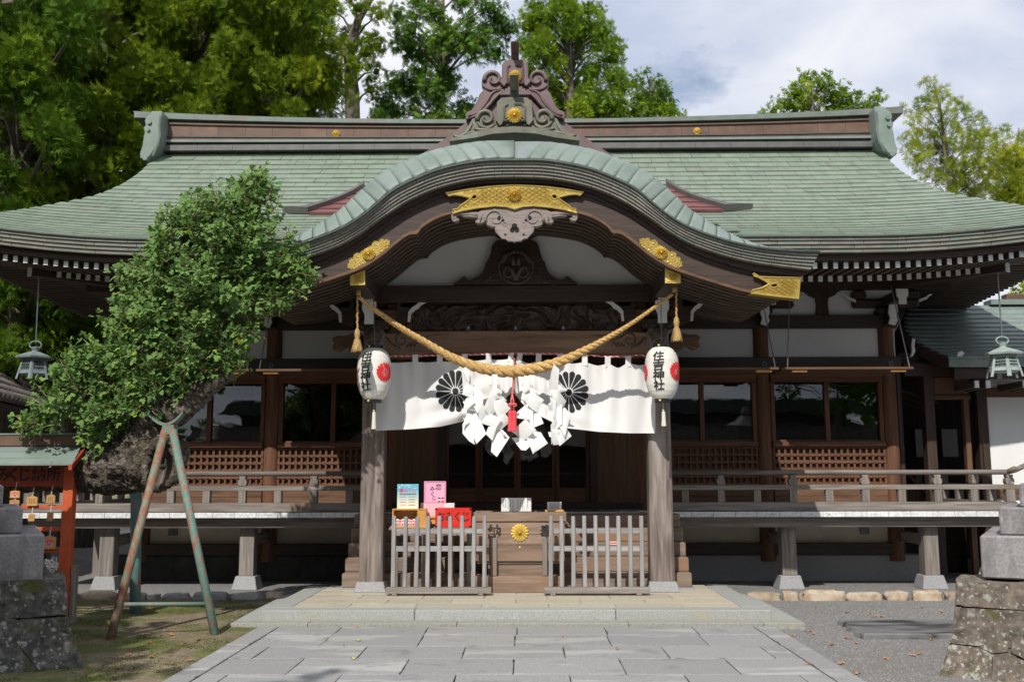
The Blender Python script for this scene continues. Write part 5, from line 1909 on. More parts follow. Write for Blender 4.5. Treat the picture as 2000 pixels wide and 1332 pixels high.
# ================================================================== WALLS, WINDOWS, VERANDA
WY = 15.70                                    # face of plaster and sash
COLX = [1.93, 3.87, 5.85]
WALL = part('front_wall', HALL, (0, -0.3, 0))
for sx in (-1, 1):
    for i, x in enumerate(COLX):
        b = MB()
        b.tube([(sx * x, 15.72, 0.30), (sx * x, 15.72, 4.35)], [0.122, 0.118], n=4 * 6)
        b.build('column', 'red_z', WALL, smooth=False)
zw = lambda v: P(1500, v, 15.6).z
for sx in (-1, 1):
    def bx(name, m, xa, xb, y0, y1, za, zb, bev=0.006):
        return boxo(name, m, WALL, min(sx * xa, sx * xb), max(sx * xa, sx * xb), y0, y1, za, zb, bevel=bev)
    bx('head_beam', 'dark_x', 1.6, 6.02, 15.56, 15.84, 3.215, 3.445)
    bx('frieze_beam', 'dark_x', 1.6, 6.0, 15.60, 15.84, 3.915, 4.115)
    bx('eave_purlin', 'dark_x', 1.6, 6.9, 15.60, 15.84, 4.53, 4.70)
    bx('plaster_panel', 'plaster', 1.7, 6.0, 15.74, 15.80, 3.44, 3.92, 0)
    bx('plaster_panel', 'plaster', 1.7, 6.0, 15.74, 15.80, 4.11, 4.54, 0)
    # gilt-bronze nail covers on the beam
    for x in COLX[1:]:
        b = MB()
        for j in range(6):
            a = pi / 3 * j
            b.lathe([(0.001, 0), (0.02, 0.0), (0.014, 0.02), (0.001, 0.025)], (0, 0, 0), 6)
            for i_ in range(len(b.v) - 24, len(b.v)):
                p = b.v[i_]
                b.v[i_] = (sx * x + 0.03 * cos(a) + p[0], 15.555 - p[2], 3.33 + 0.03 * sin(a) + p[1])
        b.build('nail_cover', 'bronze_dark', WALL)
    # brackets above columns and the struts between
    for i, x in enumerate(COLX[1:]):
        X = sx * x
        boxo('bracket_block', 'dark_x', WALL, X - 0.16, X + 0.16, 15.5, 15.8, 4.116, 4.23, bevel=0.03)
        boxo('bracket_arm', 'dark_x', WALL, X - 0.52, X + 0.52, 15.58, 15.74, 4.232, 4.37, bevel=0.03)
        for dx in (-0.42, 0.42):
            boxo('bracket_cube', 'dark_x', WALL, X + dx - 0.1, X + dx + 0.1, 15.56, 15.76, 4.372, 4.50, bevel=0.025)
        boxo('bracket_arm', 'dark_y', WALL, X - 0.075, X + 0.075, 14.95, 15.7, 4.24, 4.40, bevel=0.02)
        b = MB().prism([(X - 0.09, 4.40), (X + 0.09, 4.40), (X + 0.085, 4.30), (X + 0.055, 4.25), (X + 0.06, 4.17), (X - 0.06, 4.17), (X - 0.055, 4.25), (X - 0.085, 4.30)], 14.92, 14.96)
        b.build('bracket_end', 'white_paint', WALL)
        b = MB().prism([(X - 0.06, 4.23), (X + 0.05, 4.23), (X + 0.06, 4.1), (X + 0.035, 4.05), (X + 0.05, 3.98), (X + 0.01, 3.9), (X - 0.09, 3.93), (X - 0.06, 4.02), (X - 0.085, 4.1)], 15.30, 15.34)
        b.build('bracket_end', 'white_paint', WALL)
        boxo('bracket_arm', 'dark_y', WALL, X - 0.05, X + 0.05, 15.34, 15.6, 3.95, 4.21)
        for s2 in (-1, 1):
            if i == 1 and s2 * sx < 0 and False:
                continue
            b = MB().prism([(X + s2 * (0.50), 4.30), (X + s2 * 0.56, 4.33), (X + s2 * 0.62, 4.35), (X + s2 * 0.66, 4.40), (X + s2 * 0.70, 4.41), (X + s2 * 0.71, 4.43), (X + s2 * 0.66, 4.43), (X + s2 * 0.60, 4.385), (X + s2 * 0.50, 4.35)], 15.54, 15.57)
            b.build('bracket_scroll', 'white_paint', WALL)
    for xa, xb in ((1.93, 3.87), (3.87, 5.85)):
        xm = (xa + xb) / 2
        # bottle-shaped strut with rounded shoulders
        pr = [(-0.10, 4.115), (0.10, 4.115), (0.085, 4.30), (0.10, 4.40), (0.20, 4.44), (0.26, 4.50), (0.36, 4.535), (-0.36, 4.535), (-0.26, 4.50), (-0.20, 4.44), (-0.10, 4.40), (-0.085, 4.30)]
        MB().prism([(sx * xm + a, c) for a, c in pr], 15.66, 15.745).build('frieze_strut', 'dark_z', WALL, bevel=0.006)
    # windows: two sliding sashes per bay over a lattice
    for bi, (xa, xb) in enumerate(((1.93, 3.87), (3.87, 5.85))):
        xa2, xb2 = xa + 0.115, xb - 0.115
        W = part('window_bay', HALL, (sx * (xa + xb) / 2, -0.3, 1.1))
        def wb(name, m, a, c, y0, y1, za, zb, bev=0.004):
            return boxo(name, m, W, min(sx * a, sx * c), max(sx * a, sx * c), y0, y1, za, zb, bevel=bev)
        wb('window_head', 'red_x', xa2, xb2, 15.62, 15.80, 3.06, 3.212)
        wb('window_sill', 'red_x', xa2, xb2, 15.60, 15.80, 2.055, 2.125)
        wb('window_jamb', 'red_z', xa2, xa2 + 0.06, 15.66, 15.78, 2.127, 3.058)
        wb('window_jamb', 'red_z', xb2 - 0.06, xb2, 15.66, 15.78, 2.127, 3.058)
        xm = (xa + xb) / 2
        wb('mullion', 'red_z', xm - 0.035, xm + 0.035, 15.655, 15.775, 2.127, 3.058)
        wb('sash_rail', 'red_x', xa2 + 0.06, xm - 0.036, 15.69, 15.73, 2.128, 2.155)
        wb('sash_rail', 'red_x', xm + 0.036, xb2 - 0.06, 15.71, 15.75, 2.128, 2.155)
        b = MB().box(min(sx * (xa2 + 0.05), sx * (xm - 0.03)), max(sx * (xa2 + 0.05), sx * (xm - 0.03)), 15.708, 15.712, 2.14, 3.07)
        b.build('pane', 'glass', W, recalc=False)
        b = MB().box(min(sx * (xm + 0.03), sx * (xb2 - 0.05)), max(sx * (xm + 0.03), sx * (xb2 - 0.05)), 15.728, 15.732, 2.14, 3.07)
        b.build('pane', 'glass', W, recalc=False)
        # lattice panel: every slat, on a backing board
        wb('lattice_backing', 'brown_x', xa2, xb2, 15.715, 15.74, 1.455, 2.056, 0)
        nvr = 18
        wv = (xb2 - xa2) / nvr
        for j in range(nvr + 1):
            x = xa2 + wv * j
            x = min(max(x, xa2 + 0.016), xb2 - 0.016)
            wb('lattice_slat', 'red_z', x - 0.016, x + 0.016, 15.66, 15.70, 1.46, 2.053, 0)
        for j in range(6):
            z = 1.475 + 0.112 * j
            wb('lattice_slat', 'red_x', xa2 + 0.001, xb2 - 0.001, 15.648, 15.672, z - 0.016, z + 0.016, 0)
        wb('skirting_board', 'brown_x', xa2, xb2, 15.64, 15.76, 1.29, 1.452)
        wb('skirting_board', 'brown_x', xa2, xb2, 15.63, 15.76, 1.125, 1.287)
        # raised shutter hung level from the eave on iron rods
        zsh = P(1650, 722, 14.55).z
        S = part('raised_shutter', HALL, (sx * xm, -1, 3.2))
        b = MB().hexa([(sx * xm - 0.93, 14.5, zsh), (sx * xm + 0.93, 14.5, zsh), (sx * xm + 0.93, 15.52, zsh + 0.02), (sx * xm - 0.93, 15.52, zsh + 0.02), (sx * xm - 0.93, 14.5, zsh + 0.035), (sx * xm + 0.93, 14.5, zsh + 0.035), (sx * xm + 0.93, 15.52, zsh + 0.055), (sx * xm - 0.93, 15.52, zsh + 0.055)])
        b.build('shutter_board', 'brown_x', S, bevel=0.004)
        for dx in (-0.72, 0.72):
            boxo('shutter_batten', 'pine', S, sx * xm + dx - 0.11, sx * xm + dx + 0.11, 14.53, 14.62, zsh - 0.032, zsh - 0.002)
            b = MB().tube([(sx * xm + dx * 1.18 * 1.05, 14.55, zsh + 0.02), (sx * xm + dx * 1.05, 14.75, 4.42)], 0.0085, n=6)
            b.build('shutter_rod', 'iron', S)
    # under the floor
    bx('floor_girt', 'dark_x', 1.93, 5.95, 15.62, 15.82, 0.40, 0.57)
    bx('plinth_plaster', 'plaster_low', 1.93, 5.9, 15.74, 15.80, 0.56, 1.04, 0)
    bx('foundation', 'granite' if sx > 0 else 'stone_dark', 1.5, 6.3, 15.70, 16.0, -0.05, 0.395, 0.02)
    bx('vent_box', 'iron', 5.30, 5.44, 15.70, 15.74, 0.70, 0.86)
# centre bay: plank walls and glazed sliding doors
for sx in (-1, 1):
    for k in range(3):
        xa, xb = sx * (1.02 + 0.27 * k + 0.22), sx * (1.02 + 0.27 * (k + 1) + 0.218)
        boxo('side_plank', 'brown_z', WALL, min(xa, xb), max(xa, xb), 15.62, 15.72, 1.13, 3.2)
    boxo('door_post', 'dark_z', WALL, sx * 1.18 - 0.055, sx * 1.18 + 0.055, 15.58, 15.76, 1.12, 3.2, bevel=0.006)
boxo('door_head', 'dark_x', WALL, -1.8, 1.8, 15.60, 15.80, 2.95, 3.45)
boxo('door_sill', 'dark_x', WALL, -1.93, 1.93, 15.50, 15.80, 1.10, 1.20)
boxo('wall_above_door', 'dark_x', WALL, -1.93, 1.93, 15.72, 15.80, 3.4, 4.7)
DOOR = part('sliding_doors', HALL, (0, -0.3, 1.2))
ex = [-1.125, -0.60, 0.0, 0.60, 1.125]
for k in range(4):
    y = 15.66 if k in (0, 3) else 15.70
    a, c = ex[k], ex[k + 1]
    boxo('door_stile', 'red_z', DOOR, a + 0.001, a + 0.055, y, y + 0.036, 1.202, 2.948, bevel=0.003)
    boxo('door_stile', 'red_z', DOOR, c - 0.055, c - 0.001, y, y + 0.036, 1.202, 2.948, bevel=0.003)
    boxo('door_rail', 'red_x', DOOR, a + 0.056, c - 0.056, y, y + 0.036, 1.202, 1.42, bevel=0.003)
    boxo('door_rail', 'red_x', DOOR, a + 0.056, c - 0.056, y, y + 0.036, 2.87, 2.948, bevel=0.003)
    MB().box(a + 0.05, c - 0.05, y + 0.016, y + 0.020, 1.41, 2.88).build('door_glass', 'glass', DOOR, recalc=False)
# room behind the glass
ROOM = part('interior', HALL, (0, 2, 1.1))
boxo('room_floor', 'brown_x', ROOM, -5.8, 5.8, 15.86, 21.5, 0.95, 1.08)
boxo('room_back', 'dark_z', ROOM, -5.8, 5.8, 21.5, 21.6, 0.9, 5.0)
boxo('room_ceiling', 'dark_y', ROOM, -5.8, 5.8, 15.86, 21.5, 3.9, 4.0)
for sx in (-1, 1):
    boxo('room_side', 'dark_z', ROOM, sx * 5.85 - 0.05, sx * 5.85 + 0.05, 15.86, 21.6, 0.9, 4.6)
    boxo('inner_post', 'dark_z', ROOM, sx * 1.93 - 0.1, sx * 1.93 + 0.1, 18.0, 18.2, 1.08, 3.9)
boxo('inner_rail', 'pine', ROOM, -1.8, 1.8, 17.2, 17.24, 1.62, 1.66)
boxo('inner_altar_table', 'brown_x', ROOM, -0.8, 0.8, 20.0, 20.5, 1.08, 1.9)
for sx in (-1, 1):     # outer side and back walls of the hall
    boxo('side_wall', 'plaster', WALL, sx * 6.0 - 0.04, sx * 6.0 + 0.04, 15.9, 21.7, 0.9, 4.6)

# ---- veranda
VER = part('veranda', HALL, (0, -1.5, 1.0))
VY = 14.30
nb = 46
bw = 14.2 / nb
for k in range(nb):
    x0 = -7.1 + bw * k
    xc = x0 + bw / 2
    MB().box(x0 + 0.0015, x0 + bw - 0.0015, VY, 15.62, 1.022, 1.098 + rng.uniform(-0.001, 0.001), front=1).build('floorboard', ['grey_y', 'board_end'], VER, bevel=0.002)
for sx in (-1, 1):
    a, c = sx * 2.3, sx * 7.0
    boxo('edge_beam', 'grey_x', VER, min(a, c), max(a, c), VY + 0.14, VY + 0.30, 0.875, 1.018, bevel=0.006)
    boxo('floor_joist', 'dark_x', VER, min(a, c), max(a, c), 15.1, 15.2, 0.90, 1.018)
    for x in (3.9, 5.93):
        X = sx * x
        boxo('floor_post', 'grey_z', VER, X - 0.105, X + 0.105, 14.58, 14.79, 0.19, 0.874, bevel=0.008)
        boxo('post_cross_tie', 'grey_y', VER, X - 0.06, X + 0.06, 14.80, 15.62, 0.60, 0.75)
        MB().taper(X - 0.185, X + 0.185, 14.50, 14.87, 0.0, 0.19, 0.045).build('post_stone', 'granite', VER, bevel=0.008)
    # side run of the veranda
    for k in range(16):
        y0 = 15.62 + 0.31 * k
        boxo('floorboard', 'grey_x', VER, min(sx * 6.05, sx * 7.1), max(sx * 6.05, sx * 7.1), y0 + 0.0015, y0 + 0.3085, 1.022, 1.098)
    boxo('edge_beam', 'grey_y', VER, sx * 6.9 - 0.07, sx * 6.9 + 0.07, VY + 0.32, 20.5, 0.875, 1.018)
    for y in (16.6, 18.6):
        boxo('floor_post', 'grey_z', VER, sx * 6.88 - 0.1, sx * 6.88 + 0.1, y, y + 0.2, 0.0, 0.874)

RAIL = part('railing', HALL, (0, -1.5, 1.4))
GY = VY + 0.13
zR = lambda v: P(1400, v, GY).z
zt_, zm0, zm1, zl0, zl1 = zR(923), zR(956.5), zR(947), zR(998.5), zR(980.5)
for sx in (-1, 1):
    xi, xo = 2.02, 7.02
    b = MB().tube([(sx * xi, GY, zt_), (sx * xo, GY, zt_), (sx * (xo + 0.10), GY - 0.02, zt_ + 0.03), (sx * (xo + 0.24), GY - 0.05, zt_ + 0.10)], 0.036, n=12)
    b.build('top_rail', 'grey_x', RAIL, smooth=True)
    boxo('mid_rail', 'grey_x', RAIL, min(sx * xi, sx * (xo + 0.12)), max(sx * xi, sx * (xo + 0.12)), GY - 0.045, GY + 0.045, zm0, zm1, bevel=0.005)
    boxo('bottom_rail', 'grey_x', RAIL, min(sx * xi, sx * (xo + 0.08)), max(sx * xi, sx * (xo + 0.08)), GY - 0.06, GY + 0.06, zl0 + 0.006, zl1, bevel=0.006)
    k0 = 0
    for k, x in enumerate(np.arange(2.40, 7.0, 0.5135)):
        tall = k % 2 == 1
        X = sx * float(x)
        boxo('rail_strut', 'grey_z', RAIL, X - 0.052, X + 0.052, GY - 0.048, GY + 0.048, zl1 + 0.001, zm0 - 0.001, bevel=0.004)
        if tall:
            b = MB().lathe([(0.055, 0), (0.068, 0.03), (0.066, 0.07), (0.045, 0.095), (0.052, 0.105), (0.052, 0.13)], (X, GY, zm1 + 0.001), 4, rot=pi / 4)
            z_ = zt_ - 0.036 - zm1
            b = MB()
            prof = [(-0.05, 0), (-0.062, z_ * 0.25), (-0.058, z_ * 0.55), (-0.036, z_ * 0.72), (-0.045, z_ * 0.78), (-0.045, z_), (0.045, z_), (0.045, z_ * 0.78), (0.036, z_ * 0.72), (0.058, z_ * 0.55), (0.062, z_ * 0.25), (0.05, 0)]
            b.prism([(X + a, zm1 + 0.001 + c) for a, c in prof], GY - 0.05, GY + 0.05)
            b.build('rail_post', 'grey_z', RAIL, bevel=0.004)
    # corner post, and the run along the side
    b = MB().prism([(sx * xo + a, zm1 + 0.001 + c) for a, c in prof], GY - 0.05, GY + 0.05)
    b.build('rail_post', 'grey_z', RAIL, bevel=0.004)
    boxo('rail_strut', 'grey_z', RAIL, sx * xo - 0.06, sx * xo + 0.06, GY - 0.052, GY + 0.052, zl1 + 0.001, zm0 - 0.001, bevel=0.004)
    b = MB().tube([(sx * xo, GY - 0.2, zt_ + 0.05), (sx * xo, GY, zt_ + 0.005), (sx * xo, 20.5, zt_ + 0.005)], 0.036, n=10)
    b.build('top_rail', 'grey_y', RAIL, smooth=True)
    boxo('mid_rail', 'grey_y', RAIL, sx * xo - 0.045, sx * xo + 0.045, GY + 0.05, 20.5, zm0 + 0.002, zm1 - 0.002)
    boxo('bottom_rail', 'grey_y', RAIL, sx * xo - 0.06, sx * xo + 0.06, GY + 0.07, 20.5, zl0 + 0.008, zl1 - 0.002)
    for k in range(1, 10):
        y = GY + 0.55 * k
        boxo('rail_strut', 'grey_z', RAIL, sx * xo - 0.05, sx * xo + 0.05, y - 0.05, y + 0.05, zl1 + 0.001, zm0 - 0.001)
        if k % 2 == 0:
            boxo('rail_post', 'grey_z', RAIL, sx * xo - 0.05, sx * xo + 0.05, y - 0.055, y + 0.055, zm1, zt_ - 0.03, bevel=0.012)

# ---- wooden steps, newels with onion caps
STEP = part('front_steps', HALL, (0, -2.5, 0.2))
for k in range(5):
    z0_ = 0.19 + 0.178 * k
    boxo('step', 'grey_x' if k % 2 else 'step_wood', STEP, -2.245, 2.245, 13.06 + 0.215 * k, 13.06 + 0.215 * (k + 1) + (0.02 if k < 4 else 0.35), z0_ + 0.002, z0_ + 0.178, bevel=0.008) if 'step_wood' in MT else boxo('step', 'step_x', STEP, -2.245, 2.245, 13.06 + 0.215 * k, 13.06 + 0.215 * (k + 1) + (0.02 if k < 4 else 0.35), z0_ + 0.002, z0_ + 0.178, bevel=0.008)
for sx in (-1, 1):
    a, c = sx * 1.95, sx * 2.3
    boxo('step_stone', 'granite', STEP, -2.28, 2.28, 13.03, 13.5, 0.05, 0.19, bevel=0.006) if sx > 0 else None
    b = MB()
    X = sx * 1.905
    b.lathe([(0.068, 0), (0.068, 0.62), (0.075, 0.63), (0.075, 0.66), (0.062, 0.67), (0.062, 0.74), (0.076, 0.75), (0.076, 0.78), (0.05, 0.80), (0.082, 0.84), (0.085, 0.88), (0.06, 0.93), (0.02, 0.965), (0.004, 0.985)], (X, 14.12, 1.09), 14)
    b.build('newel_post', 'bronze_newel' if 'bronze_newel' in MT else 'dark_z', STEP, smooth=True)
    # sloping handrail and the low newel at its foot
    b = MB().tube([(X, 14.05, 1.62), (X, 13.6, 1.26), (X, 13.28, 0.95)], 0.034, n=8)
    b.build('handrail', 'grey_y', STEP)
    b = MB().tube([(X, 14.05, 1.38), (X, 13.3, 0.75)], 0.03, n=6)
    b.build('handrail', 'grey_y', STEP)

# ================================================================== SHIMENAWA ROPE
RYp = 12.22
rp_px = [(701, 580), (722, 598), (750, 618), (790, 645), (830, 668), (870, 692), (905, 708), (940, 719), (975, 724.5), (1007, 725), (1045, 720), (1080, 711), (1110, 700), (1150, 680), (1190, 658), (1230, 634), (1265, 610), (1295, 588), (1314, 575)]
rp3 = []
for i, (u, v) in enumerate(rp_px):
    t = i / (len(rp_px) - 1)
    Y = RYp - 0.62 * abs(2 * t - 1) ** 2
    q = P(u, v, Y)
    rp3.append((u, v, Y))
xs2 = resample([(u, v) for u, v, _ in rp3], 150)
path = []
for u, v in xs2:
    t = (u - 701) / (1314 - 701)
    path.append(P(u, v, RYp - 0.62 * abs(2 * t - 1) ** 2))


def rrad(t):
    u = 701 + t * 613
    w = interp([701, 760, 850, 905, 960, 1007, 1060, 1110, 1160, 1220, 1314], [4.6, 6, 8.2, 10.5, 13, 13.8, 12.4, 10.0, 7.0, 5.0, 3.6], u)
    return w / 1944 * 11.9 * 0.88


SH = thing('straw_rope', 'thick twisted straw rope hung in a curve across the porch', 'straw rope', tuple(path[75]))
# pitch grows with thickness
tacc = [0]
for i in range(1, 150):
    r = rrad(i / 149)
    tacc.append(tacc[-1] + (path[i] - path[i - 1]).length / (r * 5.4))
tn = lambda t: float(np.interp(t * 149, range(150), tacc))
b = rope_strands(path, rrad, tn, n_str=3, n=9, strand=0.60)
rope_o = b.build('rope_strands', 'rope', SH, smooth=True)
# loose straw ends
b = MB()
for i in range(900):
    t = rng.uniform(0.02, 0.98)
    k = int(t * 148)
    p = path[k].lerp(path[k + 1], rng.uniform())
    r = rrad(t)
    a = rng.uniform(0, 6.28)
    tg = (path[k + 1] - path[k]).normalized()
    u = tg.cross(Vector((0, 1, 0))).normalized()
    w = tg.cross(u)
    o_ = (u * cos(a) + w * sin(a))
    s0 = p + o_ * r * 0.92
    L = rng.uniform(0.02, 0.05)
    s1 = s0 + (o_ * rng.uniform(0.2, 0.8) + tg * rng.uniform(-1, 1)).normalized() * L
    d = tg.cross(o_) * 0.0012
    b.add([s0 - d, s0 + d, s1], [(0, 1, 2)])
o = b.build('straw_ends', 'rope', SH, recalc=False)
o['kind'] = 'stuff'
# knots and hanging tassels at both ends
for (u, v, uk, vt, vb, lab) in ((700, 572, 698, 645, 686, 'left'), (1318, 566, 1321, 622, 665, 'right')):
    Y = 11.58
    top = P(u, v, Y)
    b = MB()
    pts = [P(uk, v + 6, Y), P(uk, (v + vt) / 2, Y), P(uk, vt, Y)]
    pts = [pts[0].lerp(pts[2], i / 30) + Vector((0.004 * sin(i), 0, 0)) for i in range(31)]
    b2 = rope_strands(pts, lambda t: 0.015, lambda t: t * 9, n_str=2, n=6, strand=0.6)
    root = SH
    b2.build('tassel_cord', 'rope_old', root, smooth=True)
    c = P(uk, vt, Y)
    e_ = P(uk, vb, Y)
    H = c.z - e_.z
    b = MB()
    b.lathe([(0.01, 0.02), (0.028, 0.0), (0.036, -H * 0.2), (0.027, -H * 0.38), (0.027, -H * 0.42), (0.036, -H * 0.7), (0.050, -H)], (c.x, c.y, c.z), 18)
    b.build('straw_tassel', 'rope_old', root)
    b = MB()
    for i in range(60):
        a = rng.uniform(0, 6.28)
        r = 0.036
        p0 = Vector((c.x + r * cos(a), c.y + r * sin(a), c.z - H * 0.45))
        p1 = Vector((c.x + 0.07 * cos(a + rng.uniform(-.2, .2)), c.y + 0.065 * sin(a), c.z - H * rng.uniform(0.9, 1.08)))
        d = Vector((-sin(a), cos(a), 0)) * 0.006
        b.add([p0 - d, p0 + d, p1 + d * 0.6, p1 - d * 0.6], [(0, 1, 2, 3)])
    b.build('tassel_straw', 'rope_old', root, recalc=False)
    b = MB().tube([(top.x, top.y, top.z - 0.03), (top.x, top.y, top.z + 0.04)], 0.03, n=8)
    b.build('rope_knot', 'rope_old', root, smooth=True)

# ================================================================== FOLDED PAPER STREAMERS
def sheet(b, c, w, h, ang, bend, tilt, yaw, n=6):
    """one folded square of paper, curled; c is its upper corner"""
    def f(a, e_):
        x = (a - 0.5) * w
        z = -e_ * h
        y = bend * ((a - 0.5) ** 2) * 4 * 0.05 + tilt * e_ * h + 0.03 * bend * sin(e_ * pi)
        X = x * cos(ang) - z * sin(ang)
        Z = x * sin(ang) + z * cos(ang)
        return (c[0] + X * cos(yaw) - y * sin(yaw), c[1] + X * sin(yaw) + y * cos(yaw), c[2] + Z)
    b.grid(f, n, n)


SHD = [
    ('leftmost white paper streamer on the straw rope, overlapping the left black crest',
     [[(205, 150), (268, 195), (238, 385), (165, 225)], [(235, 385), (205, 420), (168, 520), (232, 548), (292, 520), (278, 455)], [(285, 460), (330, 448), (412, 540), (407, 640), (350, 748), (300, 640)],
      [(262, 515), (305, 640), (165, 755), (200, 600)], [(215, 690), (300, 640), (352, 655), (345, 748), (240, 725)], [(345, 742), (410, 668), (478, 780), (385, 905)], [(218, 710), (300, 870), (262, 885), (168, 935), (215, 800)],
      [(258, 880), (320, 785), (385, 900), (442, 1030), (340, 1138), (285, 1010)], [(168, 935), (250, 890), (300, 1158), (240, 1122), (168, 1040)]]),
    ('long white paper streamer on the rope just left of the red tassel',
     [[(540, 285), (606, 285), (606, 465), (530, 592)], [(590, 445), (660, 500), (610, 520)], [(488, 580), (610, 500), (708, 607), (540, 590)], [(498, 588), (578, 598), (582, 722), (520, 802), (452, 712)], [(578, 640), (680, 608), (757, 712), (640, 832), (590, 740)],
      [(478, 790), (522, 800), (642, 852), (580, 952), (408, 892)], [(638, 832), (700, 800), (762, 882), (650, 982), (600, 962)], [(498, 968), (592, 950), (540, 1112), (468, 1042)], [(605, 958), (737, 1102), (605, 1308), (543, 1252), (558, 1080)], [(650, 985), (720, 1040), (690, 1065)]]),
    ('long white paper streamer on the rope just right of the red tassel',
     [[(960, 295), (1036, 315), (1032, 455), (938, 532)], [(938, 530), (1052, 560), (985, 620), (930, 600)], [(1030, 455), (1127, 500), (1060, 570)], [(1000, 640), (1080, 538), (1192, 610), (1120, 745), (1060, 710)], [(978, 640), (1062, 700), (1062, 952), (960, 835)], [(858, 782), (980, 680), (1002, 850), (870, 832)],
      [(1088, 750), (1142, 760), (1192, 902), (1060, 952)], [(828, 1012), (970, 880), (1082, 1000), (950, 1112)], [(998, 1080), (1080, 1005), (1172, 1050), (1075, 1272)], [(1163, 1043), (1243, 1167), (1080, 1278), (1108, 1118)], [(823, 1112), (950, 1100), (1042, 1180), (970, 1247), (920, 1240)]]),
    ('rightmost narrow white paper streamer on the rope, beside the right crest',
     [[(1340, 160), (1407, 230), (1387, 445), (1300, 502), (1278, 470), (1310, 260)], [(1305, 495), (1402, 485), (1382, 605), (1340, 595)], [(1388, 398), (1502, 482), (1400, 502)], [(1398, 498), (1492, 622), (1420, 735), (1378, 600)], [(1298, 588), (1352, 618), (1372, 700), (1330, 765)], [(1343, 690), (1370, 615), (1382, 765), (1318, 955)],
      [(1438, 675), (1547, 802), (1480, 1045), (1398, 880)], [(1308, 950), (1372, 880), (1362, 1100), (1318, 1155)], [(1368, 955), (1442, 885), (1552, 1062), (1420, 1172)], [(1318, 1000), (1402, 1010), (1417, 1165), (1343, 1172)], [(1380, 700), (1440, 690), (1440, 900), (1375, 960)]])]
for si, (lab, polys) in enumerate(SHD):
    Y = 12.12
    t0_ = P(880 + polys[0][0][0] / 6.66, 690 + polys[0][0][1] / 6.66, Y)
    root = thing('paper_streamer', lab, 'paper streamer', tuple(t0_), group='paper streamers on the straw rope')
    r_ = np.random.default_rng(31 + si)
    cs = [(sum(p[0] for p in pl) / len(pl), sum(p[1] for p in pl) / len(pl)) for pl in polys]
    cs.sort(key=lambda c: c[1])
    b = MB()
    vs = []
    for i_, (zx, zy) in enumerate(cs):
        for w in (-70, 70):
            q = P(880 + (zx * 0.6 + 0.4 * cs[0][0] + w) / 6.66, 690 + zy / 6.66, Y + 0.02 + (0.02 if i_ % 2 else -0.02))
            vs.append(q)
    b.add(vs, [(2 * i_, 2 * i_ + 1, 2 * i_ + 3, 2 * i_ + 2) for i_ in range(len(cs) - 1)])
    b.build('paper_back', 'paper', root, recalc=False)
    for k, pl in enumerate(polys):
        n = len(pl)
        cz_, cx_ = sum(p[1] for p in pl) / n, sum(p[0] for p in pl) / n
        gx, gz_ = r_.uniform(-0.7, 0.7), r_.uniform(-0.5, 0.3)
        yy = Y - 0.006 * k - (0.03 if k % 2 else 0.0)

        def q3(zx, zy, bulge=0.0):
            q = P(880 + zx / 6.66, 690 + zy / 6.66, yy)
            q.y += gx * (zx - cx_) / 6.66 * 0.0062 + gz_ * (zy - cz_) / 6.66 * 0.0062 - bulge
            return q
        b = MB()
        vs = [q3(cx_, cz_, 0.010)]
        E_ = 1.24 if k else 1.1
        for f_, bl in ((0.55 * E_, 0.008), (E_, 0.0)):
            for i in range(n):
                p0, p1 = pl[i], pl[(i + 1) % n]
                for w in (0.0, 0.5):
                    zx, zy = p0[0] * (1 - w) + p1[0] * w, p0[1] * (1 - w) + p1[1] * w
                    vs.append(q3(cx_ + (zx - cx_) * f_, cz_ + (zy - cz_) * f_, bl))
        m_ = 2 * n
        fs = [(0, 1 + j, 1 + (j + 1) % m_) for j in range(m_)] + [(1 + j, 1 + m_ + j, 1 + m_ + (j + 1) % m_, 1 + (j + 1) % m_) for j in range(m_)]
        b.add(vs, fs)
        b.build('paper_fold' if k else 'paper_strip', 'paper', root, recalc=False)

# ================================================================== CURTAIN WITH TWO CRESTS
NY = 12.66
top_u = [736, 811, 859, 908, 954, 1000, 1008, 1014, 1052, 1094, 1142, 1187, 1227, 1279]
top_v = [707, 707, 706, 704, 702, 701, 701, 703, 706, 705, 708, 711, 710, 707]
bot_u = [734, 760, 804, 860, 905, 930, 950, 970, 985, 997, 1003, 1011, 1022, 1036, 1052, 1075, 1108, 1168, 1230, 1280]
bot_v = [841, 840, 838, 833, 823, 812, 801, 789, 780, 769, 768, 776, 790, 803, 811, 822, 836, 843, 846, 846]


def noren_pt(u, f):
    tabs = [736, 811, 859, 908, 954, 998, 1013, 1052, 1094, 1142, 1187, 1227, 1279]
    # scalloped top edge between the tabs
    sag = 0
    for a, c in zip(tabs[:-1], tabs[1:]):
        if a <= u <= c:
            depth = 1.5 if u < 1000 else interp([1013, 1040, 1150, 1210, 1279], [6, 5, 3, 8, 2.5], u)
            sag = depth * sin(pi * (u - a) / (c - a)) ** 2
    vt = interp(top_u, top_v, u) + sag
    vb = interp(bot_u, bot_v, u)
    v = vt + (vb - vt) * f
    cen = math.exp(-((u - 1003) / 70.0) ** 2)
    fold = 0.018 * sin(u * 0.055 + f * 1.2) + 0.012 * sin(u * 0.13 + 2 * f) + 0.05 * f * sin(u * 0.021 + 0.6)
    fold += 0.05 * cen * f * sin(u * 0.30) + 0.035 * math.exp(-((u - 905) / 60) ** 2) * f * sin(v * 0.16 + u * 0.05) + 0.02 * math.exp(-((u - 1090) / 60) ** 2) * f * sin(v * 0.16 - u * 0.05)
    # small diagonal drapes from the tabs
    fold += 0.012 * (1 - f) * sin(u * 0.23) + 0.010 * mnoise.noise(Vector((u * 0.02, v * 0.02, 0)))
    Y = NY + fold - 0.10 * cen * f - 0.10 * f * f * (0.6 + 0.4 * sin(u * 0.013))
    return P(u, v, Y)


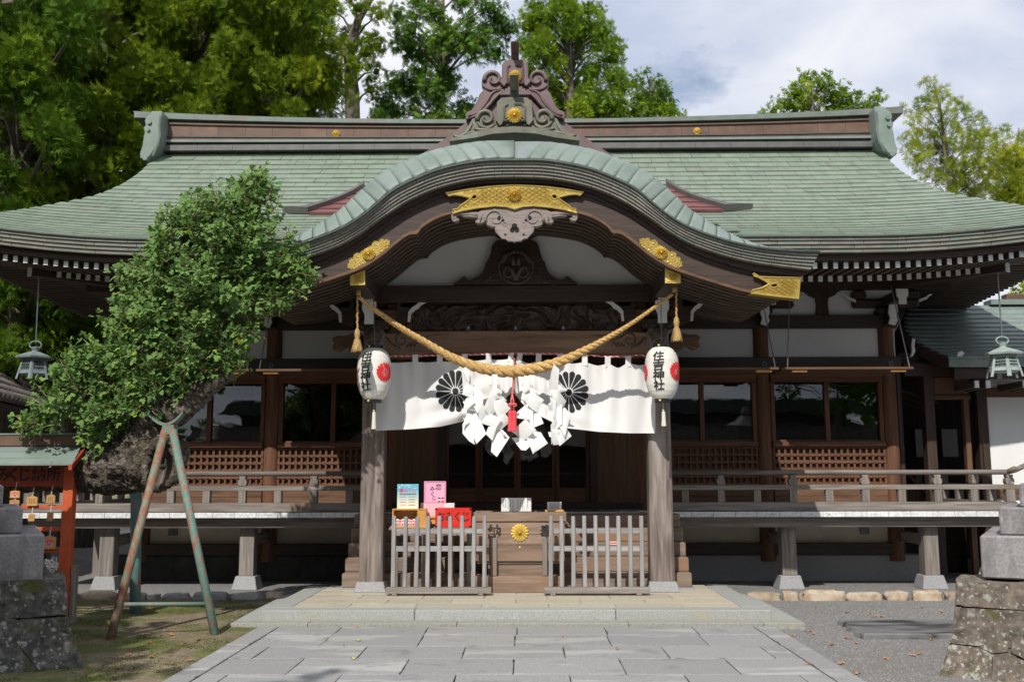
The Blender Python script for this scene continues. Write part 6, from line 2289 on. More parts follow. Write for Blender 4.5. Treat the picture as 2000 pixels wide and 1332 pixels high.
NOR = thing('curtain', 'white cotton entrance curtain with two black chrysanthemum crests', 'curtain', tuple(P(1007, 705, NY)))
b = MB()
b.grid(lambda a, c: noren_pt(734 + a * 271, c), 110, 30)
b.grid(lambda a, c: noren_pt(1006 + a * 274, c), 110, 30)
b.build('cloth', 'cloth', NOR, smooth=True, recalc=False)
for u in (741, 811, 859, 908, 954.5, 997, 1013, 1052, 1094, 1142, 1187, 1227, 1274):
    p0, p1 = noren_pt(u, 0.01), P(u + (0 if abs(u - 1005) > 20 else (1.5 if u < 1005 else 3)), interp([741, 859, 998, 1013, 1142, 1187, 1227, 1274], [694, 692, 690, 690, 693, 697, 696, 692], u), NY - 0.005)
    w = 0.035
    b = MB().add([p0 + Vector((-w, -0.004, -0.03)), p0 + Vector((w, -0.004, -0.03)), p1 + Vector((w, -0.01, 0.0)), p1 + Vector((-w, -0.01, 0)), p1 + Vector((-w, 0.02, 0.005)), p1 + Vector((w, 0.02, 0.005)), p0 + Vector((w, 0.02, -0.02)), p0 + Vector((-w, 0.02, -0.02))],
                 [(0, 1, 2, 3), (3, 2, 5, 4), (4, 5, 6, 7)])
    b.build('tab', 'cloth', NOR, recalc=False)
cu = [P(u, interp([736, 811, 908, 998, 1006, 1013, 1100, 1142, 1187, 1227, 1250, 1279], [696, 695, 693, 690, 689, 690, 691, 693, 697, 696, 693, 699], u), NY + 0.004) for u in np.linspace(736, 1279, 120)]
rope_strands(cu, lambda t: 0.013, lambda t: t * 45, n_str=2, n=5, strand=0.6).build('cord', 'cord_red', NOR, smooth=True)
rope_strands(cu, lambda t: 0.013, lambda t: t * 45, n_str=1, n=5, strand=0.66, phase=1.57).build('cord_white_strand', 'paper', NOR, smooth=True)
cr2 = crest2d(1.0, gap=0.024, inner=0.215)


def crest_on_cloth(uc, vc, ru, rv):
    def fn(a, c):
        u = uc + a * ru
        v = vc - c * rv
        # invert f from v
        lo, hi = 0.0, 1.0
        for _ in range(22):
            m_ = (lo + hi) / 2
            if J(noren_pt(u, m_))[1] < v:
                lo = m_
            else:
                hi = m_
        return noren_pt(u, lo) + Vector((0, -0.006, 0))
    return fn


decal(cr2[0], cr2[1], crest_on_cloth(889.5, 764, 39, 41), 'crest', 'crest_black', NOR)
decal(cr2[0], cr2[1], crest_on_cloth(1111, 766, 39, 41), 'crest', 'crest_black', NOR)

# red tassel tying up the middle of the curtain
TU = 1000.5
RT_ = thing('red_tassel', 'red silk cord with bow knot and tassel at the curtain parting', 'tassel', tuple(P(TU, 800, 11.97)))
b = MB().tube([P(1005, 700, 12.6), P(1003, 740, 12.28), P(1001.5, 756, 12.05), P(TU, 768, 11.99), P(TU, 772, 11.98)], 0.011, n=6)
b.build('cord', 'cord_red', RT_, smooth=True)
b = MB()
for s2 in (-1, 1):
    b.tube([P(TU, 770, 11.98), P(TU + s2 * 2.4, 782, 11.97), P(TU + s2 * 2.6, 804, 11.97)], 0.011, n=6)
    for (a0, r) in ((0, 3.0),):
        pts = [P(TU + s2 * (4.5 + 3.4 * cos(2 * pi * j / 14)), 791 + 2.6 * sin(2 * pi * j / 14), 11.96) for j in range(15)]
        b.tube(pts, 0.010, n=6, caps=False)
pts = [P(TU - 5 + j, 789.5 + 1.8 * sin(j * 1.3), 11.95) for j in range(11)]
b.tube(pts, 0.010, n=6)
b.build('bow_knot', 'cord_red', RT_, smooth=True)
for s2 in (-1, 1):
    c = P(TU + s2 * 3.3, 803, 11.97)
    H = c.z - P(TU, 842, 11.97).z
    MB().lathe([(0.004, 0.012), (0.028, 0.0), (0.030, -0.03), (0.030, -H * 0.5), (0.036, -H)], tuple(c), 14).build('tassel_skirt', 'tassel_red', RT_, smooth=False)

# ================================================================== PAPER LANTERNS
def lantern_r(f):
    """radius at height fraction f (0 bottom .. 1 top)"""
    return 0.205 * interp([0, 0.03, 0.08, 0.16, 0.28, 0.45, 0.6, 0.75, 0.86, 0.93, 0.97, 1.0], [0.50, 0.60, 0.72, 0.85, 0.955, 1.0, 1.0, 0.985, 0.90, 0.77, 0.64, 0.50], f)


def paper_lantern(uc, vt, vb, phi, label, tassel):
    Y = 12.15
    top, bot = P(uc, vt, Y), P(uc, vb, Y)
    H = top.z - bot.z
    c = Vector(((top.x + bot.x) / 2, Y, bot.z))
    root = thing('paper_lantern', label, 'paper lantern', tuple(c), group='paper lanterns on the porch')
    nr = 44
    prof = []
    for i in range(nr * 2 + 1):
        f = i / (nr * 2)
        prof.append((lantern_r(f) * (1.006 if i % 2 else 0.994), f * H))
    MB().lathe(prof, tuple(c), 48).build('shade', 'lantern_paper', root, smooth=True)

    def fn_at(a0, zc_):
        def fn(x, z):
            zz = min(max(zc_ + z, 0.0), H)
            r = lantern_r(zz / H) * 1.006 + 0.0085
            an = a0 + x / 0.205
            return (c.x + r * sin(an), c.y - r * cos(an), c.z + zz)
        return fn
    for k, ch in enumerate('住吉神社'):
        v2, f2 = text2d(ch, 0.134, bold=0.0026, cut=0.010)
        v2 = [(x * 1.08 + z * 0.06, z * 0.95 + x * 0.05) for x, z in v2]
        decal(v2, f2, fn_at(phi, H * (0.795 - 0.186 * k)), 'lettering', 'black', root)
    for d in (1.22, -1.30):
        cr = crest2d(0.117, gap=0.025, inner=0.21)
        decal(cr[0], cr[1], fn_at(phi + d, H * 0.52), 'crest', 'crest_red', root)
    for z0_, z1_, nm in ((H - 0.004, H + 0.036, 'top_ring'), (-0.036, 0.004, 'bottom_ring')):
        MB().lathe([(0.085, z0_), (0.105, z0_), (0.105, z1_), (0.085, z1_)], tuple(c), 32).build(nm, 'black_lacquer', root)
    b = MB()
    for z_, an in ((H + 0.018, phi - 0.1), (-0.018, phi - 0.1)):
        q = (c.x + 0.107 * sin(an), c.y - 0.107 * cos(an), c.z + z_)
        b.lathe([(0.002, -0.015), (0.015, -0.006), (0.015, 0.006), (0.002, 0.015)], q, 10)
    b.build('brass_stud', 'gold_yellow', root, smooth=True)
    pts = [(c.x + 0.12 * cos(pi * j / 12), Y, c.z + H + 0.02 + 0.10 * sin(pi * j / 12)) for j in range(13)]
    MB().tube(pts, 0.004, n=5).build('handle', 'iron', root)
    tp = P(uc - 2, 536, Y)
    MB().tube([(c.x, Y, c.z + H + 0.03), (c.x, Y, c.z + H + 0.12), (tp.x, Y, tp.z)], 0.006, n=5).build('wire', 'iron', root)
    # small tassel below
    b = MB()
    b.tube([(c.x + 0.005, Y, c.z - 0.03), (c.x + 0.005, Y, c.z - 0.15)], 0.004, n=5)
    b.lathe([(0.002, 0), (0.013, -0.01), (0.013, -0.03), (0.006, -0.035)], (c.x + 0.005, Y, c.z - 0.11), 8)
    b.lathe([(0.01, 0), (0.022, -0.012), (0.024, -0.1), (0.030, -0.21 if tassel else -0.18)], (c.x + 0.008, Y, c.z - 0.145), 10)
    b.build('tassel', 'tassel_white', root)
    return root


paper_lantern(730.5, 681, 781, -0.38, 'white paper lantern before the left porch pillar, its red crest facing front', True)
paper_lantern(1293, 679, 780, -0.34, 'white paper lantern before the right porch pillar, its red crest turned aside', False)

# ================================================================== OFFERING BOX AND FENCES
MT['box_front'] = wood('offering_box_wood', (0.15, 0.095, 0.065), (0.31, 0.215, 0.16), 'x', ns=4, k=10, patches=((1.7, (0.5, 1, 1.3), 0.56, 0.72, (0.33, 0.18, 0.09)),))
OB = thing('offering_box', 'weathered wooden offering box with gold chrysanthemum crest and black characters', 'offering box', (0.04, 12.95, 0.165))
f0 = 12.72
xa, xb = P(925, 1010, f0).x, P(1106, 1010, f0).x
ztop, zrim, zbot = P(1000, 1000, f0).z, P(1000, 1018, f0).z, P(1000, 1096, f0).z
zp = [zrim, zrim - 0.24, zbot + 0.01]
boxo('box_rim', 'box_front', OB, xa, xb, f0 - 0.02, f0 + 0.03, zrim, ztop, bevel=0.005)
boxo('box_rim', 'box_front', OB, xa, xb, f0 + 0.52, f0 + 0.57, zrim, ztop, bevel=0.005)
for a in (xa, xb - 0.05):
    boxo('box_rim', 'grey_y', OB, a, a + 0.05, f0 + 0.031, f0 + 0.519, zrim, ztop - 0.003, bevel=0.005)
for k in range(9):
    x = xa + 0.08 + (xb - xa - 0.16) * k / 8
    boxo('grating_bar', 'grey_y', OB, x - 0.02, x + 0.02, f0 + 0.031, f0 + 0.519, zrim + 0.03, ztop - 0.012)
zz = [zrim - 0.003, zrim - 0.16, zrim - 0.29, zbot]
for a, c in zip(zz[:-1], zz[1:]):
    boxo('front_plank', 'box_front', OB, xa + 0.02, xb - 0.02, f0, f0 + 0.03, c + 0.002, a - 0.002, bevel=0.003)
for a in (xa + 0.02, xb - 0.05):
    boxo('side_panel', 'grey_y', OB, a, a + 0.03, f0 + 0.032, f0 + 0.53, zbot, zrim - 0.003)
boxo('back_panel', 'grey_x', OB, xa + 0.05, xb - 0.05, f0 + 0.5, f0 + 0.53, zbot, zrim - 0.003)
boxo('base_board', 'grey_x', OB, xa + 0.05, xb - 0.05, f0 + 0.03, f0 + 0.5, zbot - 0.03, zbot - 0.002)
zleg = 0.372
for a, c in ((P(962, 1100, f0).x, P(968, 1100, f0).x + 0.015), (P(1064, 1100, f0).x - 0.01, P(1069, 1100, f0).x)):
    boxo('leg', 'grey_z', OB, a - 0.02, c, f0 - 0.035, f0 + 0.0, zleg, P(1000, 1050, f0).z + 0.0, bevel=0.004)
boxo('foot_board', 'box_front', OB, xa + 0.18, xb - 0.18, f0 + 0.05, f0 + 0.33, 0.36, zbot - 0.032)
boxo('plinth', 'box_front', OB, xa + 0.02, xb - 0.02, f0 - 0.04, f0 + 0.40, 0.166, 0.366, bevel=0.006)
q = P(1015, 1039.5, f0 - 0.01)
crest3d((q.x, f0 - 0.004, q.z), 0.115, 0.028, 'box_crest', 'gold_yellow', OB)
MB().lathe([(0.001, -0.02), (0.02, -0.01), (0.02, 0.01), (0.001, 0.02)], (q.x, f0 - 0.03, q.z), 10).build('crest_centre', 'gold', OB)
MB().tube([(q.x, f0 - 0.006, q.z - 0.18), (q.x, f0 + 0.01, q.z - 0.18)], 0.012, n=10).build('keyhole_plate', 'gold_yellow', OB)
for ch, u in (('納', 966), ('奉', 1068)):
    v2, f2 = text2d(ch, 0.185, bold=0.0045, cut=0)
    qc_ = P(u, 1040, f0)
    decal(v2, f2, lambda a, c, qc_=qc_: (qc_.x + a * 0.95, f0 - 0.003, qc_.z + c), 'lettering', 'black', OB)


def picket_fence(x0, x1, n, label):
    root = thing('picket_fence', label, 'picket fence', ((x0 + x1) / 2, 12.45, 0.165), group='low grey fences beside the offering box')
    yb = 12.44
    boxo('base_rail', 'grey_x', root, x0, x1, yb - 0.055, yb + 0.055, 0.185, 0.262, bevel=0.008)
    for x in (x0 + 0.11, x1 - 0.13):
        boxo('foot', 'grey_y', root, x - 0.032, x + 0.032, yb - 0.075, yb + 0.30, 0.166, 0.215, bevel=0.006)
    zt1 = P(1000, 1007, yb).z
    zr = [(P(1000, 1041, yb).z, P(1000, 1032, yb).z), (P(1000, 1076, yb).z, P(1000, 1066, yb).z)]
    xs_ = np.linspace(x0 + 0.085, x1 - 0.085, n)
    for k, x in enumerate(xs_):
        w = 0.026
        lean = rng.uniform(-0.008, 0.012)
        zz_ = zt1 + rng.uniform(-0.008, 0.004)
        b = MB().hexa([(x - w, yb - 0.024, 0.26), (x + w, yb - 0.024, 0.26), (x + w, yb + 0.028, 0.26), (x - w, yb + 0.028, 0.26),
                       (x - w * 0.9 + lean, yb - 0.028, zz_), (x + w * 0.9 + lean, yb - 0.028, zz_), (x + w * 0.9 + lean, yb + 0.028, zz_), (x - w * 0.9 + lean, yb + 0.028, zz_)])
        b.build('picket', 'fence_z', root, bevel=0.007)
    for a, c in zr:
        boxo('cross_rail', 'fence_x', root, xs_[0], xs_[-1], yb + 0.0, yb + 0.024, a, c)
    return root


MT['fence_z'] = wood('silvered_fence_wood_z', (0.21, 0.20, 0.205), (0.39, 0.375, 0.375), 'z', rnd=0.12)
MT['fence_x'] = wood('silvered_fence_wood_x', (0.21, 0.20, 0.205), (0.39, 0.375, 0.375), 'x', rnd=0.08)
xl = [P(u, 1150, 12.44).x for u in (754, 960, 1062, 1268)]
F1 = picket_fence(xl[0], xl[1], 9, 'low grey picket fence left of the offering box, in front of the fortune boxes')
F2 = picket_fence(xl[2], xl[3], 9, 'low grey picket fence right of the offering box with a small red and white tag')
q = P(1197, 1060, 12.42)
tg_ = thing('paper_tag', 'tiny red and white paper tag on the right picket fence', 'tag', tuple(q))
boxo('card', 'paper', tg_, q.x - 0.055, q.x + 0.055, 12.435, 12.439, q.z - 0.018, q.z + 0.018)
boxo('red_print', 'crest_red', tg_, q.x - 0.045, q.x + 0.045, 12.432, 12.434, q.z - 0.008, q.z + 0.008)

# ================================================================== FORTUNE BOXES AND SIGNS
def table(name, label, xa, xb, ya, yb, ztop, m='grey_x', leg='grey_z', zfloor=0.166):
    root = thing(name, label, 'stand', ((xa + xb) / 2, (ya + yb) / 2, zfloor))
    boxo('top', m, root, xa, xb, ya, yb, ztop - 0.03, ztop, bevel=0.004)
    for x in (xa + 0.06, xb - 0.06):
        for y in (ya + 0.03, yb - 0.03):
            zf = zfloor if y < 13.05 else 0.37
            boxo('leg', leg, root, x - 0.025, x + 0.025, y - 0.022, y + 0.022, zf, ztop - 0.031)
    boxo('apron', leg, root, xa + 0.09, xb - 0.09, ya + 0.02, ya + 0.04, ztop - 0.10, ztop - 0.031)
    return root


ty = 12.72
zt3 = P(800, 1030, ty).z
table('low_stand', 'weathered wooden stand under the pine fortune box', P(760, 1030, ty).x, P(838, 1030, ty).x, ty - 0.03, 13.0, zt3)
table('low_stand', 'wooden stand under the red fortune box', P(845, 1030, ty).x, P(925, 1030, ty).x, ty - 0.03, 13.0, zt3, leg='grey_z')
# pine box with paper slips
PB = thing('fortune_box', 'open varnished pine box holding folded paper fortunes', 'box', tuple(P(799, 1029, ty)))
xa, xb = P(766, 1010, ty).x, P(832, 1010, ty).x
za, zb = zt3 + 0.001, P(800, 993.5, ty).z
t_ = 0.016
boxo('floor', 'pine', PB, xa - 0.02, xb + 0.01, ty - 0.02, ty + 0.22, za, za + t_)
boxo('lid', 'pine', PB, xa, xb, ty, ty + 0.21, zb - t_, zb)
for a in (xa, xb - t_, xa + (xb - xa) * 0.74):
    boxo('side', 'pine', PB, a, a + t_, ty, ty + 0.21, za + t_, zb - t_ - 0.001)
boxo('back', 'pine', PB, xa + t_, xb - t_, ty + 0.194, ty + 0.21, za + t_, zb - t_ - 0.001)
boxo('door', 'pine', PB, xa + (xb - xa) * 0.74 + t_ + 0.001, xb - t_ - 0.001, ty + 0.005, ty + 0.02, za + t_ + 0.001, zb - t_ - 0.002)
for k in range(16):
    x = xa + 0.04 + (xb - xa) * 0.66 * (k % 8) / 8
    z = za + t_ + 0.002 + 0.034 * (k // 8)
    y_ = ty + 0.03 + 0.05 * (k // 8) + rng.uniform(0, 0.02)
    boxo('paper_fortune', 'paper' if k % 3 else 'pink_pale', PB, x, x + 0.030, y_, y_ + 0.07, z, z + 0.05 - 0.01 * (k % 2))
    boxo('paper_fortune_band', 'crest_red' if k % 4 else MT['prop'], PB, x + 0.004, x + 0.026, y_ - 0.002, y_ - 0.0005, z + 0.008, z + 0.028)
# red box
RB = thing('fortune_box', 'bright red lacquered fortune box with black lettering', 'box', tuple(P(885, 1029, ty)))
xa, xb = P(850, 1010, ty).x, P(920.5, 1010, ty).x
zb2_ = P(885, 992, ty).z
boxo('case', 'red_box', RB, xa, xb, ty, ty + 0.2, zt3 + 0.001, zb2_, bevel=0.004)
for a in (xa, xb - 0.022):
    for c in (zt3 + 0.002, zb2_ - 0.022):
        boxo('corner_fitting', 'black_lacquer', RB, a - 0.002, a + 0.024, ty - 0.003, ty + 0.02, c, c + 0.021)
v2, f2 = text2d('おみくじ', 0.118, bold=0.0022, cut=0)
qc_ = P(885.5, 1010, ty)
decal(v2, f2, lambda a, c: (qc_.x + a * 0.88, ty - 0.003, qc_.z + c * 1.12), 'lettering', 'black', RB)
# pink box and its sign
pyy = 12.98
KB = thing('fortune_box', 'pale pink box with a white end behind the red fortune box', 'box', tuple(P(853, 1003, pyy)))
zk0, zk1 = P(853, 1001, pyy).z - 0.04, P(853, 982.5, pyy).z
xa, xm_, xb = P(821, 990, pyy).x, P(868, 990, pyy).x, P(887, 990, pyy).x
boxo('case', 'pink_pale', KB, xa, xm_, pyy, pyy + 0.16, zk0, zk1)
boxo('case_end', 'paper', KB, xm_ + 0.001, xb, pyy, pyy + 0.16, zk0, zk1)
table('low_stand', 'narrow pine-legged stand under the pale pink box', xa - 0.02, xb + 0.02, pyy - 0.02, pyy + 0.20, zk0 - 0.001, m='pine', leg='pine', zfloor=0.37)


def sign_board(name, label, u0, u1, v0, v1, Y, m, cat='sign', thick=0.008, tilt=0.05):
    a, c = P(u0, v1, Y), P(u1, v0, Y)
    root = thing(name, label, cat, ((a.x + c.x) / 2, Y, a.z))
    MB().box(a.x, c.x, Y, Y + thick, a.z, c.z).build('board', m, root)
    return root, a, c


BS, a_, c_ = sign_board('fortune_sign', 'pale blue printed sign with white blossoms on top of the pine box', 775.5, 817.5, 945, 993, 12.80,
                        gradient_mat('blue_to_cream_print', (0.80, 0.78, 0.62), (0.12, 0.46, 0.62), 0.05, 0.24))
Yb = 12.797
for t in text2d('華みくじ', 0.055, bold=0.001, cut=0), :
    decal(t[0], t[1], lambda a, c: ((a_.x + c_.x) / 2 + a, Yb, a_.z + 0.225 + c), 'lettering', 'magenta', BS)
b = MB()
for k in range(60):
    x, z = rng.uniform(a_.x + 0.01, c_.x - 0.01), rng.uniform(a_.z + 0.18, c_.z - 0.008)
    if abs(x - (a_.x + c_.x) / 2) < 0.07 and z < a_.z + 0.27:
        continue
    r = rng.uniform(0.004, 0.007)
    b.add([(x + r * cos(1.257 * j), Yb, z + r * sin(1.257 * j)) for j in range(5)], [(0, 1, 2, 3, 4)])
b.build('blossom_print', 'paper', BS, recalc=False)
for k in range(8):
    xk = a_.x + (0.03 if k % 2 == 0 else 0.145)
    z = a_.z + 0.145 - 0.034 * (k // 2)
    boxo('print_line', ['magenta', 'pine', 'pink', 'prop'][k % 4], BS, xk, xk + 0.085, Yb - 0.001, Yb, z, z + 0.006)
boxo('print_line', 'carve_lt', BS, a_.x + 0.03, c_.x - 0.03, Yb - 0.001, Yb, a_.z + 0.175, a_.z + 0.19)
PS, a_2, c_2 = sign_board('fortune_sign', 'pink sign with brushed black lettering and two small dolls, on the pink box', 828, 871, 939.5, 983, 12.99, 'pink')
Yb2 = 12.987
rim([(a_2.x + 0.012, a_2.z + 0.012), (c_2.x - 0.012, a_2.z + 0.012), (c_2.x - 0.012, c_2.z - 0.012), (a_2.x + 0.012, c_2.z - 0.012)], Yb2, 0, 'border_print', 'magenta', PS, r=0.003)
xm_ = (a_2.x + c_2.x) / 2
for ch, dx, dz, s_ in (('恋', 0.045, 0.205, 0.085), ('み', -0.035, 0.185, 0.065), ('く', -0.03, 0.115, 0.07), ('じ', -0.012, 0.065, 0.06)):
    v2, f2 = text2d(ch, s_, bold=0.0004, cut=0)
    decal(v2, f2, lambda a, c, dx=dx, dz=dz: (xm_ + dx + a + c * 0.1, Yb2, a_2.z + dz + c), 'lettering', 'black', PS)
for dx, top_, dress in ((0.055, 'black', 'prop'), (0.10, 'black', 'crest_red')):
    b = MB()
    for (zc_, r, nm) in ((0.062, 0.016, top_), (0.048, 0.012, 'paper')):
        MB().add([(xm_ + dx + r * cos(2 * pi * j / 12), Yb2 - (0.001 if nm == 'paper' else 0), a_2.z + zc_ + r * sin(2 * pi * j / 12)) for j in range(12)], [tuple(range(12))]).build('doll_print', nm, PS, recalc=False)
    MB().add([(xm_ + dx - 0.018, Yb2, a_2.z + 0.012), (xm_ + dx + 0.018, Yb2, a_2.z + 0.012), (xm_ + dx + 0.008, Yb2, a_2.z + 0.042), (xm_ + dx - 0.008, Yb2, a_2.z + 0.042)], [(0, 1, 2, 3)]).build('doll_print', dress, PS, recalc=False)
# white notices on the offering box
WS, a_3, c_3 = sign_board('notice_board', 'white notice with columns of small writing on the offering box', 979, 1037.5, 972, 998.5, 12.80, 'paper', 'notice')
for k, ln in enumerate((6, 7, 8, 6, 9, 0, 8, 9, 8, 0, 7)):
    if not ln:
        continue
    x = a_3.x + 0.025 + k * 0.031
    for j in range(ln):
        z = c_3.z - 0.02 - j * 0.0155
        boxo('written_stroke', 'black', WS, x - 0.0035, x + 0.0035, 12.797, 12.799, z - 0.0085, z)
WS2, a_4, c_4 = sign_board('notice_card', 'small white card standing in a pine holder on the offering box', 1069, 1096.5, 980, 996, 12.86, 'paper', 'notice')
for j in range(5):
    boxo('written_line', 'iron', WS2, a_4.x + 0.025, c_4.x - 0.025, 12.857, 12.859, c_4.z - 0.024 - 0.015 * j, c_4.z - 0.018 - 0.015 * j)
boxo('holder', 'pine', WS2, a_4.x - 0.03, c_4.x + 0.025, 12.80, 12.90, ztop + 0.001, a_4.z + 0.006, bevel=0.003)
q = P(855, 1058.5, 12.75)
tg2 = thing('paper_tag', 'tiny red and white paper tag under the red fortune box', 'tag', tuple(q))
boxo('card', 'paper', tg2, q.x - 0.04, q.x + 0.04, 12.745, 12.749, q.z - 0.016, q.z + 0.016)
boxo('red_print', 'crest_red', tg2, q.x - 0.03, q.x + 0.03, 12.742, 12.744, q.z - 0.007, q.z + 0.007)

# ================================================================== HANGING BRONZE LANTERNS
def bronze_lantern(u, vtop, vb, m, label, yaw, Y=13.95, w=0.36):
    c = P(u, vtop, Y)
    bt = P(u, vb, Y)
    H = c.z - bt.z                       # ring top to feet
    root = thing('hanging_lantern', label, 'hanging lantern', tuple(bt), group='bronze lanterns hung from the eave corners')
    z = lambda f: bt.z + H * f
    n6 = 6
    # roof: six low facets with upturned corners
    b = MB()
    R0, R1 = w * 0.74, 0.07
    vs = []
    for j in range(n6):
        a = pi / 3 * j + yaw
        vs.append((c.x + R0 * cos(a), Y + R0 * sin(a), z(0.60)))
    for j in range(n6):
        a = pi / 3 * j + yaw
        vs.append((c.x + R1 * cos(a), Y + R1 * sin(a), z(0.74)))
    for j in range(n6):
        a = pi / 3 * j + yaw
        vs.append((c.x + R0 * 0.97 * cos(a), Y + R0 * 0.97 * sin(a), z(0.555)))
    fs = [(j, (j + 1) % 6, 6 + (j + 1) % 6, 6 + j) for j in range(6)] + [(12 + j, 12 + (j + 1) % 6, (j + 1) % 6, j) for j in range(6)] + [tuple(range(6, 12)), tuple(range(17, 11, -1))]
    b.add(vs, fs)
    b.build('roof', m, root)
    b = MB()
    b.lathe([(0.05, 0), (0.045, 0.02), (0.06, H * 0.12), (0.05, H * 0.13), (0.02, H * 0.14)], (c.x, Y, z(0.735)), 12)
    b.build('finial', m, root, smooth=False)
    pts = [(c.x + 0.085 * cos(2 * pi * j / 20), Y, z(0.92) + 0.055 * sin(2 * pi * j / 20)) for j in range(21)]
    MB().tube(pts, 0.011, n=6, caps=False).build('ring', m, root, smooth=True)
    # body with pierced panels, flaring legs
    Rb0, Rb1 = w * 0.60, w * 0.47
    for j in range(n6):
        a0, a1 = pi / 3 * j + yaw, pi / 3 * (j + 1) + yaw
        q = lambda a, r, f: Vector((c.x + r * cos(a), Y + r * sin(a), z(f)))
        mid0 = q(a0, Rb0, 0.15)
        b = MB()
        for (f0_, f1_) in ((0.15, 0.24), (0.50, 0.555)):
            r0 = Rb0 + (Rb1 - Rb0) * (f0_ - 0.15) / 0.4
            r1 = Rb0 + (Rb1 - Rb0) * (f1_ - 0.15) / 0.4
            b.add([q(a0, r0, f0_), q(a1, r0, f0_), q(a1, r1, f1_), q(a0, r1, f1_), q(a0, r0 * .95, f0_), q(a1, r0 * .95, f0_), q(a1, r1 * .95, f1_), q(a0, r1 * .95, f1_)],
                  [(0, 1, 2, 3), (7, 6, 5, 4), (0, 4, 5, 1), (3, 2, 6, 7)])
        b.build('panel_band', m, root)
        b = MB()
        for s_ in (0.0, 0.86):
            def pt(t, f):
                r = Rb0 + (Rb1 - Rb0) * (f - 0.15) / 0.4
                return q(a0, r, f).lerp(q(a1, r, f), t)
            b.add([pt(s_, 0.0) + (pt(s_, 0.0) - Vector((c.x, Y, z(0.0)))) * 0.06, pt(s_ + 0.14, 0.0) + (pt(s_ + .14, 0.0) - Vector((c.x, Y, z(0.0)))) * 0.06, pt(s_ + 0.14, 0.555), pt(s_, 0.555)], [(0, 1, 2, 3)])
        # pierced vine panel: a net of thin bars
        for i_ in range(5):
            for k_ in range(4):
                t0_, f0_ = 0.17 + 0.165 * i_, 0.255 + 0.075 * k_
                p0 = pt(t0_, f0_)
                r_ = (pt(0.2, 0.3) - pt(0.36, 0.3)).length * 0.36
                ux = (q(a1, Rb0, 0.3) - q(a0, Rb0, 0.3)).normalized()
                ring_ = [p0 + ux * r_ * cos(2 * pi * h / 7 + i_) + Vector((0, 0, r_ * sin(2 * pi * h / 7 + i_))) for h in range(8)]
                b.tube(ring_, 0.0045, n=4, caps=False)
        b.build('pierced_panel', m, root, recalc=False)
    b = MB().lathe([(Rb0 * 0.93, z(0.13) - bt.z), (Rb0 * 0.93, z(0.155) - bt.z)], (c.x, Y, bt.z), 6, rot=yaw)
    b.build('base_plate', m, root)
    b = MB().lathe([(Rb1 * 0.55, z(0.16) - bt.z), (Rb1 * 0.55, z(0.54) - bt.z)], (c.x, Y, bt.z), 10)
    b.build('inner_lamp', 'void', root)  # near-black core inside the pierced panels
    tp = P(u + (-8 if u > 1000 else 6), 545, Y)
    MB().tube([(c.x, Y, z(0.97)), (tp.x, Y, 4.44)], 0.010, n=6).build('hanging_rod', 'iron', root)
    return root


bronze_lantern(1957, 659, 737, 'bronze_light', 'pale verdigris bronze lantern hanging by the white wall at the right eave', 0.35)
bronze_lantern(70, 668, 742, 'bronze_dark', 'dark grey bronze lantern hanging before the tiled roof at the left eave', 0.78)

# ================================================================== FORTUNE RACK (vermilion)
RKY = 11.15
RK = thing('fortune_rack', 'vermilion roofed rack for paper fortunes with black lettering on its beam', 'rack', (P(137, 1200, RKY).x, RKY, 0))
rx = lambda u: P(u, 950, RKY).x
rz = lambda v: P(100, v, RKY).z
xr0, xr1 = rx(127.5), rx(147)
xl0 = xr0 - 2.5
MB().box(xr0, xr1, RKY - 0.055, RKY + 0.055, 0.0, rz(897)).build('post', 'vermilion', RK, bevel=0.005)
MB().box(xl0, xl0 + 0.11, RKY - 0.055, RKY + 0.055, 0.0, rz(897)).build('post', 'vermilion', RK, bevel=0.005)
MB().box(xr1 + 0.004, xr1 + 0.05, RKY + 0.0, RKY + 0.10, 0.0, rz(1104)).build('post_stake', 'grey_z', RK, bevel=0.004)
MB().box(xr0 - 0.07, xr0 - 0.004, RKY - 0.02, RKY + 0.08, 0.0, rz(1108)).build('post_stake', 'grey_z', RK, bevel=0.004)
MB().box(xl0 + 0.112, xr0 - 0.001, RKY - 0.02, RKY + 0.02, rz(950), rz(906)).build('sign_beam', 'vermilion_dark', RK, bevel=0.004)
for v0, v1 in ((986, 993), (1029, 1037), (1071, 1079)):
    MB().box(xl0 + 0.112, xr0 - 0.001, RKY - 0.022, RKY + 0.018, rz(v1), rz(v0)).build('cross_rail', 'vermilion', RK, bevel=0.003)
MB().box(xl0 + 0.112, xr0 - 0.001, RKY + 0.005, RKY + 0.012, rz(1100), rz(1098)).build('string_wire', 'iron', RK)
for ch, u in (('所', 105), ('納', 76), ('じ', 47.5), ('く', 27), ('み', 7), ('お', -16)):
    v2, f2 = text2d(ch, 0.165, bold=0.003, cut=0)
    qc_ = P(u, 928, RKY - 0.02)
    decal(v2, f2, lambda a, c, qc_=qc_: (qc_.x + a, RKY - 0.0225, qc_.z + c), 'lettering', 'black', RK)
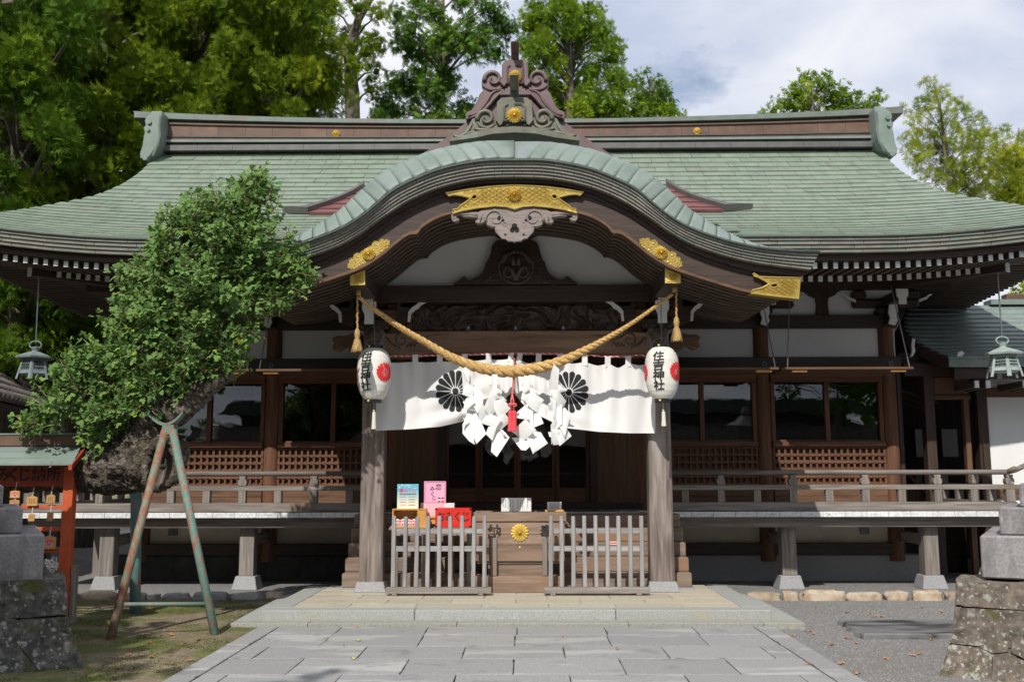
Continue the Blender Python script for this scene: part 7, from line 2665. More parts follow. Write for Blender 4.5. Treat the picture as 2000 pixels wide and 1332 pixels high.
# little gabled roof: ridge cap, three sheets, gable boards
zr0, zr1, ze = rz(848), rz(868), rz(897)
xR, xL = rx(166), xl0 - 0.25
yfr = RKY - 0.26
for k in range(3):
    f0_, f1_ = k / 3, (k + 1) / 3
    zA, zB = zr1 - 0.02 + (ze - zr1 - 0.05) * f0_, zr1 - 0.02 + (ze - zr1 - 0.05) * f1_
    for sg in (-1, 1):
        yA, yB = RKY + sg * (0.03 + 0.30 * f0_), RKY + sg * (0.03 + 0.30 * f1_)
        ex_ = 0.10 * (1 - f1_)
        MB().hexa([(xL, yA, zA - 0.01), (xR - 0.05 + 0.04 * f0_, yA, zA - 0.01), (xR - 0.05 + 0.04 * f1_, yB, zB), (xL, yB, zB), (xL, yA, zA + 0.004), (xR - 0.05 + 0.04 * f0_, yA, zA + 0.004), (xR - 0.05 + 0.04 * f1_, yB, zB + 0.016), (xL, yB, zB + 0.016)]).build('roof_sheet', 'copper_edge', RK)
MB().box(xL, xR + 0.02, RKY - 0.06, RKY + 0.06, zr1 - 0.02, zr0 - 0.012).build('ridge_cap', 'copper_brown', RK, bevel=0.008)
MB().box(xL, xR + 0.04, RKY - 0.07, RKY + 0.07, zr0 - 0.011, zr0 + 0.008).build('ridge_top', 'copper_edge', RK, bevel=0.004)
for sg in (-1, 1):
    MB().prism([(0, 0)] * 0 + [(xR - 0.06, 0)] * 0 or [(xR - 0.055, zr1 - 0.03), (xR - 0.02, zr1 - 0.03), (xR - 0.02, zr1 - 0.09), (xR - 0.055, zr1 - 0.09)], RKY + sg * 0.02, RKY + sg * 0.03)
    b = MB()
    b.add([(xR - 0.045, RKY, zr1 - 0.03), (xR - 0.045, RKY + sg * 0.34, ze - 0.065), (xR - 0.045, RKY + sg * 0.34, ze - 0.12), (xR - 0.045, RKY, zr1 - 0.10), (xR - 0.005, RKY, zr1 - 0.03), (xR - 0.005, RKY + sg * 0.34, ze - 0.065), (xR - 0.005, RKY + sg * 0.34, ze - 0.12), (xR - 0.005, RKY, zr1 - 0.10)],
          [(0, 1, 2, 3), (7, 6, 5, 4), (0, 4, 5, 1), (1, 5, 6, 2), (2, 6, 7, 3)])
    b.build('gable_board', 'vermilion_dark', RK)
MB().box(xL, xR - 0.05, RKY - 0.05, RKY + 0.05, rz(905), rz(880)).build('ridge_beam', 'vermilion_dark', RK)
for k in range(14):
    x = xR - 0.14 - 0.2 * k
    MB().box(x - 0.02, x + 0.02, RKY - 0.32, RKY + 0.3, ze - 0.078, ze - 0.045).build('roof_rafter', 'vermilion_dark', RK)
MB().box(rx(120), rx(124), RKY - 0.32, RKY - 0.30, ze - 0.09, ze - 0.03).build('rafter_end', 'grey_z', RK)
# votive plaques hung on the rails
EM = [(30, 957, 9.5, 15, 1, 'upper pine plaque with a red spiral hanging left of the others under the lettering'), (29, 975, 9.5, 9, 1, 'lower of the two overlapping spiral plaques at the left of the rack'),
      (63.5, 968, 10.5, 19, 0, 'plain written pine plaque hanging under the middle of the lettering'), (100, 965, 8.5, 17, 0, 'small pine plaque beside the rack post, under the lettering'),
      (62, 1002, 6, 15, 0, 'narrow pine plaque turned edgewise on the middle rail'), (98.5, 999, 6, 18, 1, 'narrow pine plaque with red mark near the post on the middle rail'),
      (97, 1045, 13, 26, 1, 'largest pine plaque with a red spiral on the lowest rail')]
for (u, vt, hw_, h_, sp, lab) in EM:
    Y = RKY - 0.045
    t0 = P(u, vt, Y)
    w_ = hw_ / 1944 * 11.1
    hh = h_ / 1944 * 11.1
    root = thing('votive_plaque', lab, 'votive plaque', (t0.x, Y, t0.z - hh), group='votive plaques on the rack')
    poly = [(t0.x - w_, t0.z - hh), (t0.x + w_, t0.z - hh), (t0.x + w_, t0.z - hh * 0.16), (t0.x, t0.z), (t0.x - w_, t0.z - hh * 0.16)]
    MB().prism(poly, Y - 0.006, Y + 0.006).build('board', 'ema', root)
    MB().tube([(t0.x, Y, t0.z - 0.01), (t0.x, RKY - 0.02, t0.z + 0.09)], 0.004, n=4).build('cord', 'paper', root)
    if sp:
        r0 = min(w_ * 0.62, hh * 0.36)
        cz = t0.z - hh * 0.56
        MB().add([(t0.x + r0 * cos(2 * pi * j / 16), Y - 0.008, cz + r0 * sin(2 * pi * j / 16)) for j in range(16)], [tuple(range(16))]).build('disc_print', 'paper', root, recalc=False)
        b = MB()
        b.tube([(t0.x + r0 * (0.92 - 0.8 * i / 30) * cos(i * 0.42), Y - 0.010, cz + r0 * (0.92 - 0.8 * i / 30) * sin(i * 0.42)) for i in range(31)], r0 * 0.13, n=4)
        b.build('spiral_print', 'crest_red', root)
    else:
        for k in range(3):
            boxo('written_line', 'black', root, t0.x - w_ * 0.5 + w_ * 0.45 * k, t0.x - w_ * 0.45 + w_ * 0.45 * k, Y - 0.009, Y - 0.007, t0.z - hh * 0.8, t0.z - hh * 0.3)
# fortunes tied to the wire
b = MB()
for k in range(90):
    x = rng.uniform(xl0 + 0.4, xr0 - 0.02)
    if k < 45:
        x = rng.uniform(xr0 - 0.35, xr0 - 0.01)
    z = rz(1098) + rng.uniform(-0.09, 0.02)
    a = rng.uniform(-1.4, 1.4)
    L, w_ = rng.uniform(0.03, 0.06), 0.009
    y = RKY - rng.uniform(0.0, 0.04)
    d = Vector((sin(a), rng.uniform(-.3, .3), cos(a)))
    s_ = Vector((cos(a), 0, -sin(a)))
    p = Vector((x, y, z))
    b.add([p - s_ * w_ - d * L, p + s_ * w_ - d * L, p + s_ * w_ * 0.5, p - s_ * w_ * 0.5, p + s_ * w_ + d * L, p - s_ * w_ + d * L + Vector((0, -0.01, 0))], [(0, 1, 2, 3), (3, 2, 4, 5)])
o = b.build('tied_fortunes', 'paper', None, recalc=False)
tag(o, 'white paper fortunes knotted along the wire of the red rack', kind='stuff')

# ================================================================== GINKGO ON ITS PROPS
MT['ginkgo'] = mat('ginkgo_leaf', [(0.3, (0.135, 0.245, 0.070)), (0.7, (0.210, 0.335, 0.110))], ns=3, rough=0.65, trans=0.30, rnd=0.1,
                   tint=[(0.0, (0.62, 0.80, 0.75)), (0.5, (1, 1, 1)), (0.93, (1.35, 1.25, 0.95)), (1.0, (2.2, 1.7, 0.7))], spec=0.08)
MT['twig'] = mat('green_brown_twig', [(0.3, (0.20, 0.15, 0.08)), (0.7, (0.30, 0.24, 0.13))], ns=9, rough=0.8)
GT = thing('ginkgo_tree', 'old leaning ginkgo tree held up by painted metal props', 'tree', (-6.9, 11.9, 0))
s3 = lambda lst: [P(u, v, Y) for u, v, Y, r in lst]
r3 = lambda lst: [r / 1944 * Y for u, v, Y, r in lst]


def dense(lst, n):
    pts, rr = s3(lst), r3(lst)
    d = [0]
    for i in range(1, len(pts)):
        d.append(d[-1] + (pts[i] - pts[i - 1]).length)
    out, ro = [], []
    for t in np.linspace(0, d[-1], n):
        k = min(int(np.searchsorted(d, t, side='right')) - 1, len(pts) - 2)
        w = (t - d[k]) / (d[k + 1] - d[k])
        p0, p1, p2, p3 = pts[max(k - 1, 0)], pts[k], pts[k + 1], pts[min(k + 2, len(pts) - 1)]
        out.append(0.5 * ((2 * p1) + (p2 - p0) * w + (2 * p0 - 5 * p1 + 4 * p2 - p3) * w * w + (3 * p1 - p0 - 3 * p2 + p3) * w ** 3))
        ro.append(rr[k] * (1 - w) + rr[k + 1] * w)
    return out, ro


def gnarl(pts, rr, n, amp=0.28, seed=0.0):
    """bark covered limb with knots and ridges"""
    b = MB()
    b.tube(pts, rr, n=n)
    out = []
    m_ = len(pts)
    for i, v in enumerate(b.v):
        p = Vector(v)
        c = pts[min(i // n, m_ - 1)]
        r = rr[min(i // n, m_ - 1)]
        o_ = p - c
        q = p * 2.2 + Vector((seed, 0, 0))
        k = 1 + amp * (mnoise.noise(q) + 0.55 * mnoise.noise(q * 2.6) + 0.35 * (1 - 2 * abs(mnoise.noise(q * 5.5))) + 0.30 * (1 - 2 * abs(mnoise.noise(q * 10))) + 0.18 * mnoise.noise(q * 21))
        out.append(tuple(c + o_ * k))
    b.v = out
    return b


main = [(-130, 1200, 11.9, 58), (-115, 1100, 11.9, 50), (-80, 1000, 11.8, 42), (-10, 940, 11.7, 34), (70, 925, 11.6, 30), (135, 922, 11.45, 36), (190, 915, 11.3, 44), (240, 908, 11.2, 51), (285, 898, 11.15, 56), (318, 884, 11.15, 50), (335, 872, 11.2, 36), (345, 860, 11.25, 20)]
p_, r_ = dense(main, 220)
gnarl(p_, r_, 96, 0.26).build('trunk', 'bark', GT, smooth=True)
limb = [(262, 900, 11.2, 42), (285, 845, 11.1, 40), (300, 790, 11.05, 38), (300, 720, 11.0, 34), (290, 640, 11.0, 28), (310, 560, 11.0, 20), (360, 480, 10.95, 13), (420, 410, 10.9, 7)]
p_, r_ = dense(limb, 140)
gnarl(p_, r_, 56, 0.26, 5).build('limb', 'bark', GT, smooth=True)
limb2 = [(300, 805, 11.1, 42), (340, 800, 11.0, 31), (375, 782, 10.95, 22), (408, 757, 10.9, 15), (436, 742, 10.9, 9), (458, 734, 10.9, 5)]
p_, r_ = dense(limb2, 110)
gnarl(p_, r_, 48, 0.28, 9).build('limb', 'bark', GT, smooth=True)
limb3 = [(250, 880, 11.2, 26), (215, 800, 11.1, 20), (180, 770, 11.0, 12), (110, 780, 11.0, 6)]
p_, r_ = dense(limb3, 40)
gnarl(p_, r_, 18, 0.25, 13).build('limb', 'bark', GT, smooth=True)
# hollow in the butt of the trunk
c = P(314, 908, 10.80)
b = MB()
rim_p = []
for j in range(28):
    a = 2 * pi * j / 28
    k = 1 + 0.25 * mnoise.noise(Vector((cos(a) * 1.3, sin(a) * 1.3, 4)))
    rim_p.append(Vector((c.x + 0.17 * k * cos(a), c.y + 0.03 * sin(3 * a), c.z + 0.27 * k * sin(a))))
b.tube(rim_p + [rim_p[0]], [0.055 + 0.02 * sin(3 * j) for j in range(29)], n=9, caps=False, wob=0.6)
b.build('hollow_rim', 'bark', GT, smooth=True)
MB().add([(c.x, c.y + 0.14, c.z)] + [tuple(p + Vector((0, 0.0, 0))) for p in rim_p], [(0, 1 + j, 1 + (j + 1) % 28) for j in range(28)]).build('hollow', 'carve', GT)
# bits of moss and fern on the bark
# crown: long shoots set with fan leaves
clus = [(430, 468, 95), (490, 430, 62), (512, 380, 34), (505, 350, 24), (350, 455, 52), (315, 500, 40), (520, 500, 70), (560, 535, 45), (340, 560, 88), (430, 580, 100), (295, 640, 75), (375, 690, 85), (330, 745, 62),
        (235, 735, 72), (160, 765, 62), (105, 800, 44), (62, 828, 24), (265, 590, 45), (255, 545, 26), (530, 585, 42), (205, 820, 55), (255, 800, 58), (440, 680, 50), (285, 520, 22), (180, 720, 40), (190, 860, 26), (300, 780, 55), (480, 640, 40), (390, 400, 34), (600, 545, 14), (470, 385, 34), (130, 735, 26), (420, 725, 36), (450, 710, 26), (345, 770, 30), (588, 548, 12), (500, 590, 44), (390, 640, 60), (250, 680, 60)]
LV = np.array([(0, 0, 0), (-0.56, 0.0, 0.74), (-0.32, -0.07, 0.98), (-0.05, 0.03, 0.80), (0.06, 0.03, 0.78), (0.34, -0.07, 1.0), (0.57, 0.0, 0.70), (0, 0.05, 0.42)])
LF = [(0, 7, 1), (7, 2, 1), (7, 3, 2), (7, 4, 3), (7, 5, 4), (7, 6, 5), (0, 6, 7)]
leaves, stems = [], MB()
rg = np.random.default_rng(5)
for (cu_, cv_, cr_) in clus:
    Yc = 10.95
    cpos = P(cu_, cv_, Yc)
    rad = cr_ / 1944 * Yc
    nshoot = int(12 + (cr_ / 20) ** 2 * 2.6)
    for k in range(nshoot):
        d = rg.normal(size=3)
        d /= np.linalg.norm(d)
        if d[1] > 0.45 and rg.uniform() < 0.6:
            d[1] *= -1
        d[2] = d[2] * 0.9 + 0.12
        s0 = cpos + Vector(d) * rad * rg.uniform(0.15, 0.55)
        e_ = cpos + Vector(d) * rad * (rg.uniform(0.80, 1.06) if rg.uniform() < 0.86 else rg.uniform(1.1, 1.28)) + Vector((0, 0, rad * 0.08))
        e_.y = Yc + (e_.y - Yc) * 1.05
        L = (e_ - s0).length
        nl = max(4, int(L / 0.020))
        bendv = Vector(rg.normal(size=3)) * 0.04
        pts = [s0.lerp(e_, t) + bendv * sin(pi * t) for t in np.linspace(0, 1, 5)]
        stems.tube(pts, [0.007, 0.006, 0.005, 0.004, 0.002], n=3, caps=False)
        tv = (e_ - s0).normalized()
        for q in range(nl):
            t = (q + 0.5) / nl
            p = s0.lerp(e_, t) + bendv * sin(pi * t)
            az = rg.uniform(0, 6.28)
            side = tv.cross(Vector((0.3, 0.2, 1)))
            if side.length < 0.1:
                side = Vector((1, 0, 0))
            side.normalize()
            up = side.cross(tv)
            out = (side * cos(az) + up * sin(az)) + tv * 0.5 + Vector((0, -0.15, rg.uniform(-0.35, 0.35)))
            out.normalize()
            p2 = p + out * rg.uniform(0.018, 0.045)
            nrm = Vector((rg.normal() * 0.55 - 0.15, rg.normal() * 0.55 - 0.55, rg.normal() * 0.45 + 0.75))
            xa_ = nrm.cross(out)
            if xa_.length < 1e-3:
                continue
            xa_.normalize()
            na = xa_.cross(out) * -1
            s_ = rg.uniform(0.046, 0.094) * (0.75 if t > 0.85 else 1)
            leaves.append((p2, xa_, na, out, s_, min(max(rg.normal(0.5, 0.2), 0), 1)))
for (ua, va, ub, vb) in [(498, 430, 515, 322), (486, 440, 478, 345), (470, 440, 462, 352), (452, 440, 446, 372), (430, 430, 428, 380), (405, 450, 398, 398), (380, 460, 376, 405), (345, 490, 322, 412), (330, 500, 305, 446), (318, 520, 300, 470),
                         (310, 560, 236, 522), (300, 560, 262, 505), (290, 620, 232, 590), (255, 700, 188, 616), (245, 690, 212, 628), (215, 720, 160, 660), (165, 745, 132, 668), (150, 760, 116, 700), (110, 800, 66, 745), (95, 810, 60, 775), (80, 830, 24, 826), (120, 830, 80, 838),
                         (560, 530, 614, 541), (570, 520, 600, 505), (548, 470, 566, 440), (530, 420, 545, 385), (520, 400, 530, 350), (470, 640, 500, 655), (440, 690, 478, 668), (420, 720, 470, 716), (560, 560, 598, 575)]:
    s0, e_ = P(ua, va, 10.8), P(ub, vb, 10.75)
    sag = Vector((rg.normal() * 0.03, rg.normal() * 0.04, 0.02))
    pts = [s0.lerp(e_, t) + sag * sin(pi * t) for t in np.linspace(0, 1, 6)]
    stems.tube(pts, [0.008, 0.007, 0.006, 0.005, 0.004, 0.002], n=3, caps=False)
    tv = (e_ - s0).normalized()
    L = (e_ - s0).length
    for q in range(int(L / 0.022) + 3):
        t = min((q + 0.6) / (L / 0.022), 1.0)
        p = s0.lerp(e_, t) + sag * sin(pi * t)
        side = tv.cross(Vector((0.2, -0.9, 0.3))).normalized()
        az = rg.uniform(0, 6.28)
        out = (side * cos(az) + side.cross(tv) * sin(az) + tv * 0.45).normalized()
        nrm = Vector((rg.normal() * 0.6, -0.7 + rg.normal() * 0.5, 0.6 + rg.normal() * 0.4))
        xa_ = nrm.cross(out).normalized()
        leaves.append((p + out * rg.uniform(0.02, 0.04), xa_, xa_.cross(out) * -1, out, rg.uniform(0.05, 0.09) * (0.7 if t > 0.85 else 1), min(max(rg.normal(0.6, 0.2), 0), 1)))
stems.build('twigs', 'twig', GT)


def leaf_view(l):
    u, v = J(l[0])
    return -(l[0].y) + 0.4 * abs(l[2].y) + l[4] * 3


leaves.sort(key=leaf_view, reverse=True)
me = bpy.data.meshes.new('leaf')
me.from_pydata([tuple(p) for p in LV], [], LF)
me.materials.append(MT['ginkgo'])
at = me.attributes.new('tint', 'FLOAT', 'FACE')
at.data.foreach_set('value', [0.55] * len(LF))
for l in leaves[:298]:
    o = bpy.data.objects.new('leaf', me)
    COL.objects.link(o)
    o.parent = GT
    M = Matrix((l[1], l[2], l[3])).transposed()
    o.matrix_local = Matrix.Translation(l[0] - GT.location) @ (M * l[4]).to_4x4()
V_, F_, T_ = [], [], []
for l in leaves[298:]:
    M = np.array([l[1], l[2], l[3]])
    q = (LV * l[4]) @ M + np.array(l[0])
    k = len(V_)
    V_ += [tuple(p) for p in q]
    F_ += [tuple(i + k for i in f) for f in LF]
    T_ += [l[5]] * len(LF)
b = MB()
b.v, b.f, b.m, b.t = V_, F_, [0] * len(F_), T_
o = b.build('foliage', 'ginkgo', GT, recalc=False)
o['kind'] = 'stuff'

# the metal props
PR = thing('tree_prop', 'two-legged metal prop with peeling green and red paint under the ginkgo', 'tree prop', (-3.6, 10.2, 0))
Yt = 10.78
ft = [G(214, 1254), G(421, 1243)]
tops = [P(322, 842, Yt), P(337, 840, Yt)]
for f_, t_, m_ in ((ft[0], tops[0], 'prop_red'), (ft[1], tops[1], 'prop')):
    f2_ = f_ + (f_ - t_).normalized() * 0.05
    MB().tube([f2_, f_.lerp(t_, 0.5), t_], 0.043, n=14).build('leg', m_, PR, smooth=True)
a, c = ft[0].lerp(tops[0], 0.165), ft[1].lerp(tops[1], 0.15)
MB().tube([a, c], 0.021, n=8).build('cross_bar', 'prop', PR, smooth=True)
b = MB()
vs = []
for j in range(13):
    t = j / 12
    u = 292 + 70 * t
    v = 808 + 24 * (1 - (2 * t - 1) ** 2) + 8 * (1 - t) * 0
    for yy in (-0.09, 0.20):
        q = P(u, v, Yt + 0.06)
        vs += [(q.x, q.y + yy, q.z), (q.x, q.y + yy, q.z + 0.03)]
b.add(vs, [(4 * j + k0, 4 * j + k1, 4 * j + 4 + k1, 4 * j + 4 + k0) for j in range(12) for k0, k1 in ((0, 1), (1, 3), (3, 2), (2, 0))])
b.build('cradle', 'prop', PR)
MB().prism([(tops[0].x - 0.03, tops[0].z - 0.04), (tops[1].x + 0.03, tops[1].z - 0.04), (tops[1].x + 0.02, tops[1].z + 0.06), (tops[0].x - 0.02, tops[0].z + 0.06)], Yt - 0.03, Yt + 0.1).build('bracket_plate', 'prop', PR)
PL = thing('tree_prop', 'single upright metal pole, green above and pink below, under the trunk', 'tree prop', tuple(G(264, 1201)))
g_ = G(264, 1201)
MB().tube([(g_.x, g_.y, -0.05), (P(266, 955, g_.y).x, g_.y, P(266, 955, g_.y).z)], 0.062, n=16).build('pole', 'prop_pole', PL, smooth=True)

# ================================================================== TREES BEHIND THE HALL
CED = [(0.3, (0.062, 0.120, 0.012)), (0.7, (0.110, 0.190, 0.020))]
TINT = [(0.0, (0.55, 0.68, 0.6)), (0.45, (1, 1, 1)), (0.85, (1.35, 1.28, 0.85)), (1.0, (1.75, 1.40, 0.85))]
MT['cedar'] = mat('cedar_foliage', CED, ns=0.5, rough=0.6, trans=0.25, tint=TINT, spec=0.08)
MT['cedar_olive'] = mat('olive_cedar_foliage', [(0.3, (0.092, 0.150, 0.010)), (0.7, (0.165, 0.232, 0.018))], ns=0.5, rough=0.6, trans=0.25, tint=TINT, spec=0.08)
MT['cypress'] = mat('cypress_foliage', [(0.3, (0.058, 0.130, 0.022)), (0.7, (0.110, 0.205, 0.034))], ns=0.5, rough=0.6, trans=0.25, tint=TINT, spec=0.08)
MT['light_fol'] = mat('light_green_foliage', [(0.3, (0.125, 0.220, 0.018)), (0.7, (0.200, 0.300, 0.030))], ns=0.5, rough=0.6, trans=0.3, tint=TINT, spec=0.08)
MT['yellow_fol'] = mat('yellow_green_foliage', [(0.3, (0.215, 0.270, 0.018)), (0.7, (0.300, 0.355, 0.034))], ns=0.5, rough=0.6, trans=0.3, tint=TINT, spec=0.08)


def sprigs(clumps, n_per, size, seed, droop=0.0, up=0.0, flat=1.0, shell=0.55, thin=0.16, nb=3, spread=0.62):
    """clumps: list of (centre, radius); every sprig is a little fan of narrow leafy blades"""
    rg = np.random.default_rng(seed)
    Vs, Fs, Ts = [], [], []
    k0 = 0
    for ci, (c, r) in enumerate(clumps):
        n = int(n_per * r * r)
        if n < 6:
            n = 6
        d = rg.normal(size=(n, 3))
        d /= np.linalg.norm(d, axis=1)[:, None]
        # front and top are what can be seen; keep some everywhere
        flip = (d[:, 1] > 0.2) & (rg.uniform(size=n) < 0.55)
        d[flip, 1] *= -1
        rad = (shell + (1 - shell) * rg.uniform(size=n) ** 0.6) * (1 + 0.18 * rg.normal(size=n))
        # lumpy outline: finer sub-clumps
        lob = 1 + 0.22 * np.sin(d[:, 0] * 7 + ci) * np.sin(d[:, 2] * 6 + 2 * ci) + 0.12 * np.sin(d[:, 0] * 15 + d[:, 2] * 13 + ci)
        p = np.array(c) + d * (r * rad * lob)[:, None] * np.array([1, 1, flat])
        ax = d * 0.8 + rg.normal(size=(n, 3)) * 0.45 + np.array([0, -0.1, up - droop])
        ax /= np.linalg.norm(ax, axis=1)[:, None]
        rnd = rg.normal(size=(n, 3))
        sd = np.cross(ax, rnd)
        sd /= np.linalg.norm(sd, axis=1)[:, None]
        s = size * rg.uniform(0.6, 1.35, size=n)
        base_t = np.clip(0.5 + 0.22 * rg.normal() + 0.16 * rg.normal(size=n), 0, 1)
        for bl in range(nb):
            an = (bl - (nb - 1) / 2) * spread
            dr = ax * cos(an) + sd * sin(an)
            wv = (sd * cos(an) - ax * sin(an)) * thin
            ln = s * (1.0 if bl == (nb - 1) // 2 else 0.8)
            a0 = p - wv * s[:, None] * 0.35
            a1 = p + dr * (ln * 0.5)[:, None] + wv * s[:, None]
            a2 = p + dr * ln[:, None] + np.array([0, 0, -droop * 0.3]) * s[:, None]
            a3 = p + dr * (ln * 0.5)[:, None] - wv * s[:, None]
            q = np.stack([a0, a1, a2, a3], 1).reshape(-1, 3)
            idx = np.arange(n) * 4 + k0
            Fs.append(np.stack([idx, idx + 1, idx + 2, idx + 3], 1))
            Vs.append(q)
            Ts.append(np.clip(base_t + 0.10 * rg.normal(size=n), 0, 1))
            k0 += n * 4
    return np.concatenate(Vs), np.concatenate(Fs), np.concatenate(Ts)


def mesh_np(name, V, F, T, m, parent):
    me = bpy.data.meshes.new(name)
    o0 = origin(parent)
    V = V - np.array(o0)
    me.vertices.add(len(V))
    me.vertices.foreach_set('co', V.astype(np.float32).ravel())
    me.loops.add(F.size)
    me.loops.foreach_set('vertex_index', F.astype(np.int32).ravel())
    me.polygons.add(len(F))
    me.polygons.foreach_set('loop_start', (np.arange(len(F)) * 4).astype(np.int32))
    me.polygons.foreach_set('loop_total', np.full(len(F), 4, np.int32))
    me.update(calc_edges=True)
    at = me.attributes.new('tint', 'FLOAT', 'FACE')
    at.data.foreach_set('value', T.astype(np.float32))
    me.materials.append(MT[m])
    o = bpy.data.objects.new(name, me)
    COL.objects.link(o)
    o.parent = parent
    return o


_b = bmesh.new()
bmesh.ops.create_icosphere(_b, subdivisions=1, radius=1)
_b.verts.index_update()
ICO = ([tuple(v.co) for v in _b.verts], [tuple(v.index for v in f.verts) for f in _b.faces])
_b.free()


def tree(name, label, base, trunk, clumps, n_per, size, m, seed, r0=0.3, group='trees behind the hall', bare=0, core=0.0, **kw):
    """trunk: list of points; clumps in world coordinates"""
    root = thing(name, label, 'tree', base, group=group)
    rg = np.random.default_rng(seed + 100)
    b = MB()
    n = len(trunk)
    b.tube(trunk, [r0 * (1 - 0.85 * i / (n - 1)) for i in range(n)], n=10, wob=0.25)
    b.build('trunk', 'trunk', root, smooth=True)
    b = MB()
    zs_ = [p[2] for p in trunk]
    for i, (c, r) in enumerate(clumps):
        z = min(max(c[2] - 0.6 - 0.12 * abs(c[0] - trunk[-1][0]), zs_[0] + 1), zs_[-1])
        x = interp(zs_, [p[0] for p in trunk], z)
        y = interp(zs_, [p[1] for p in trunk], z)
        mid = Vector(((x + c[0]) / 2, (y + c[1]) / 2, (z + c[2]) / 2 + 0.15))
        b.tube([(x, y, z), mid, c], [r0 * 0.17, r0 * 0.11, r0 * 0.04], n=5, caps=False)
    b.build('branches', 'trunk', root, smooth=True)
    V, F, T = sprigs(clumps, n_per, size, seed, **kw)
    mesh_np('crown', V, F, T, m, root)
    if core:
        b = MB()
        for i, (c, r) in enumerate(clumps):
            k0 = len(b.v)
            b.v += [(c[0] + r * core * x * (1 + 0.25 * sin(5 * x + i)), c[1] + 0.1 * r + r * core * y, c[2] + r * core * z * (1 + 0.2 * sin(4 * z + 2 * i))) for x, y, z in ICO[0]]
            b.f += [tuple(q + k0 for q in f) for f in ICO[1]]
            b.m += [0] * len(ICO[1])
        b.t = [0.25] * len(b.f)  # solid cores tinted darker to paint shade into the crown gaps
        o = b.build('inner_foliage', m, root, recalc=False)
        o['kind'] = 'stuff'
    return root


def cl_px(lst, Y, seed, jit=1.2):
    rg = np.random.default_rng(seed)
    out = []
    for u, v, r in lst:
        y = Y + rg.uniform(-jit, jit)
        out.append((tuple(P(u, v, y)), r / 1944 * y))
    return out


def fill(poly, Y, n, rmin, rmax, seed, jit=1.4):
    """scatter clumps over a region of the crown given by its outline"""
    rg = np.random.default_rng(seed)
    us = [p[0] for p in poly]
    vs = [p[1] for p in poly]
    out = []
    tries = 0
    while len(out) < n and tries < 6000:
        tries += 1
        u, v = rg.uniform(min(us), max(us)), rg.uniform(min(vs), max(vs))
        if inside(poly, u, v):
            r = rg.uniform(rmin, rmax)
            if any((u - a) ** 2 + (v - c) ** 2 < (0.42 * (r + q)) ** 2 for a, c, q in out[-60:]):
                continue
            out.append((u, v, r))
    return cl_px(out, Y, seed + 1, jit)


def trunk_px(lst, Y, zg=0.0):
    pts = [P(u, v, Y) for u, v in lst]
    g0 = Vector((pts[0].x, Y, zg))
    return [tuple(g0)] + [tuple(p) for p in pts]


# the dark cedar wood on the left: five trees
LFT = [
    ('tall dark cedar at the far left edge of the picture', [(-90, -80), (150, -60), (160, 200), (120, 430), (60, 720), (-90, 720)], 21.5, 62, 'cedar', [(40, 600), (40, 200), (40, -60)]),
    ('dark cedar standing left of the hall above its left eave', [(110, -60), (330, -60), (330, 120), (290, 330), (190, 420), (70, 440), (90, 200)], 23.5, 52, 'cedar_olive', [(200, 500), (200, 100), (200, -60)]),
    ('olive green cedar behind the left end of the ridge', [(280, -60), (470, -60), (500, 120), (470, 250), (300, 330), (250, 200)], 24.5, 46, 'cedar_olive', [(380, 420), (380, 100), (380, -60)]),
    ('bushy olive cedar behind the ridge, left of the pale gap of sky', [(440, -60), (600, -40), (625, 90), (640, 200), (600, 250), (470, 255), (440, 100)], 25.5, 42, 'cedar_olive', [(550, 420), (545, 100), (540, -60)]),
    ('shaded cedar low behind the left corner of the roof', [(0, 380), (220, 360), (330, 420), (330, 640), (200, 760), (0, 760)], 24.0, 44, 'cedar', [(150, 760), (150, 500), (150, 380)]),
]
for i, (lab, poly, Y, n, m, tr) in enumerate(LFT):
    tp_ = trunk_px(tr, Y)
    tree('cedar_tree', lab, tp_[0], tp_, fill(poly, Y, int(n * 1.5), 28, 54, 20 + i, 3.0), 1150, 0.185, m, 40 + i, r0=0.42, up=0.35, droop=0.0, thin=0.066, nb=6, spread=0.40, flat=1.05, shell=0.72, core=0.62)
# understory behind the left side
tp_ = trunk_px([(95, 640), (100, 560)], 27)
tree('broadleaf_tree', 'dark shaded tree behind the tiled roof at the left', tp_[0], tp_, fill([(-150, 480), (420, 480), (420, 900), (-150, 900)], 27, 60, 40, 70, 77), 90, 0.32, 'cedar', 78, r0=0.3, thin=0.2)
# pine with bare trunk left of the gap
tp_ = trunk_px([(690, 330), (688, 180), (682, 100), (700, 40), (735, -20), (745, -60)], 27)
tree('pine_tree', 'open pine with a bare grey trunk behind the ridge, left of centre', tp_[0], tp_,
     cl_px([(660, 90, 22), (715, 100, 32), (690, 75, 26), (735, 90, 20), (700, 130, 20), (640, 60, 18), (650, 20, 22), (700, 15, 24), (640, -10, 25), (740, 30, 20), (655, 170, 16), (640, 210, 14), (725, 175, 18), (650, 140, 15), (735, 140, 16)], 27, 3, 0.9),
     1150, 0.165, 'cedar_olive', 81, r0=0.26, up=0.3, core=0.5, thin=0.066, nb=6, spread=0.40)
# drooping cypress
tp_ = trunk_px([(860, 330), (862, 130), (866, -40)], 28)
tree('cypress_tree', 'drooping dark green cypress behind the ridge, left of the ornament', tp_[0], tp_,
     fill([(765, -30), (960, -30), (1000, 60), (985, 120), (930, 160), (920, 240), (740, 245), (735, 200), (790, 150), (760, 60)], 28, 46, 16, 32, 5, 1.2),
     1150, 0.17, 'cypress', 82, r0=0.26, droop=0.6, core=0.55, thin=0.066, nb=6, spread=0.40)
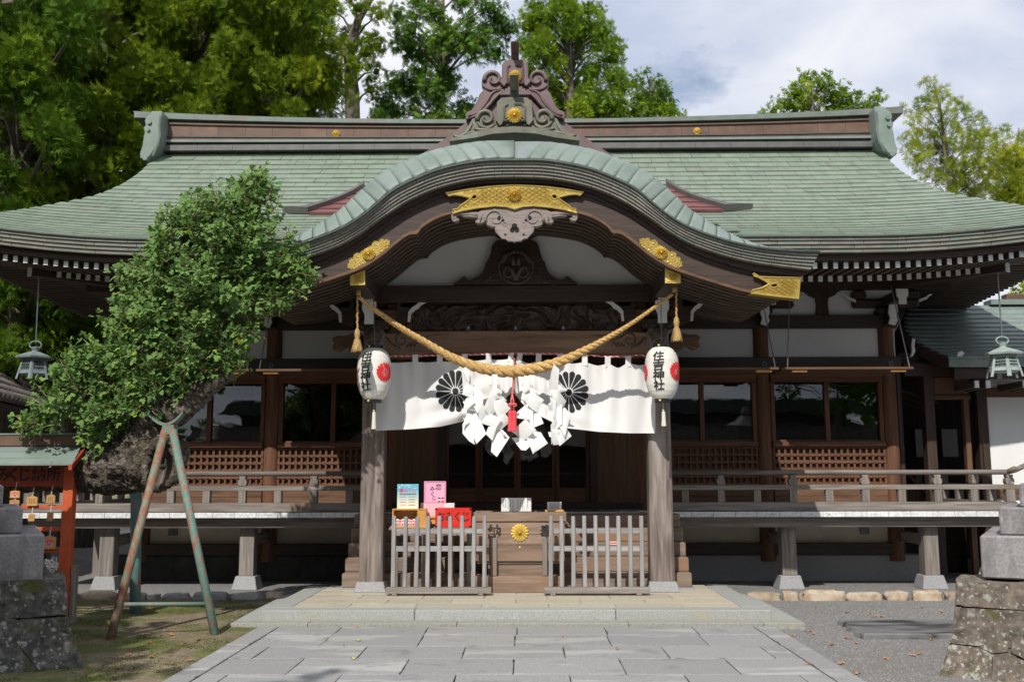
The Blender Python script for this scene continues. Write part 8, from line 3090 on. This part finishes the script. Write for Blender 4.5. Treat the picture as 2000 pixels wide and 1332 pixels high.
# bright cedar right of the ornament
tp_ = trunk_px([(1115, 330), (1112, 130), (1105, 10)], 30)
tree('cedar_tree', 'tall bright green cedar right of the ridge ornament', tp_[0], tp_,
     fill([(1040, 10), (1090, -10), (1150, 5), (1190, 60), (1205, 120), (1210, 180), (1225, 245), (1060, 245), (1030, 180), (1020, 70)], 30, 50, 15, 28, 6, 1.0) + cl_px([(1080, 10, 16), (1170, 25, 16), (1050, 45, 14), (1200, 150, 18), (1215, 215, 18), (1190, 235, 22), (1110, 20, 20)], 30, 7),
     1250, 0.16, 'light_fol', 83, r0=0.26, up=0.25, core=0.6, thin=0.066, nb=6, spread=0.40)
tp_ = trunk_px([(1275, 330), (1272, 200), (1270, 150)], 31)
tree('cypress_tree', 'smaller light green cypress, first one right of the tall bright cedar', tp_[0], tp_,
     cl_px([(1240, 160, 16), (1250, 190, 22), (1240, 220, 26), (1290, 180, 20), (1295, 205, 24), (1310, 225, 22), (1275, 225, 24), (1225, 235, 20), (1330, 232, 12), (1270, 200, 20), (1285, 160, 12), (1260, 140, 8)], 31, 8, 0.6),
     1250, 0.16, 'light_fol', 84, r0=0.2, droop=0.35, core=0.5, thin=0.066, nb=6, spread=0.40)
tp_ = trunk_px([(1590, 330), (1588, 230), (1585, 170)], 30)
tree('cypress_tree', 'light green tree top rising above the right half of the ridge', tp_[0], tp_,
     cl_px([(1580, 155, 16), (1560, 180, 24), (1605, 165, 20), (1630, 185, 24), (1540, 205, 26), (1580, 205, 28), (1625, 215, 26), (1660, 200, 22), (1510, 218, 18), (1680, 215, 18), (1490, 224, 10), (1612, 145, 9), (1715, 190, 13), (1700, 210, 13), (1655, 220, 22)], 30, 9, 0.6),
     1250, 0.16, 'light_fol', 85, r0=0.18, droop=0.15, core=0.5, thin=0.066, nb=6, spread=0.40)
tp_ = trunk_px([(1862, 420), (1845, 300), (1838, 220), (1825, 165)], 25.5)
tree('zelkova_tree', 'open yellow green tree behind the right end of the roof', tp_[0], tp_,
     cl_px([(1815, 165, 15), (1835, 185, 18), (1860, 205, 18), (1800, 205, 18), (1825, 225, 22), (1785, 235, 18), (1875, 220, 18), (1905, 245, 22), (1850, 250, 24), (1805, 270, 26), (1775, 275, 20), (1880, 275, 26), (1930, 275, 24), (1955, 260, 16), (1840, 300, 28), (1800, 320, 26), (1900, 310, 28), (1945, 310, 26), (1980, 300, 22), (1860, 345, 30), (1820, 350, 20), (1910, 355, 30), (1960, 350, 30), (1995, 330, 26), (1880, 380, 26), (1930, 385, 28), (1975, 385, 28), (2005, 375, 28), (2000, 270, 16), (1760, 215, 10), (1790, 300, 26), (1870, 330, 30), (1830, 280, 24), (1925, 330, 28), (1975, 320, 26), (1990, 355, 28), (1850, 385, 22), (1900, 280, 24), (1950, 300, 22), (1820, 190, 14), (1845, 330, 24), (1895, 395, 26), (1955, 395, 26)], 25.5, 10, 1.0),
     1350, 0.155, 'yellow_fol', 86, r0=0.085, core=0.0, shell=0.30, thin=0.055, nb=5, spread=0.5)
tp_ = trunk_px([(2000, 450), (1985, 330), (1990, 250)], 27)
tree('zelkova_tree', 'yellow green tree cut by the right edge of the picture', tp_[0], tp_,
     cl_px([(1990, 290, 22), (1960, 330, 20), (2020, 320, 30), (1985, 370, 28), (2030, 380, 32), (1950, 380, 18), (2000, 420, 30), (2040, 270, 20)], 27, 11, 0.8),
     1350, 0.155, 'yellow_fol', 87, r0=0.085, core=0.0, shell=0.30, thin=0.055, nb=5, spread=0.5)
tp_ = trunk_px([(2010, 640), (2005, 575)], 24)
tree('zelkova_tree', 'low bright foliage beyond the annex roof at the right', tp_[0], tp_, cl_px([(1990, 570, 14), (2010, 575, 18), (1978, 580, 9), (2030, 560, 30)], 24, 12, 0.3), 700, 0.14, 'yellow_fol', 88, r0=0.12, thin=0.18)

# ================================================================== ANNEX ON THE RIGHT
AN = thing('side_annex', 'white walled annex with dark copper roof joined to the right of the hall', 'annex', (10, 18, 0))
AY = 16.0
ax = lambda u, v=800: P(u, v, AY)
xw = ax(1928, 850).x
boxo('white_wall', 'plaster', AN, xw, 16, AY, AY + 0.12, 0.5, P(1960, 700, AY).z)
boxo('wall_rail', 'brown_x', AN, xw, 16, AY - 0.03, AY, P(1960, 776, AY).z, P(1960, 758, AY).z, bevel=0.004)
boxo('wall_rail', 'brown_x', AN, xw, 16, AY - 0.03, AY, P(1960, 968, AY).z - 0.05, P(1960, 957, AY).z + 0.02, bevel=0.004)
boxo('corner_post', 'dark_z', AN, ax(1906).x, ax(1926).x, AY - 0.06, AY + 0.14, 0, P(1960, 690, AY).z, bevel=0.008)
boxo('annex_foundation', 'granite', AN, xw, 16, AY + 0.02, AY + 0.3, -0.05, 0.5)
# roof with courses of dark copper
ey, ez = 15.1, P(1950, 700, 15.1).z
ry_, rz_ = 17.8, P(1980, 597, 17.8).z
xl_e, xl_r = P(1852, 690, 15.1).x, P(1775, 600, 17.8).x
MT['copper_shade'] = mat('grey_copper_sheet', [(0.3, (0.16, 0.20, 0.19)), (0.7, (0.24, 0.29, 0.27))], ns=3, rough=0.5, rnd=0.1)  # plain grey copper of the annex roof
nc = 13
for k in range(nc):
    t0_, t1_ = k / nc, (k + 1) / nc
    def rp(x, t, off):
        return (x, ey + (ry_ - ey) * t, ez + (rz_ - ez) * (0.75 * t + 0.25 * t * t) + off)
    def xl(t):
        return xl_e + (xl_r - xl_e) * t - 0.55 * sin(pi * t) * 0.6
    xs_ = [xl(t0_)] + [xw - 0.4 + 0.9 * j + (0.45 if k % 2 else 0) for j in range(10)]
    for j in range(len(xs_) - 1):
        if xs_[j + 1] - xs_[j] < 0.05:
            continue
        a, c = xs_[j] + 0.003, xs_[j + 1] - 0.003
        a1 = xl(t1_) if j == 0 else a
        MB().hexa([rp(a, t0_, -0.01), rp(c, t0_, -0.01), rp(c, t1_, -0.02), rp(a1, t1_, -0.02), rp(a, t0_, 0.03), rp(c, t0_, 0.03), rp(c, t1_, 0.008), rp(a1, t1_, 0.008)]).build('roof_sheet', 'copper_shade', AN, recalc=False)
b = MB()
b.grid(lambda a, c: (xl(c) + (16 - xl(c)) * a, *rp(0, c, -0.03)[1:]), 6, 10)
b.add([(16, ry_, rz_ - 0.03), (xl_r, ry_, rz_ - 0.03), (xl_r, 20.5, ez), (16, 20.5, ez)], [(0, 1, 2, 3)])
b.build('roof_deck', 'dark_x', AN)
boxo('eave_edge', 'copper_shade', AN, xl_e, 16, ey - 0.02, ey + 0.15, ez - 0.13, ez - 0.012, bevel=0.006)
boxo('eave_board', 'dark_x', AN, xl_e + 0.1, 16, ey + 0.05, ey + 0.2, ez - 0.30, ez - 0.135)
# bargeboard of the curved left verge
b = MB()
vs = []
for t in np.linspace(0, 1, 12):
    x, y, z = rp(xl(t), t, 0)
    vs += [(x - 0.02, y, z + 0.02), (x - 0.02, y, z - 0.17), (x + 0.06, y, z - 0.17), (x + 0.06, y, z + 0.02)]
b.add(vs, [(i * 4 + j, i * 4 + (j + 1) % 4, i * 4 + 4 + (j + 1) % 4, i * 4 + 4 + j) for i in range(11) for j in range(4)])
b.build('verge_board', 'dark_y', AN)
rx0 = P(1928, 590, 17.8).x
boxo('ridge', 'copper_edge', AN, rx0, 16, 17.65, 17.95, rz_ + 0.0, rz_ + 0.09)
boxo('ridge_cap', 'copper_brown', AN, rx0 + 0.3, 16, 17.7, 17.9, rz_ + 0.09, rz_ + 0.20, bevel=0.01)
for u in (1904, 1926, 1998, 2022):
    x = P(u, 710, 15.2).x
    boxo('rafter_end', ['white_paint'], AN, x - 0.032, x + 0.032, 15.17, 15.20, ez - 0.44, ez - 0.33)
    boxo('rafter', 'rafter_y', AN, x - 0.03, x + 0.03, 15.201, AY, ez - 0.438, ez - 0.332)
cl2 = [(1878, 686), (1883, 690), (1876, 698), (1872, 705), (1866, 706), (1863, 704), (1868, 697), (1871, 688)]
MB().prism([(P(u, v, 15.14).x, P(u, v, 15.14).z) for u, v in cl2], 15.12, 15.16).build('bracket_scroll', 'white_paint', AN)
cl2 = [(1782, 660), (1787, 664), (1785, 675), (1787, 686), (1782, 696), (1777, 698), (1781, 688), (1780, 674)]
MB().prism([(P(u, v, 15.6).x, P(u, v, 15.6).z) for u, v in cl2], 15.58, 15.62).build('bracket_scroll', 'white_paint', AN)
# covered passage between hall and annex
PS_ = part('passage', AN)
pz = lambda v, Y=15.9: P(1850, v, Y).z
px_ = lambda u, Y=15.9: P(u, 850, Y).x
boxo('beam', 'dark_x', PS_, px_(1768), px_(1910), 15.8, 15.95, pz(735), pz(710), bevel=0.006)
boxo('beam', 'dark_x', PS_, px_(1768), px_(1910), 15.97, 16.07, pz(715), pz(688))
boxo('post', 'dark_z', PS_, px_(1806), px_(1825), 15.82, 16.0, 0.0, pz(720), bevel=0.006)
boxo('transom_panel', 'brown_z', PS_, px_(1826), px_(1898), 15.92, 15.96, pz(770), pz(737))
boxo('transom_rail', 'brown_x', PS_, px_(1825), px_(1899), 15.88, 15.98, pz(780), pz(772), bevel=0.004)
boxo('jamb', 'brown_z', PS_, px_(1886), px_(1896), 15.9, 16.0, 0, pz(780))
boxo('passage_floor', 'brown_x', PS_, px_(1768), px_(1910), 15.75, 20, 0.95, 1.05)
boxo('passage_back', 'dark_z', PS_, 5.9, 14, 19.8, 19.9, 0, 4.4)
boxo('passage_back_window', 'paper', PS_, P(1790, 860, 19.7).x, P(1812, 860, 19.7).x, 19.74, 19.76, P(1800, 892, 19.7).z, P(1800, 838, 19.7).z)
boxo('passage_back_window', 'paper', PS_, P(1842, 860, 19.7).x, P(1872, 860, 19.7).x, 19.74, 19.76, P(1800, 892, 19.7).z, P(1800, 838, 19.7).z)
for k in range(5):
    y = 17.4 + 0.5 * k
    MB().tube([(px_(1826), y, 3.1), (px_(1890) + 0.2, y, 2.85)], 0.03, n=4).build('ceiling_rafter', 'brown_x', PS_)
MB().hexa([(px_(1828), 17.3, 1.65), (px_(1828), 17.4, 1.65), (px_(1890), 17.4, 1.12), (px_(1890), 17.3, 1.12), (px_(1828), 17.3, 1.72), (px_(1828), 17.4, 1.72), (px_(1890), 17.4, 1.19), (px_(1890), 17.3, 1.19)]).build('stair_handrail', 'brown_x', PS_)
boxo('stair_side', 'brown_z', PS_, px_(1835), px_(1885), 17.41, 17.45, 1.05, 1.45)
boxo('side_screen', 'dark_z', PS_, 6.06, 6.12, 15.9, 19.7, 0.9, 3.5)
# dark board painting in the deep shade under the passage
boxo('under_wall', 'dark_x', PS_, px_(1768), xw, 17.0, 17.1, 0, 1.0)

# ================================================================== TILED BUILDING ON THE LEFT
TB = thing('tiled_pavilion', 'small pavilion with a weathered grey tiled roof left of the hall', 'pavilion', (-10.5, 18, 0))
# gabled roof: eave runs away from the camera, rows of round tiles climb to the left


def tb(y, t, off=0.0):
    x0 = -8.45 - 0.20 * (y - 16.3)
    return Vector((x0 - 3.9 * t, y, 2.86 + 2.9 * (0.78 * t + 0.22 * t * t) + off - 0.25 * sin(pi * min(t, 1)) * 0.5))


for i in range(29):
    y = 20.5 - 0.235 * i
    for k in range(10):
        t0_, t1_ = k / 10, (k + 1) / 10
        MB().tube([tb(y, t0_, 0.045), tb(y, t1_, 0.030)], [0.072, 0.060], n=7).build('round_tile', 'tile', TB, smooth=True)
b = MB()
b.grid(lambda a, c: tb(13.6 + 7.0 * a, c, 0.0), 2, 12)
b.grid(lambda a, c: tb(13.6 + 7.0 * a, c, 0.0) * 1.0 + Vector((2 * (tb(13.6 + 7.0 * a, 1).x - tb(13.6 + 7.0 * a, c).x), 0, 0)), 2, 12)
b.build('roof_deck', 'tile', TB)
for k in range(12):
    MB().tube([tb(20.62, k / 12, 0.10), tb(20.62, (k + 0.97) / 12, 0.09)], [0.105, 0.09], n=8).build('verge_tile', 'tile', TB, smooth=True)
MB().tube([tb(13.6, 1, 0.12), tb(20.7, 1, 0.12)], 0.16, n=8).build('ridge_tile', 'tile', TB)
xr_e, yeave, ytop, ze_ = -8.9, 14.6, 18.0, 2.9
MB().tube([tb(13.8, 0.08, -0.16), tb(20.5, 0.08, -0.16)], 0.09, n=4).build('eave_beam', 'dark_y', TB)
MB().tube([tb(20.45, 0.0, -0.08), tb(20.45, 1.0, -0.12)], 0.07, n=4).build('verge_board', 'dark_x', TB)
for x in (xr_e - 0.5, xr_e - 3.5):
    for y in (yeave + 0.5, ytop + 2.0):
        boxo('post', 'dark_z', TB, x - 0.09, x + 0.09, y - 0.09, y + 0.09, 0, ze_ - 0.14)
boxo('basin', 'granite', TB, xr_e - 3.0, xr_e - 1.2, 18.6, 19.4, 0, 0.7)

# ================================================================== WHAT STANDS BEHIND THE CAMERA (mirrored in the panes, shading the yard)
GH = thing('gate_building', 'long low tiled gate building across the yard, mirrored in the hall windows', 'gate building', (3, -14, 0))
boxo('wall', 'dark_x', GH, -14, 16, -14.2, -14, 0, 3.0)
for k in range(16):
    boxo('wall_post', 'brown_z', GH, -14 + 2 * k - 0.07, -14 + 2 * k + 0.07, -13.96, -13.90, 0, 2.95)
for k in range(9):
    f0_, f1_ = k / 9, (k + 1) / 9
    MB().hexa([(-15, -12.9 - 1.6 * f0_, 2.95 + 1.0 * f0_), (17, -12.9 - 1.6 * f0_, 2.95 + 1.0 * f0_), (17, -12.9 - 1.6 * f1_, 2.92 + 1.0 * f1_), (-15, -12.9 - 1.6 * f1_, 2.92 + 1.0 * f1_),
               (-15, -12.9 - 1.6 * f0_, 3.03 + 1.0 * f0_), (17, -12.9 - 1.6 * f0_, 3.03 + 1.0 * f0_), (17, -12.9 - 1.6 * f1_, 2.96 + 1.0 * f1_), (-15, -12.9 - 1.6 * f1_, 2.96 + 1.0 * f1_)]).build('tile_course', 'tile', GH)
boxo('upper_wall', 'dark_x', GH, -13, 15, -15.5, -14.5, 3.5, 4.5)
MB().prism([(-14, 4.45), (16, 4.45), (15.2, 5.05), (-13.2, 5.05)], -16.5, -14.2).build('upper_roof', 'copper_dark', GH)
rgt = np.random.default_rng(3)
for i, (x, y, h, rw, nck, lab) in enumerate([(-6.3, 2.6, 8.6, 2.0, 26, 'broadleaf tree at the near left whose shade dapples the moss'), (-9.8, 4.6, 7.4, 1.9, 18, 'broadleaf tree left of the yard beside the mossy lantern'), (-3.45, -1.3, 11.0, 0.95, 9, 'broadleaf tree behind the viewer shading the near paving'),
                                            (-9.0, -9.0, 9.0, 3.0, 26, 'broadleaf tree by the gate building, mirrored in the left windows'), (13.5, -11.5, 9.0, 2.8, 24, 'broadleaf tree by the gate building, mirrored in the right windows')]):
    cls = []
    for k in range(nck):
        d = rgt.normal(size=3)
        d /= np.linalg.norm(d)
        rr_ = rw * rgt.uniform(0.3, 1.0)
        cls.append(((x + d[0] * rr_, y + d[1] * rr_, h * 0.72 + d[2] * rr_ * 0.9), rgt.uniform(0.4, 0.75)))
    tree('broadleaf_tree', lab, (x, y, 0), [(x, y, 0), (x + 0.1, y, h * 0.35), (x, y + 0.1, h * 0.7)], cls, 120, 0.26, 'cypress', 300 + i, r0=0.2, group='trees around the yard', thin=0.3, shell=0.3)

# belt of unseen trees behind the gate building, grown tall to cut sky light
for i in range(9):
    x = -27 + 6.8 * i + rgt.uniform(-1, 1)
    h = rgt.uniform(12.5, 16.5)
    if i in (2, 5, 6):
        continue
    y = -19.5 + rgt.uniform(-1.5, 1.5)
    cls = []
    for k in range(34):
        cls.append(((x + rgt.normal() * 2.0, y + rgt.normal() * 1.2, rgt.uniform(2.5, h)), rgt.uniform(0.8, 1.5)))
    tree('broadleaf_tree', ['first', 'second', 'third', 'fourth', 'fifth', 'sixth', 'seventh', 'eighth', 'ninth'][i] + ' tall tree from the left in the belt behind the gate building', (x, y, 0), [(x, y, 0), (x, y, h * 0.5), (x, y, h * 0.9)], cls, 34, 0.6, 'cypress', 400 + i, r0=0.25, group='trees around the yard', thin=0.35, shell=0.3)
for i, (x, y, h) in enumerate([(-15.5, 6, 11.5), (-17, 12, 13), (15.5, 2, 11.5), (17, 9, 12)]):  # unseen side trees, added to hold back low sky light
    cls = []
    for k in range(30):
        cls.append(((x + rgt.normal() * 1.5, y + rgt.normal() * 1.6, rgt.uniform(1.5, h)), rgt.uniform(0.8, 1.4)))
    tree('broadleaf_tree', ['tall tree beyond the left edge of the yard, nearer one', 'tall tree beyond the left edge of the yard, farther one', 'tall tree beyond the right edge of the yard, nearer one', 'tall tree beyond the right edge of the yard, farther one'][i], (x, y, 0), [(x, y, 0), (x, y, h * 0.5), (x, y, h * 0.9)], cls, 34, 0.6, 'cypress', 420 + i, r0=0.25, group='trees around the yard', thin=0.35, shell=0.3)

# ================================================================== FALLEN LEAVES
def leaf_mesh(seed, s):
    r2 = np.random.default_rng(seed)
    n = 9
    vs = [(0, 0, 0.010)]
    for j in range(n):
        a = 2 * pi * j / n
        k = s * (1 + 0.5 * cos(2 * a) + 0.15 * r2.normal())
        vs.append((k * cos(a) * 0.8, k * sin(a) * 0.8, 0.004 + 0.016 * abs(sin(a * 1.5 + seed))))
    me = bpy.data.meshes.new('fallen_leaf')
    me.from_pydata(vs, [], [(0, 1 + j, 1 + (j + 1) % n) for j in range(n)])
    return me


def drop(spots, m, label, group, z, s0=0.028):
    for i, (u, v) in enumerate(spots):
        q = G(u, v, z)
        me = leaf_mesh(i * 7 + int(u), s0 * (0.8 + 0.5 * ((i * 37) % 10) / 10))
        me.materials.append(MT[m])
        o = bpy.data.objects.new('fallen_leaf', me)
        COL.objects.link(o)
        zz_ = z if group.find('moss') < 0 else soil_h(q.x, q.y)
        o.location = (q.x, q.y, zz_ + 0.003)
        o.rotation_euler = (0.1 * sin(i), 0.1 * cos(i), i * 1.7)
        tag(o, label, 'leaf', group)


drop([(1709, 1206), (1722, 1205), (1655, 1198), (1594, 1187), (1803, 1187), (1840, 1196), (1672, 1215), (1655, 1247), (1672, 1257), (1738, 1247), (1778, 1228), (1578, 1236), (1589, 1239), (1549, 1243), (1783, 1281), (1796, 1278), (1731, 1288), (1643, 1297), (1673, 1317), (1820, 1250), (1700, 1200), (1625, 1260)],
     'orange_leaf', 'small dry orange leaf fallen on the right-hand gravel', 'leaves on the right-hand gravel', 0.0)
drop([(227, 1310), (294, 1291), (330, 1304), (307, 1317), (355, 1265), (386, 1255), (370, 1297), (335, 1244), (408, 1240), (290, 1262), (250, 1285)],
     'orange_leaf', 'small dry orange leaf fallen on the moss', 'leaves on the moss', 0.0, 0.034)
drop([(690, 1288)], 'yellow_leaf', 'bright yellow leaf on the paving, nearer of the two yellow ones', None or 'yellow leaves on the paving', 0.032, 0.036)
drop([(700, 1252)], 'yellow_leaf', 'pale yellow leaf on the paving, farther of the two yellow ones', 'yellow leaves on the paving', 0.032, 0.032)
drop([(1101, 1246), (1205, 1268), (698, 1225), (672, 1263), (909, 1216), (958, 1215), (1584, 1229), (1580, 1297)],
     'orange_leaf', 'tiny dry orange leaf lying on the paving slabs', 'dry leaves on the paving', 0.032, 0.022)
